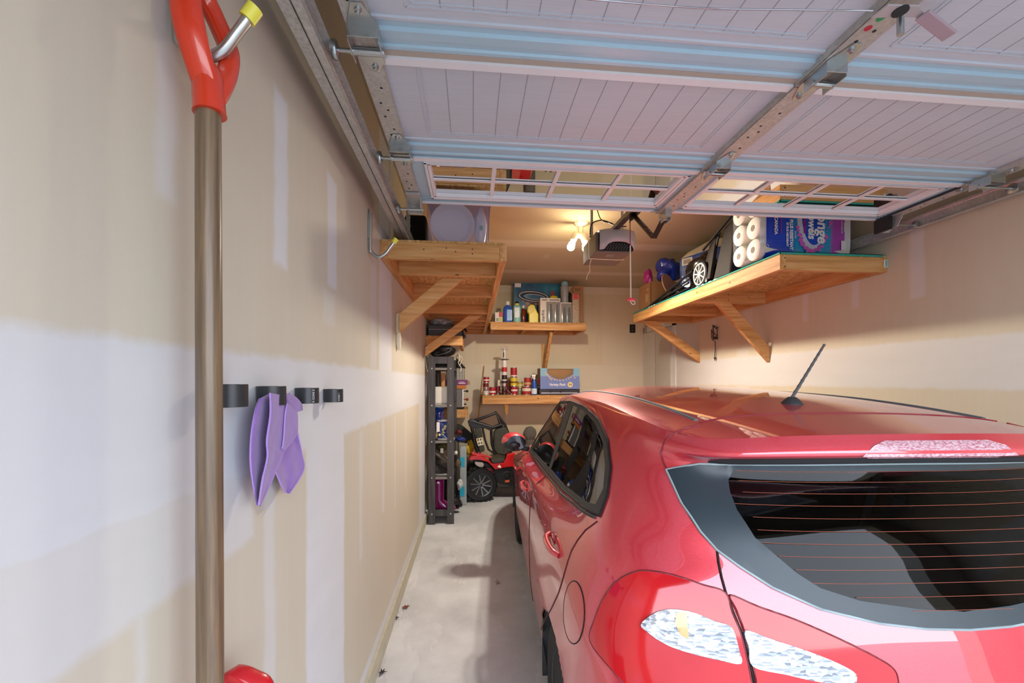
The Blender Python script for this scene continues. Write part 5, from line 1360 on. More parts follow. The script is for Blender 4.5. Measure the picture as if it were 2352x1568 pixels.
# cart poles lying along the edge
t = thing('folded_stand', 'black folded tripod stand lying along the edge of the right shelf', 'stand', (1.85, 3.9, RZ))
for k, (a, b, r) in enumerate((((1.835, 4.22, RZ+.014), (1.86, 3.40, RZ+.17), .011), ((1.85, 4.42, RZ+.010), (1.855, 3.46, RZ+.08), .008), ((1.86, 4.3, RZ+.01), (1.84, 3.42, RZ+.03), .007), ((1.88, 4.2, RZ+.01), (1.865, 3.45, RZ+.12), .008))):
    MB().cyl(a, b, r, n=10).build('stand_leg', S('black frame tube', '222326', .4), t, smooth=45)
m = MB(); m.sphere((1.875, 3.80, RZ+.105), .024, 10); m.build('clamp', S('black gloss plastic', '1c1b1b', .3), t, smooth=60)
# crumpled bags
def blob(c, r, sc, seed, amp=.22, n=36, fl=None):
    rr = random.Random(seed); ph = [(rr.uniform(1., 3.6), rr.uniform(1., 3.6), rr.uniform(0, 6), rr.uniform(0, 6), rr.uniform(.3, 1)) for _ in range(9)]
    c = V(c); m = MB(); vs = []; mm = n//2
    for i in range(mm+1):
        th = math.pi*i/mm
        for j in range(n):
            fi = 2*math.pi*j/n; d = V((math.sin(th)*math.cos(fi), math.sin(th)*math.sin(fi), math.cos(th)))
            k = 1+amp*sum(w_*math.sin(a*2.1*d.x+p)*math.sin(b*2.1*d.z+q+a*d.y) for a, b, p, q, w_ in ph)/2.2
            p_ = c+V((d.x*sc[0]*r*k, d.y*sc[1]*r*k, d.z*sc[2]*r*k))
            if fl is not None: p_.z = max(p_.z, fl)
            vs.append(p_)
    fs = [(i*n+j, (i+1)*n+j, (i+1)*n+(j+1) % n, i*n+(j+1) % n) for i in range(mm) for j in range(n)]
    return m.add(vs, fs)
GB = M('shiny black bin bag', '0f0d0c', .18, var=.4, scale=12, bump=1., bscale=16, coat=.6)
bb = blob((2.02, 3.50, RZ+.16), .17, (.78, .85, 1.1), 4, .25, 44, RZ+.001).build('bin_bag', GB, None, base=(2.0, 3.6, RZ), smooth=60); tag(bb, 'shiny black bin bag slumped behind the cream-hubbed wheel', 'bag')
bb = blob((1.93, 3.80, RZ+.07), .09, (.8, 1.0, .75), 9, .25, 36, RZ+.001).build('black_pouch', GB, None, base=(1.98, 4.0, RZ), smooth=60); tag(bb, 'low black pouch next to the cardboard box on the right shelf', 'bag')
# tissue pack, turned
t = thing('tissue_pack', 'blue and clear plastic pack of tissue rolls at the back of the right shelf', 'tissue pack', (2.15, 3.55, RZ))
A_, B_ = V((1.97, 3.86, 0)), V((2.37, 3.40, 0)); dv = (B_-A_); nv = V((-dv.y, dv.x, 0)).normalized()*-1
if nv.y < 0: nv = -nv
nv = V((abs(nv.x)*.6, abs(nv.y)*.6, 0)).normalized()
BT = NT('blue tissue wrap'); nz = BT.noise(BT.coord(), 7, 4); BT.set(Base_Color=BT.ramp(nz, (.3, '173a9a'), (.55, '2a62c4'), (.75, '79aee6')), Roughness=.2); BT.b.inputs['Coat Weight'].default_value = .8; BT.bump(nz, .6, .02); BT = BT.m
m = MB(); poly = [A_+V((0, 0, RZ+.001)), B_+V((0, 0, RZ+.001)), B_+V((0, 0, RZ+.47)), A_+dv*.5+V((0, 0, RZ+.45)), A_+V((0, 0, RZ+.405))]
m.prism(poly, nv*.20); m.build('printed_wrap', BT, t, bevel=.03, bseg=3)
m = MB(); poly = [A_+V((.0, 0, RZ+.40))+nv*.01, B_+V((0, 0, RZ+.46))+nv*.01, B_-dv*.06+V((0, 0, RZ+.535))+nv*.02, A_+dv*.45+V((0, 0, RZ+.53))+nv*.02, A_+dv*.12+V((0, 0, RZ+.46))+nv*.02]
m.prism(poly, nv*.17); m.build('clear_top', M('milky film', 'cfc3ae', .25, coat=.6, bump=.6, bscale=20), t, bevel=.02, bseg=3)
q = A_+dv*.05; m = MB(); m.prism([q+V((0, 0, RZ+.33))-nv*.002, q+dv*.16+V((0, 0, RZ+.335))-nv*.002, q+dv*.16+V((0, 0, RZ+.40))-nv*.002, q+V((0, 0, RZ+.395))-nv*.002], nv*.001); m.build('white_label', WT, t)
m = MB()
for k in range(6): m.prism([q+dv*(.03+.018*k)+V((0, 0, RZ+z_))-nv*.003 for z_ in (.345, .385)]+[q+dv*(.038+.018*k)+V((0, 0, RZ+z_))-nv*.003 for z_ in (.385, .345)], nv*.0008)
m.build('bar_stripes', S('black print', '26262a', .5), t)
# coloured bags on a cardboard box
t = thing('cardboard_box', 'open brown cardboard box at the far end of the right overhead shelf', 'box', (2.0, 4.38, RZ))
m = MB(); a, b, c_, d_, h_ = 1.87, 2.22, 4.27, 4.56, .285
m.box(a, a+.004, c_, d_, RZ, RZ+h_); m.box(b-.004, b, c_, d_, RZ, RZ+h_); m.box(a, b, c_, c_+.004, RZ, RZ+h_); m.box(a, b, d_-.004, d_, RZ, RZ+h_); m.box(a, b, c_, d_, RZ, RZ+.004); m.build('carton', CARD, t)
m = MB()
for k in range(4): m.box(a-.001, a, c_+.06+k*.02, c_+.07+k*.02, RZ+.09, RZ+.17)
m.box(a-.001, a, c_+.05, c_+.10, RZ+.21, RZ+.222); m.build('dark_print', S('pale print', 'c9b08a', .7), t)
PB = M('blue foil bag', '2038a8', .25, var=.7, scale=14, coat=.6, bump=.8, bscale=25); PK = M('magenta foil bag', 'c02a94', .3, var=.4, scale=20, coat=.5, bump=.7, bscale=30)
bb = blob((2.06, 4.26, RZ+.30+.10), .14, (.95, .8, .95), 12, .22, 40, RZ+.286).build('blue_bag', PB, None, base=(2.06, 4.26, RZ+.286), smooth=60); tag(bb, 'crumpled blue foil bag lying on the cardboard box', 'bag')
bb = blob((1.93, 4.48, RZ+.286+.09), .075, (.6, .8, 1.2), 21, .2, 30, RZ+.286).build('magenta_bag', PK, None, base=(1.93, 4.4, RZ+.286), smooth=60); tag(bb, 'small magenta bag beside the crumpled blue foil bag', 'bag')
m = MB(); m.lathe(V((1.96, 4.05, RZ+.20)), [(.12, -.004), (.12, .004)], 32, (.55, -.75, .25)); pb = m.build('round_board', S('peach board', 'd9a98c', .6), None, base=(1.96, 4.05, RZ)); tag(pb, 'peach coloured round board leaning against the bin bag', 'board')
# ================================================================ left shelf load
t = thing('storage_tote', 'translucent lavender storage tote on the left overhead shelf', 'storage box', (-.08, 2.6, RZ))
TT = M('translucent lavender plastic', 'b9a6c2', .2, alpha=.38, coat=.5)
LZ2 = Z1+.0125; a, b, c_, d_, h_ = -.258, .098, 2.355, 2.85, .31
m = MB(); o1 = .015
vs = [(a+o1, c_+o1, LZ2), (b-o1, c_+o1, LZ2), (b-o1, d_, LZ2), (a+o1, d_, LZ2), (a, c_, LZ2+h_), (b, c_, LZ2+h_), (b, d_, LZ2+h_), (a, d_, LZ2+h_)]
m.add(vs, [(0, 1, 2, 3), (0, 1, 5, 4), (1, 2, 6, 5), (2, 3, 7, 6), (3, 0, 4, 7)]); m.build('tote_body', TT, t, bevel=.012, bseg=3)
m = MB(); m.box(a-.01, b+.01, c_-.01, d_+.01, LZ2+h_+.001, LZ2+h_+.018); m.build('lid', M('lavender lid', '8d7a98', .35, alpha=.8), t, bevel=.004)
m = MB(); m.tube(smoothline([(b-.012, c_+.06, LZ2+.02), (b-.004, c_+.05, LZ2+.2), (b+.006, c_+.07, LZ2+.28)], 5), .005, 8); m.build('rib', M('lavender lid', '8d7a98', .35, alpha=.8), t)
t = thing('white_basin', 'round white basin seen through the front of the lavender tote', 'basin', (-.105, 2.46, LZ2+.02))
cc = V((-.112, 2.385, LZ2+.130)); m = MB(); m.lathe(cc, [(.0, .035), (.085, .035), (.095, .028), (.105, .010), (.122, .0), (.124, .004), (.108, .016), (.09, .05), (.0, .05)], 40, (0, 1, 0)); m.build('basin', S('white plastic', 'eeeef4', .3, var=.02), t, smooth=40)
t = thing('white_sack', 'white plastic sack with a small teal mark, inside the right end of the tote', 'bag', (.045, 2.42, LZ2+.01))
m = blob((.045, 2.43, LZ2+.125), .11, (.33, .45, 1.08), 3, .15, 30); m.build('sack', S('white film', 'dfe4f0', .3, coat=.4), t, smooth=60)
q = on(1104, 523, Y=2.366); m = MB(); m.box(q.x-.006, q.x+.012, 2.366, 2.368, q.z-.012, q.z+.012); m.build('teal_mark', S('teal print', '3fa890', .4), t)
m = MB(); m.box(-.44, -.30, 2.78, 3.3, LZ2, LZ2+.33); bk = m.build('shadow_block', M('matt black shadow fill', '0b0b0c', .9), None, base=(-.37, 2.9, LZ2), bevel=.02); tag(bk, 'tall black block added as the dark shadow beside the lavender tote', 'case')  # solid black block added where the gap beside the tote is only shadow
# foam on the wall where the braces land
for (px, y0, y1, lab) in ((914, 718, 803, 'lumpy cream foam strip where the front brace meets the left wall'), (983, 795, 832, 'small cream foam lump where the rear brace meets the left wall')):
    a = on(px, y0, X=XL+.01); b = on(px, y1, X=XL+.01); m = MB(); rr = random.Random(px); n_ = 14; r0 = .020 if px < 950 else .016
    m.tube([a+(b-a)*k/n_+V((rr.uniform(0, .006), rr.uniform(-.008, .008), 0)) for k in range(n_+1)], .02, 10, rs=[r0*(.65+.45*rr.random()) for k in range(n_+1)])
    o = m.build('foam_strip', M('cream foam', 'e9e0c4', .9, bump=.6), None, base=b, smooth=60, sub=1); tag(o, lab, 'foam')
# ================================================================ black rack by the left wall
RK = NT('black brown stained wood'); n_ = RK.noise(RK.mapping(RK.coord(), scale=(12, 12, 1)), 4, 4)
RK.set(Base_Color=RK.ramp(n_, (.3, '2c2a2b'), (.7, '4a4644')), Roughness=.45); RK = RK.m
rk = thing('storage_rack', 'tall narrow black shelving rack against the left wall, filled with shoes and bags', 'rack', (-.32, 4.8, 0))
ra, rb, rc, rd, rh = -.452, -.190, 4.39, 5.18, 1.735
pw = .070
for y in (rc, rd-.028):
    for x in (ra, rb-pw): 
        MB().box(x, x+pw, y, y+.028, 0, rh).build('post', RK, rk, bevel=.002)
    MB().box(ra+pw, rb-pw, y+.002, y+.024, rh-.075, rh-.002).build('top_rail', RK, rk, bevel=.001)
    MB().box(ra+pw, rb-pw, y+.002, y+.024, .085, .15).build('bottom_rail', RK, rk, bevel=.001)
SHZ = []
for py in (846, 931, 1014, 1097, 1180):
    z = on(1016, py, Y=rc).z; SHZ.append(z)
    MB().box(ra+.006, rb-.006, rc+.029, rd-.029, z-.012, z+.006).build('shelf_board', RK, rk, bevel=.001)
    if py != 1180: MB().box(ra+pw, rb-pw, rc+.004, rc+.022, z-.016, z+.008).build('end_rail', M('grey brown rail', '7b7671', .6), rk)
    m = MB()
    for x in (ra+pw/2, rb-pw/2):
        s_ = MB(); s_.lathe((x, rc, z), [(.0085, 0), (.0085, -.002), (.005, -.004)], 12, (0, 1, 0)); s_.build('screw_cap', ZINC, rk, smooth=40)
S1, S2, S3, S4, S5 = SHZ      # top shelf ... bottom shelf
BLKF = M('soft black fabric', '121214', .85, bump=.5, bscale=60); 
def shoe(name, label, x, y, z, L, wd, h, mat, solem, ang=0., hb=.5, grp=None):
    """low shoe lying along x (toe to the right)"""
    t = thing(name, label, 'shoe', (x, y, z), grp); c = V((x, y, z)); ca, sa = math.cos(ang), math.sin(ang)
    def T(a, b, q): return c+V((a*ca-b*sa, a*sa+b*ca, q))
    rows_ = []
    for i in range(13):
        f = i/12; top = h*(1-.6*max(0, (f-.35)/.65)**.8)*(1 if f > .06 else .8); hw = wd/2*(.78+.22*math.sin(math.pi*(f*.9+.1)))*(1 if f < .9 else .75)
        rows_.append([T(L*(f-.5), hw*math.cos(q)*(1 if math.sin(q) < .5 else .8), .02+max(0., (top-.02))*max(0, math.sin(q))) for q in [math.pi*j/12 for j in range(13)]])
    m = MB(); m.grid(rows_); m.add(rows_[0], [tuple(range(13))]); m.add(rows_[-1], [tuple(range(13))]); m.build('upper', mat, t, smooth=60)
    m = MB(); out = [T(L*.52*math.cos(q), wd*.52*math.sin(q)*(1 if math.cos(q) > 0 else .85), 0) for q in [2*math.pi*j/28 for j in range(28)]]
    m.prism(out, (0, 0, .024)); m.build('sole', solem, t, bevel=.004)
    return t
WS = S('white rubber sole', 'd9d7d0', .5); 
# top: black bags
bb = blob((-.33, 4.62, rh+.075), .15, (.95, 1.3, .5), 31, .16, 40, rh+.001).build('black_bag', BLKF, None, base=(-.33, 4.6, rh), smooth=60); tag(bb, 'soft black bag lying on top of the black rack', 'bag')
m = MB(); m.tube(smoothline([(-.40, 4.455, rh+.02), (-.33, 4.43, rh+.06), (-.27, 4.44, rh+.085), (-.22, 4.45, rh+.08), (-.25, 4.44, rh+.05), (-.30, 4.43, rh+.03), (-.38, 4.44, rh+.012)], 5), .004, 6); st = m.build('bag_strap', M('grey strap', '55575a', .6), None, base=(-.3, 4.44, rh)); st.parent = bb; st.location = V((-.3, 4.44, rh))-V((-.33, 4.6, rh))
m = MB(); m.tube(smoothline([(-.19, 4.9, rh+.02), (-.16, 4.86, rh+.05), (-.145, 4.84, rh), (-.16, 4.82, rh-.05), (-.13, 4.9, rh-.10), (-.14, 4.9, rh-.14)], 5), .006, 8); m.tube(smoothline([(-.16, 4.86, rh+.04), (-.12, 4.9, rh+.01), (-.15, 4.92, rh-.08)], 4), .006, 8)
o = m.build('white_straps', M('pale cord', 'd6cfb9', .7), None, base=(-.16, 4.88, rh-.1), smooth=60); tag(o, 'loose pale straps dangling over the top right corner of the rack', 'strap')
shoe('black_shoe', 'black shoe with a white stripe on the top shelf of the rack', -.31, 4.50, S1+.007, .20, .09, .07, BLKF, S('dark sole', '2b2b2c', .6), 0.)
m = MB(); m.prism([(-.1898, 4.98, S1+.02), (-.075, 4.98, S1+.02), (-.1898, 4.98, S1+.15)], (0, .05, 0)); o = m.build('black_cloth', BLKF, None, base=(-.18, 4.98, S1), bevel=.008); tag(o, 'black pointed fabric piece sticking out right of the rack near its top', 'fabric piece')
# second level: wood pieces, patterned box, white box
z = S2+.007
t = thing('white_box', 'plain white box with a row of slots, on the second shelf of the rack', 'box', (-.30, 4.55, z)); m = MB(); m.box(-.385, -.245, 4.44, 4.70, z, z+.185); m.build('carton', S('off white card', 'd9d4c8', .6, var=.03), t, bevel=.002)
m = MB()
for k in range(12): m.box(-.378+k*.0105, -.372+k*.0105, 4.439, 4.44, z+.008, z+.016)
m.build('slot_row', S('black print', '26262a', .5), t)
t = thing('wood_offcut', 'upright wooden offcut behind the white box in the rack', 'wood', (-.33, 4.80, z)); m = MB(); m.box(-.35, -.31, 4.80, 4.84, z, z+.34); m.build('offcut', PZ, t, bevel=.002)
t = thing('dark_tube', 'dark grey upright tube behind the white box in the rack', 'tube', (-.38, 4.80, z)); m = MB(); m.cyl((-.385, 4.82, z), (-.385, 4.82, z+.33), .018); m.build('tube', S('grey dark tube', '45413e', .5), t, smooth=40)
PT = NT('black and white patterned cloth'); ch = PT.n.new('ShaderNodeTexChecker'); ch.inputs['Scale'].default_value = 75
PT.l.new(PT.mapping(PT.coord(), rot=(.0, .78, 0)), ch.inputs[0]); PT.set(Base_Color=PT.mix(ch.outputs['Fac'], lin('dedacb'), lin('20221f')), Roughness=.8); PT = PT.m
YK = 5.32
def kz(py): return on(1058, py, Y=YK).z
def kx(px): return on(px, 800, Y=YK).x
z5 = 1.1275; z4 = kz(893); z3 = kz(884); zz_ = kz(872); zt_ = kz(836)
t = thing('patterned_box', 'black and white patterned fabric box sticking out right of the rack', 'box', (-.17, YK, zz_)); m = MB(); m.box(-.33, kx(1066), YK, YK+.3, zz_+.001, zt_); m.build('fabric_body', PT, t, bevel=.003)
t = thing('purple_carton', 'purple printed carton under the black and white patterned box', 'carton', (-.16, YK, z3)); m = MB(); m.box(-.36, kx(1074), YK-.005, YK+.3, z3+.001, zz_); m.build('carton', M('purple print', '74226f', .4, var=.5, scale=25), t, bevel=.002)
m = MB(); m.box(kx(1053), kx(1069), YK-.0065, YK-.005, z3+.018, z3+.026); m.box(kx(1055), kx(1067), YK-.0065, YK-.005, z3+.034, z3+.039); m.build('white_print', WT, t); m = MB(); m.box(kx(1074), kx(1079), YK+.02, YK+.1, z3+.004, z3+.05); m.build('wood_end', CARD, t)
t = thing('orange_packet', 'flat orange packet between the purple carton and the grey case', 'packet', (-.14, YK, z4)); m = MB(); m.box(-.30, kx(1070), YK, YK+.2, z4+.001, z3); m.build('packet', M('orange packet', 'c4701c', .5, var=.3), t, bevel=.003)
t = thing('grey_case', 'grey case with a white edge stripe standing on the short shelf beyond the rack', 'case', (-.15, YK, z5)); m = MB(); m.box(-.28, kx(1063), YK+.01, YK+.28, z5+.02, z4); m.build('case_body', M('mid grey plastic', '6a6a68', .5), t, bevel=.006)
m = MB(); m.box(kx(1062), kx(1064.5), YK+.004, YK+.02, z5+.03, z4-.005); m.build('white_edge', WT, t); m = MB(); m.box(-.28, kx(1065), YK+.02, YK+.25, z5+.001, z5+.022); m.build('black_foot', BLKF, t)
m = MB(); m.box(kx(1043), kx(1048.5), YK-.03, YK-.015, z5+.04, z3+.03); o = m.build('white_card_strip', S('off white card', 'd9d4c8', .6), None, base=(-.2, YK, z5)); tag(o, 'narrow white card strip left of the grey case', 'card')
for (px, py, r, col, lab) in ((1073, 898, .018, '1b1b1c', 'black knob-like tool tip right of the grey case, upper one'), (1073, 917, .020, '8e2226', 'small dark red ball right of the grey case'), (1069, 928, .013, '2a2320', 'small dark tool tip right of the grey case, lower one')):
    p = on(px, py, Y=YK+.05); m = MB(); m.sphere(p, r, 12, (1, 1, .9)); m.cyl((kx(1064)+.001, p.y, p.z), p, .006, n=8); o = m.build('tool_end', M('tool '+col, col, .35, coat=.4), None, base=p, smooth=60); tag(o, lab, 'tool')
# third level: blue rain boots
z = S3+.007
def boot(name, label, x, y, z, h, r, toe, mat, matrim, ang=0., lean=0., cat='boot', grp=None):
    t = thing(name, label, cat, (x, y, z), grp); c = V((x, y, z)); ca, sa = math.cos(ang), math.sin(ang)
    ring = lambda cx, cy, cz, rx, ry, n=20: [c+V(((cx+rx*math.cos(q))*ca-(cy+ry*math.sin(q))*sa, (cx+rx*math.cos(q))*sa+(cy+ry*math.sin(q))*ca, cz)) for q in [2*math.pi*i/n for i in range(n+1)]]
    R_ = []
    for f in (1, .8, .6, .42, .32): R_.append(ring(lean*(f-.3)*h, 0, h*f, r*(1.0+.12*(f-.5)), r*(.9+.1*f)))
    R_.append(ring(toe*.10, 0, h*.25, r*1.15, r*.95)); R_.append(ring(toe*.28, 0, h*.17, r+toe*.28, r*.95)); R_.append(ring(toe*.38, 0, h*.10, r+toe*.40, r)); R_.append(ring(toe*.40, 0, .018, r+toe*.43, r))
    m = MB(); m.grid(R_); m.build('boot_body', mat, t, smooth=60, solid=.004)
    m = MB(); base = ring(toe*.40, 0, 0, r+toe*.45, r*1.04)[:-1]; m.prism(base, (0, 0, .02)); m.build('sole', matrim, t, bevel=.003)
    m = MB(); m.tube(ring(lean*.7*h, 0, h, r*1.07, r*1.0)[:-1], .006, 6, closed=True); m.build('top_rim', matrim, t, smooth=60)
    return t
BB = NT('navy dotted rubber'); vv = BB.voro(BB.coord(), 48); BB.set(Base_Color=BB.mix(BB.math('LESS_THAN', vv, .32), lin('18338f'), lin('4f7fd0')), Roughness=.2); BB.b.inputs['Coat Weight'].default_value = .7; BB = BB.m
LBL = S('light blue rubber', '4aa6d8', .3, coat=.5)
boot('rain_boot', 'navy dotted child rain boot with a light blue rim, leaning in the rack', -.355, 4.66, z, .33, .052, .10, BB, LBL, 0, -.05, grp='blue dotted rain boots on the rack')
b2_ = boot('rain_boot', 'navy patterned child rain boot with a white tag, before the leaning boot', -.315, 4.50, z, .20, .05, .09, BB, WT, 0, 0, grp='blue dotted rain boots on the rack')
m = MB(); m.box(-.372, -.340, 4.437, 4.44, z+.09, z+.19); m.build('white_tag', WT, b2_)
m = MB(); rr = random.Random(2)
for k in range(6): p = V((-.315+rr.uniform(-.03, .035), 4.444, z+.05+.1*rr.random())); m.lathe(p, [(.014, 0), (.014, -.002)], 8, (0, 1, 0))
m.build('yellow_white_print', M('yellow white print', 'dfd08a', .4, var=.6, scale=60), b2_)
for k, (dx, c_, lb) in enumerate(((-.385, 'b59c7c', 'tan slipper edge at the left of the blue boots'), )):
    m = MB(); m.sphere((-.378, 4.48, z+.05), .035, 12, (.4, .8, 1.3)); o = m.build('tan_slipper', M('tan felt', c_, .9), None, base=(-.378, 4.48, z), smooth=60); tag(o, lb, 'slipper')
# fourth: cap, grey shoe, sneaker
z = S4+.007
shoe('sneaker', 'dark patterned sneaker with a thick white sole on the fourth shelf of the rack', -.315, 4.50, z, .20, .09, .115, M('dark patterned textile', '2e2b28', .8, var=.9, scale=90), WS, 0.)
m = MB(); rows_ = [[V((-.40+.17*f, 4.46+.10*g, z+.235-.13*f-.06*math.sin(math.pi*g)*0+.03*math.sin(math.pi*g))) for g in np.linspace(0, 1, 9)] for f in np.linspace(0, 1, 9)]
m.grid(rows_); o = m.build('grey_insole', M('grey brown felt', '6f685c', .9), None, base=(-.32, 4.5, z+.12), smooth=60, solid=.03); tag(o, 'grey brown shoe upper tipped over the white soled sneaker', 'shoe')
m = blob((-.315, 4.60, z+.285), .07, (1, 1, .6), 8, .15, 30); o = m.build('olive_cap', M('olive cloth', '5b532d', .85), None, base=(-.315, 4.56, z+.22), smooth=60); tag(o, 'olive green cap with a cream patch above the sneaker', 'cap')
m = MB(); m.box(-.335, -.305, 4.474, 4.478, z+.235, z+.285); q = m.build('cream_patch', S('cream plastic', 'e9e2cf', .4), None, base=(-.315, 4.56, z+.22)); q.parent = o; q.location = (0, 0, 0)
# bottom: magenta boots
z = S5+.007
MG = S('magenta rubber', '8a1464', .15, coat=1., var=.08)
t = boot('rubber_boot', 'tall glossy magenta rubber boot on the bottom shelf of the rack', -.352, 4.52, z, .345, .052, .15, MG, S('dark plum sole', '5b2248', .4), 0, 0)
m = MB(); m.lathe((-.358, 4.466, z+.30), [(.012, 0), (.012, -.003)], 14, (0, 1, 0)); m.build('pale_badge', WT, t)
boot('dark_boot', 'black boot behind the magenta rubber boot', -.27, 4.72, z, .30, .05, .12, S('black gloss plastic', '1c1b1b', .3), S('black gloss plastic', '1c1b1b', .3), 0, 0)
# stuff sticking out right of the rack, low
for (px, py, Y, r, sc, col, lab, nm, ct) in (
    (1058, 1008, 4.95, .055, (1.1, .8, .5), '1c2f7e', 'blue shoe tip sticking out right of the rack below the grey case', 'shoe_tip', 'shoe'),
    (1054, 992, 4.95, .04, (1, .8, .7), '5d1a1f', 'dark red shoe tip above the blue one', 'shoe_tip', 'shoe'),
    (1047, 1040, 4.8, .022, (1, 1, 1.1), 'd8d6d0', 'small white ball at the right edge of the rack', 'small_ball', 'ball'),
    (1052, 1065, 4.85, .045, (.8, .8, 1.2), '5d4c3a', 'brown and white trinket hanging right of the rack', 'trinket', 'toy'),
    (1056, 1112, 4.85, .06, (.6, .5, 1.), 'b9bcba', 'pale grey sandal sole sticking out right of the rack', 'sandal', 'shoe'),
    (1054, 1158, 4.75, .045, (.9, .9, .9), '131314', 'black sandal hanging low at the right side of the rack', 'sandal', 'shoe')):
    p = on(px, py, Y=Y); m = blob(p, r, sc, px, .2, 24); o = m.build(nm, M('bit '+col, col, .5, var=.5, scale=50), None, base=p, smooth=60); tag(o, lab, ct)
m = MB(); m.box(-.187, -.15, 4.9, 4.96, .001, .30); o = m.build('black_shoe_bag', BLKF, None, base=(-.17, 4.9, 0), bevel=.01); tag(o, 'narrow black bag hanging at the lower right side of the rack', 'bag')
# tool case on the small shelf
zc_ = 1.9575
t = thing('tool_case', 'black hard tool case on the small shelf above the rack', 'case', (-.3, 4.7, zc_))
m = MB(); m.box(-.468, -.115, 4.50, 4.85, zc_, zc_+.068); m.build('case_base', M('dark grey case plastic', '3a3c3c', .5), t, bevel=.006); m = MB(); m.box(-.468, -.115, 4.50, 4.85, zc_+.071, zc_+.115); m.build('case_lid', M('dark grey case plastic', '3a3c3c', .5), t, bevel=.006)
m = MB(); m.box(-.46, -.12, 4.495, 4.50, zc_+.066, zc_+.074); m.build('pale_seam', M('grey rail', '8b8c88', .5), t); m = MB(); m.tube([(-.105, 4.52, zc_+.11), (-.10, 4.52, zc_-.02)], .009, 8); m.sphere((-.088, 4.52, zc_+.0), .022, 12, (1, .6, 1)); m.build('side_latch', BLKF, t, smooth=50)
m = blob((-.33, 4.64, zc_+.16), .11, (1.15, 1, .45), 17, .2, 34, zc_+.1155); o = m.build('clear_bag', M('clear crinkled film', 'aeb0b2', .15, var=.6, scale=18, coat=.8, alpha=.75), None, base=(-.33, 4.64, zc_+.1155), smooth=60); tag(o, 'clear crinkled plastic bag on top of the black tool case', 'bag')
m = MB(); m.prism([(-.10, 4.6, zc_+.16), (-.05, 4.6, zc_+.05), (-.13, 4.6, zc_+.10)], (0, .01, 0)); o = m.build('black_flap', BLKF, None, base=(-.1, 4.6, zc_+.05)); tag(o, 'black pointed flap hanging over the right end of the tool case', 'flap')
# grey mat, pale tubes behind the rack, yellow toy
m = MB(); m.prism([on(1046, 973, Y=5.4), on(1062, 978, Y=5.4), on(1088, 1000, Y=5.4), on(1092, 1014, Y=5.4), on(1070, 1018, Y=5.4), on(1046, 1014, Y=5.4)], (0, .08, 0)); o = m.build('dark_cushion', M('dark speckled grey fabric', '34352f', .8, var=.5, scale=70), None, base=on(1060, 1016, Y=5.4), bevel=.01); tag(o, 'dark grey folded mat behind the rack, under the short shelf end', 'mat')
t = thing('blue_tube_pack', 'upright clear tube pack with two turquoise bands beside the toy car', 'tube', on(1062, 1142, Y=5.05)); a = on(1063, 1040, Y=5.04); b = on(1063, 1143, Y=5.04); b.z = 0.001
m = MB(); m.box(a.x-.035, a.x+.045, 5.04, 5.09, .001, a.z+.08); m.build('clear_sleeve', M('pale clear sleeve', 'a9b2b4', .15, alpha=.75, coat=.8, var=.3), t, bevel=.006)
for (y0, y1) in ((1050, 1072), (1117, 1140)):
    q0 = on(1060, y0, Y=5.035); q1 = on(1060, y1, Y=5.035); m = MB(); m.box(a.x-.037, a.x+.022, 5.035, 5.095, max(.002, q1.z), q0.z); m.build('turquoise_band', S('turquoise plastic', '1f9fc0', .35), t, bevel=.002)
m = MB(); m.box(-.18, -.02, 5.83, 5.86, 0.001, .80); o = m.build('pale_board', S('pale board', 'c9c2ae', .7), None, base=(-.09, 5.84, 0)); tag(o, 'pale board standing on the floor behind the rack', 'board')
m = blob(on(1080, 1027, Y=5.36), .07, (.7, .5, 1.35), 44, .3, 30); o = m.build('yellow_soft_toy', M('yellow white plush', 'd9a823', .9, var=.6, scale=18), None, base=on(1080, 1045, Y=5.36), smooth=60); tag(o, 'small yellow and white soft toy behind the red fender of the ride-on car', 'toy')

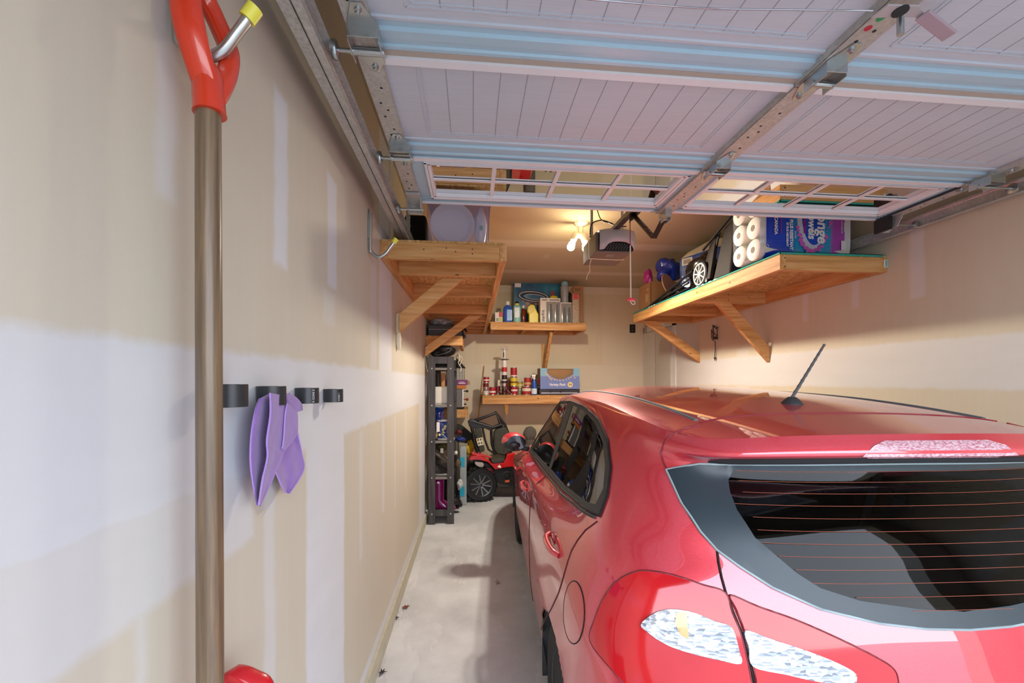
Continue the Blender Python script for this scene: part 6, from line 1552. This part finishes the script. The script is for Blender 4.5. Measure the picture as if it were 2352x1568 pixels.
# ================================================================ ride-on toy car at the back
BK = M('moulded black plastic', '17181a', .45, var=.3); RP_ = S('glossy red plastic', 'c9161c', .2, coat=1., var=.05)
at = thing('ride_on_car', 'red and black ride-on toy car with knobbly wheels, parked at the back', 'toy car', (.4, 5.4, 0))
def toywheel(c, r, w, nm='wheel'):
    c = V(c); ax = V((.12, -1, 0)).normalized()
    W_ = MB().lathe(c, [(r*.66, w*.5), (r*.9, w*.5), (r*.97, w*.35), (r*.97, -w*.35), (r*.9, -w*.5), (r*.66, -w*.5)], 36, ax).build(nm, BK, at, smooth=40)
    a = ax.orthogonal().normalized(); b = ax.cross(a); m = MB()
    for k in range(18):
        for s_ in (-1, 1):
            q = 2*math.pi*(k+.25*s_)/18; d = a*math.cos(q)+b*math.sin(q); m.beam(c+d*r*.985+ax*w*.48*s_, c+d*r*.985+ax*w*.05*s_, r*.12, r*.09, d)
    m.build('tread_lugs', BK, W_)
    m = MB(); m.lathe(c, [(.0, w*.30), (r*.55, w*.30), (r*.62, w*.52), (r*.68, w*.54), (r*.68, w*.1)], 36, ax)
    for k in range(10):
        q = 2*math.pi*k/5+(.13 if k % 2 else -.13); d = a*math.cos(q)+b*math.sin(q); m.beam(c+ax*w*.40+d*r*.08, c+ax*w*.46+d*r*.6, r*.09, r*.1, ax)
    m.lathe(c+ax*w*.34, [(r*.16, 0), (r*.16, w*.14), (r*.1, w*.18)], 16, ax)
    m.build('wheel_rim', M('dark chrome rim', '4c4e50', .25, .7), W_, smooth=35)
    m = MB()
    for k in range(10):
        q = 2*math.pi*(k//2)/5+(.16 if k % 2 else -.16); q2 = 2*math.pi*(k//2)/5+(.30 if k % 2 else -.30); m.beam(c+ax*w*.50+(a*math.cos(q)+b*math.sin(q))*r*.10, c+ax*w*.56+(a*math.cos(q2)+b*math.sin(q2))*r*.60, r*.07, r*.06, ax)
    m.build('rim_spokes', M('bright rim spokes', '9b9da0', .25, .8), W_)
wy = 5.22; wc = on(1102, 1107, Y=wy); R_ = .212
toywheel((wc.x, wy, R_), R_, .16); toywheel((wc.x-.03, wy+.39, R_), R_, .16)
toywheel((wc.x+.98, wy+.08, R_), R_, .16); toywheel((wc.x+.95, wy+.39, R_), R_, .16)
def PP(L, Y): return [on(x, y, Y=Y) for x, y in L]
m = MB(); m.prism(PP([(1076, 1053), (1083, 1046), (1098, 1046), (1114, 1050), (1126, 1060), (1131, 1064), (1146, 1063), (1156, 1062), (1161, 1054), (1164, 1043), (1178, 1040), (1200, 1040), (1230, 1046), (1230, 1072), (1176, 1072), (1160, 1074), (1137, 1079), (1130, 1071), (1121, 1062), (1108, 1058), (1094, 1056), (1078, 1058)], 5.17), (0, .52, 0)); m.build('fender_body', RP_, at, bevel=.012, bseg=3)
m = MB(); m.prism(PP([(1084, 1044), (1081, 1036), (1090, 1040), (1104, 1041), (1118, 1046), (1130, 1050), (1126, 1053), (1112, 1048), (1098, 1046)], 5.20), (0, .10, 0)); m.build('fender_blade', RP_, at, bevel=.005)
m = MB(); m.prism(PP([(1084, 1052), (1104, 1058), (1122, 1064), (1136, 1079), (1156, 1075), (1176, 1071), (1200, 1071), (1230, 1075), (1230, 1118), (1190, 1118), (1150, 1112), (1132, 1100), (1122, 1082), (1108, 1068), (1090, 1062)], 5.22), (0, .42, 0)); m.build('chassis', BK, at, bevel=.01)
m = MB(); m.prism(PP([(1117, 1076), (1130, 1079), (1133, 1087), (1121, 1084)], 5.185), (0, .05, 0)); m.build('side_flash', RP_, at, bevel=.004)
m = MB(); m.prism(PP([(1128, 1059), (1136, 1057), (1157, 1053), (1161, 1046), (1158, 1060), (1148, 1063), (1133, 1064)], 5.165), (0, .46, 0)); m.build('seat', S('grey black seat plastic', '3b3c37', .4), at, bevel=.006)
m = MB(); m.prism(PP([(1090, 1061), (1108, 1062), (1112, 1066), (1109, 1073), (1100, 1072), (1092, 1067)], 5.165), (0, .04, 0)); m.build('side_lamp', S('silver lamp plastic', 'b3a8a4', .25, coat=.6), at, bevel=.005)
m = MB(); m.lathe(on(1164, 1090, Y=5.215), [(.05, .01), (.05, -.01), (.035, -.014), (.03, -.006), (.012, -.006), (.012, -.014)], 20, (0, 1, 0)); m.build('side_cap', BK, at, smooth=40)
m = MB(); m.prism(PP([(1160, 1103), (1170, 1102), (1170, 1107), (1160, 1108)], 5.21), (0, .03, 0)); m.build('orange_reflector', S('orange reflector', 'd8642c', .3), at, bevel=.002)
m = MB(); m.prism(PP([(1142, 1072), (1147, 1067), (1151, 1071), (1150, 1075)], 5.166), (0, .003, 0)); m.build('white_emblem', WT, at)
# roll cage
def bars(L, Y, r, nm, mb=None):
    m = mb or MB(); m.tube(smoothline(PP(L, Y), 2), r, 8); return m
m = MB(); YC = 5.25
m.tube(PP([(1090, 966), (1140, 948), (1150, 975), (1160, 987), (1172, 1012), (1173, 1040)], YC), .019, 8); m.tube(PP([(1137, 945), (1160, 975), (1174, 1010)], YC+.02), .016, 8)
m.tube(PP([(1078, 966), (1110, 975), (1132, 982), (1155, 974)], YC), .024, 8); m.tube(PP([(1080, 968), (1086, 990), (1090, 1015), (1098, 1038)], YC), .022, 8)
m.tube(PP([(1108, 980), (1114, 1010), (1122, 1032), (1136, 1042)], YC), .013, 8); m.tube(PP([(1128, 984), (1130, 1020), (1138, 1044)], YC), .018, 8)
m.build('roll_cage', BK, at, smooth=50)
m = MB(); m.prism(PP([(1074, 967), (1083, 962), (1100, 970), (1132, 981), (1128, 990), (1112, 983), (1092, 985), (1078, 980)], YC-.02), (0, .06, 0)); m.build('cage_top_panel', BK, at, bevel=.008)
TXB = M('dark mottled seat cover', '3c3d33', .7, var=.6, scale=35, bump=.5, bscale=30)
m = MB(); m.prism(PP([(1134, 992), (1142, 985), (1160, 980), (1167, 990), (1172, 1010), (1172, 1035), (1160, 1046), (1142, 1044), (1134, 1030)], YC-.03), (0, .14, 0)); m.build('backrest_cover', TXB, at, bevel=.02, bseg=3)
m = MB(); m.prism(PP([(1090, 985), (1104, 981), (1108, 995), (1110, 1015), (1114, 1035), (1102, 1040), (1096, 1020)], YC-.03), (0, .12, 0)); m.build('seat_back', TXB, at, bevel=.015, bseg=3)
m = MB(); m.prism(PP([(1094, 1007), (1108, 1004), (1111, 1021), (1098, 1024)], YC-.037), (0, .002, 0)); sl = m.build('warning_sticker', S('cream sticker', 'dcd6bd', .5), at)
m = MB()
for (px, py) in ((1098, 1010), (1104, 1009), (1100, 1018), (1106, 1017)): m.prism(PP([(px-1.6, py-2), (px+1.8, py-2.4), (px+2, py+2), (px-1.4, py+2.4)], YC-.038), (0, .001, 0))
m.build('sticker_print', S('dark brown print', '5a4230', .7), at)
rl_ = blob(on(1217, 995, Y=5.815), .105, (.85, .5, .95), 5, .1, 30).build('grey_carpet_roll', M('grey speckled carpet', '6b6760', .95, var=.6, scale=60, bump=.8, bscale=90), None, base=on(1217, 1010, Y=5.80), smooth=60); tag(rl_, 'grey speckled rolled rug standing behind the car mirror', 'rug')
m = MB(); q = on(1217, 1000, Y=5.815); m.cyl((q.x, 5.815, .001), (q.x, 5.815, q.z-.05), .075, n=22); r2_ = m.build('rolled_part', M('grey speckled carpet', '6b6760', .95), None, base=on(1217, 1010, Y=5.80), smooth=50); r2_.parent = rl_; r2_.location = (0, 0, 0)

# ================================================================ left wall: shovel, hooks, rings, cloth
HK = M('bright zinc hook', 'b9bcb8', .28, .85); YC_ = S('yellow plastic cap', 'e0da4c', .4)
def hook(y, lab, zt=2.27, dz=0.):
    t = thing('wall_hook', lab, 'hook', (XL, y, 2.08), 'zinc utility hooks on the left wall'); x0 = XL
    m = MB(); pl = [(x0+.012, y, zt), (x0+.012, y, 2.11), (x0+.018, y+.002, 2.085), (x0+.045, y+.003, 2.066), (x0+.078, y+.002, 2.078), (x0+.105, y, 2.112), (x0+.122, y, 2.138)]
    pl = [(a, b, c+dz) for a, b, c in pl]; m.tube(smoothline(pl, 6), .0085, 12); m.build('hook_rod', HK, t, smooth=60)
    a, b = V(pl[-2]), V(pl[-1]); d = (b-a).normalized(); m = MB(); m.cyl(b-d*.006, b+d*.018, .0125, n=14); m.build('yellow_tip', YC_, t, smooth=40)
    m = MB(); m.tube([(x0+.003, y, zt+.02+dz), (x0+.004, y, zt-.02+dz), (x0+.006, y, zt-.12+dz)], .008, 10, rs=[.004, .010, .008]); m.build('wall_plate', HK, t, smooth=60)
    return t
hook(2.03, 'zinc wall hook with a yellow tip near the left overhead shelf')
hook(.733, 'zinc wall hook with a yellow tip holding the red shovel grip', dz=-.055)
# shovel
Ys = .715
gr = thing('shovel', 'snow shovel with a worn wooden shaft and red plastic grip, hung on the left wall', 'shovel', (-.418, Ys, 0))
SW = NT('weathered ash shaft'); v_ = SW.coord(); n_ = SW.noise(SW.mapping(v_, scale=(60, 60, 2.2)), 2., 5, .6)
n2_ = SW.noise(SW.mapping(v_, scale=(8, 8, 1.2)), 2., 3)
SW.set(Base_Color=SW.mix(n2_, SW.ramp(n_, (.3, '3f2f20'), (.5, '74573a'), (.7, '9a7d54')), lin('5e5344')), Roughness=.42); SW.b.inputs['Coat Weight'].default_value = .35; SW.b.inputs['Coat Roughness'].default_value = .25; SW.bump(n_, .3, .002); SW = SW.m
def PG(px, py, d=0.): return on(px, py, Y=Ys+d)
top = PG(478, 255); bot = PG(483, 1568); sl_ = (bot-top)/(bot.z-top.z)
low = top+sl_*(.42-top.z); low2 = top+sl_*(.62-top.z)
MB().tube([low, top+(low-top)*.5, top+V((0, 0, .03))], .0187, 24, rs=[.0187, .0187, .0176]).build('wooden_shaft', SW, gr, smooth=60)
RG_ = NT('orange red plastic'); n_ = RG_.noise(RG_.coord(), 10, 3); RG_.set(Base_Color=RG_.mix(n_, lin('c22c10'), lin('d03a18')), Roughness=.28); RG_.b.inputs['Coat Weight'].default_value = .5
RG_.b.inputs['Subsurface Weight'].default_value = .1; RG_ = RG_.m
def strap(pts, ws, ts, n=14, wdir=V((0, 1, 0))):
    """flat rounded band through pts; ws across (towards wdir), ts thick"""
    pts = [V(p) for p in pts]; rows_ = []
    for i, p in enumerate(pts):
        d = (pts[min(i+1, len(pts)-1)]-pts[max(0, i-1)]).normalized(); w_ = (wdir-d*wdir.dot(d)).normalized(); t_ = d.cross(w_)
        rows_.append([p+w_*ws[i]/2*sup(q, 3.2)[0]+t_*ts[i]/2*sup(q, 3.2)[1] for q in [2*math.pi*k/n for k in range(n)]])
    m = MB(); m.add([q for r in rows_ for q in r], [(i*n+j, i*n+(j+1) % n, (i+1)*n+(j+1) % n, (i+1)*n+j) for i in range(len(rows_)-1) for j in range(n)]+[tuple(range(n))[::-1], tuple(range((len(rows_)-1)*n, len(rows_)*n))])
    return m
m = MB(); s0 = PG(482, 262); s1 = PG(476, 175)
m.tube([s0, s0+(s1-s0)*.08, s1, PG(470, 150)], .02, 24, rs=[.0235, .0225, .0215, .017]); m.build('grip_socket', RG_, gr, smooth=50)
wd_ = V((.62, .78, 0)).normalized()
left = smoothline([PG(474, 200, -.006), PG(461, 155, -.016), PG(445, 100, -.026), PG(433, 50, -.032), PG(426, 0, -.032), PG(425, -50, -.026), PG(432, -90, -.01)], 5)
k_ = len(left); strap(left, [.036+.006*math.sin(math.pi*i/k_) for i in range(k_)], [.020]*k_, wdir=V((.95, .25, 0)).normalized()).build('grip_arm', RG_, gr, smooth=50)
right = smoothline([PG(494, 224, .004), PG(509, 200, .018), PG(523, 165, .038), PG(526, 122, .050), PG(510, 78, .054), PG(488, 30, .050), PG(466, -15, .036), PG(448, -60, .018), PG(436, -90, .0)], 5)
k_ = len(right); strap(right, [.030]*k_, [.024]*k_, wdir=V((.75, .65, 0)).normalized()).build('grip_arm', RG_, gr, smooth=50)
m = MB(); c_ = PG(509, 232, .0); m.lathe(c_, [(.0, .004), (.0055, .003), (.006, -.004)], 14, (.9, -.4, 0)); m.build('rivet', RG_, gr, smooth=50)
m = MB(); m.tube([low2, low], .026, 16, rs=[.0225, .026]); m.build('blade_socket', S('black gloss plastic', '1c1b1b', .3), gr, smooth=40)
m = MB(); rows_ = [[V((low.x+.02-.05*math.sin(math.pi*f), low.y-.26+.34*g, .44-.40*f-.03*(2*g-1)**2)) for g in np.linspace(0, 1, 13)] for f in np.linspace(0, 1, 10)]
m.grid(rows_); m.build('shovel_blade', S('black gloss plastic', '1c1b1b', .3), gr, smooth=60, solid=.004)
# second red handled tool leaning lower
t = thing('red_handled_tool', 'red plastic tool grip just showing at the bottom edge, right of the wooden shaft', 'tool', (-.44, .80, 0))
R2 = S('deep red plastic', 'c01822', .3, coat=.5); Y2 = .83
p = [on(505, 1590, Y=Y2), on(530, 1552, Y=Y2), on(545, 1547, Y=Y2), on(575, 1558, Y=Y2), on(606, 1580, Y=Y2), on(612, 1640, Y=Y2), on(585, 1700, Y=Y2), on(560, 1740, Y=Y2)]
w1 = smoothline(p, 5); strap(w1, [.035]*len(w1), [.020]*len(w1), wdir=V((.5, .85, 0)).normalized()).build('grip', R2, t, smooth=50)
p = [on(505, 1590, Y=Y2), on(500, 1640, Y=Y2), on(520, 1700, Y=Y2), on(548, 1740, Y=Y2)]; w1 = smoothline(p, 5); strap(w1, [.030]*len(w1), [.020]*len(w1), wdir=V((.5, .85, 0)).normalized()).build('grip', R2, t, smooth=50)
q = on(554, 1735, Y=Y2); m = MB(); m.tube([q+V((0, 0, .01)), V((q.x-.01, q.y+.02, .03))], .015, 14); m.build('handle', S('grey steel handle', '8a8c8e', .4, metal=.6), t, smooth=60)
m = MB(); m.box(q.x-.03, q.x+.03, q.y+.0, q.y+.15, .001, .04); m.build('tool_head', R2, t, bevel=.01)
# black pipe rings
RB = M('black plastic pipe', '26292c', .4, var=.2, scale=40)
def ring(px, lab, name='pipe_ring'):
    y = on(px, 908, X=XL+.03).y; z = on(px, 908, X=XL+.03).z
    t = thing(name, lab, 'ring', (XL, y, z), 'black pipe rings screwed to the left wall'); c = V((XL+.030, y, z)); n = 30; m = MB(); h = .0215; vs = []
    for i in range(n+1):
        q = math.radians(88+320*i/n) ; cx, cy = math.cos(q), math.sin(q)
        for (r, hz) in ((.030, -h), (.030, h), (.0262, h), (.0262, -h)): vs.append(c+V((r*cx, r*cy, hz)))
    m.add(vs, [(i*4+k, i*4+(k+1) % 4, i*4+4+(k+1) % 4, i*4+4+k) for i in range(n) for k in range(4)]+[(0, 1, 2, 3), (n*4, n*4+1, n*4+2, n*4+3)]); m.build('ring_body', RB, t, smooth=40)
    m = MB(); m.lathe(c+V((-.0265, 0, 0)), [(.005, 0), (.005, .002)], 10, (1, 0, 0)); m.build('screw', ZINC, t)
    return t, c
ring(528, 'nearest black pipe ring, beside the wooden shovel shaft')
ring(624, 'black pipe ring holding the purple cloth')
PW = M('white grey print', 'b9bcbc', .6)
for px, lab, tx in ((706, 'black pipe ring just right of the purple cloth', 'R CORE E'), (766, 'farthest black pipe ring on the left wall', 'CORE 1')):
    t, c = ring(px, lab)
    q = math.radians(-35); r_ = .0308; o = c+V((r_*math.cos(q), r_*math.sin(q), -.019)); tg = V((-math.sin(q), math.cos(q), 0))
    text(tx, PW, t, o, (0, 0, 1), -tg, .0085, 'printed_words', bold=.0001)
# purple cloth
def cloth(Lpx, Rpx, depth, ph, seed, nv=60, nu=40, amp=.012, freq=2.4):
    """sheet between two pixel edge curves (y->x) on a plane in front of the wall, with folds"""
    rows_ = []; y0, y1 = Lpx[0][1], max(Lpx[-1][1], Rpx[-1][1])
    def ev(C, f):
        s_ = f*(len(C)-1); i = min(int(s_), len(C)-2); u = s_-i
        p0, p1, p2, p3 = C[max(i-1, 0)], C[i], C[i+1], C[min(i+2, len(C)-1)]
        return [.5*((2*p1[k])+(p2[k]-p0[k])*u+(2*p0[k]-5*p1[k]+4*p2[k]-p3[k])*u*u+(-p0[k]+3*p1[k]-3*p2[k]+p3[k])*u**3) for k in (0, 1)]
    for i in range(nv+1):
        f = i/nv; l, r = ev(Lpx, f), ev(Rpx, f); row = []
        for j in range(nu+1):
            g = j/nu; px, py = l[0]+(r[0]-l[0])*g, l[1]+(r[1]-l[1])*g
            fold = amp*(.45+.55*(1-f))*math.sin(freq*2*math.pi*g+ph+.8*math.sin(2*f))+amp*.35*math.sin(freq*4.3*math.pi*g+seed)*(1-f*.5)
            row.append(on(px, py, X=XL+depth+fold))
        rows_.append(row)
    return rows_
PC = NT('purple microfibre'); n_ = PC.noise(PC.coord(), 400, 2); n2_ = PC.noise(PC.coord(), 30, 3)
PC.set(Base_Color=PC.mix(n2_, lin('7a589e'), lin('9474b8')), Roughness=.95); PC.b.inputs['Sheen Weight'].default_value = .25; PC.bump(n_, .6, .002); PC = PC.m
tw = thing('cleaning_cloth', 'purple microfibre cloth hanging from a black pipe ring on the left wall', 'cloth', on(630, 1100, X=XL+.02))
HEM = S('lilac hem', 'a588c9', .9)
def lobe(name, L, R, depth, ph, seed, hems=(0, -1), **k):
    g = cloth(L, R, depth, ph, seed, **k); m = MB(); m.grid(g); o = m.build(name, PC, tw, smooth=80, solid=.003)
    for e in hems:
        m = MB(); m.tube([r[e] for r in g], .0020, 6); m.build('stitched_hem', HEM, o, smooth=60)
    return o
lobe('cloth_left_lobe', [(596, 916), (586, 945), (577, 1000), (575, 1060), (581, 1110), (591, 1159)], [(622, 903), (622, 950), (617, 1000), (615, 1050), (604, 1105), (593, 1160)], .036, .2, 1., freq=.55, amp=.010)
lobe('cloth_middle_lobe', [(620, 902), (621, 950), (613, 1010), (614, 1050), (603, 1100), (594, 1160)], [(652, 908), (657, 950), (655, 1000), (648, 1045), (625, 1100), (597, 1162)], .050, .9, 2., freq=.45, amp=.012)
lobe('cloth_right_lobe', [(634, 903), (645, 950), (640, 1010), (628, 1060), (640, 1100), (655, 1131)], [(668, 918), (682, 950), (683, 990), (693, 1040), (697, 1080), (665, 1133)], .032, 2.2, 2.4, freq=.75, amp=.009)
lobe('cloth_fold', [(660, 925), (655, 950), (652, 1000), (648, 1030)], [(681, 945), (683, 975), (679, 1000), (650, 1038)], .048, 1.1, 2.4, freq=.5, amp=.005, nv=24, nu=14)
lobe('cloth_corner', [(650, 903), (656, 920), (664, 934), (676, 948)], [(664, 903), (680, 914), (692, 928), (694, 942)], .034, .2, .5, nv=16, nu=12, amp=.005, freq=.6)
# hanging tool on the right wall
t = thing('grease_gun', 'slim black tool hanging on the right wall below the overhead shelf', 'tool', on(1642, 826, X=XR-.02))
def PR(px, py, d=.02): return on(px, py, X=XR-d)
BM = S('black wire metal', '1d1c1a', .4)
m = MB(); m.tube([PR(1638, 750), PR(1638, 782)], .006, 8); m.tube([PR(1647, 752), PR(1648, 780)], .004, 8); m.tube([PR(1634, 756), PR(1635, 778)], .004, 8); m.tube([PR(1638, 747), PR(1650, 753)], .004, 8)
m.tube([PR(1636, 747), PR(1646, 755)], .004, 8); m.sphere(PR(1643, 776), .016, 10); m.tube([PR(1634, 760), PR(1648, 772)], .004, 8); m.build('handle_frame', BM, t, smooth=50)
m = MB(); m.tube(smoothline([PR(1642, 782), PR(1643, 800), PR(1642, 815), PR(1642, 828)], 4), .004, 8); m.sphere(PR(1642, 822), .011, 10); m.build('rod', BM, t, smooth=50)
# leaves on the floor
def leaf(px, py, s, lobes, col, lab, seed):
    c = on(px, py, Z=.0); rr = random.Random(seed); m = MB(); n = lobes*2; pts = []
    for i in range(n):
        q = 2*math.pi*i/n+rr.uniform(-.15, .15); r = s*(1 if i % 2 == 0 else .38)*rr.uniform(.8, 1.15)
        pts.append(c+V((r*math.cos(q), r*math.sin(q), .006+.014*rr.random()*(i % 2 == 0))))
    vs = pts+[c+V((0, 0, .012))]; m.add(vs, [(i, (i+1) % n, n) for i in range(n)]); m.tube([c+V((0, 0, .01)), c+V((s*1.2*math.cos(4.4), s*1.2*math.sin(4.4), .003))], .0015, 5)
    o = m.build('dry_leaf', M('leaf '+col, col, .8, var=.3, scale=40), None, base=c, solid=.0008); tag(o, lab, 'leaf', 'dry leaves on the garage floor')
leaf(931, 1396, .030, 7, '7d4a33', 'brown star-shaped dry leaf near the left wall curb', 1)
leaf(878, 1546, .022, 6, '3a3230', 'dark dry leaf lying at the bottom edge of the picture by the curb', 2)
leaf(912, 1421, .012, 5, '37302a', 'tiny dark leaf scrap just below the brown leaf', 3)
leaf(1143, 1338, .030, 4, '9a8575', 'flattened tan leaf in the middle of the aisle', 4)
# ================================================================ tidy
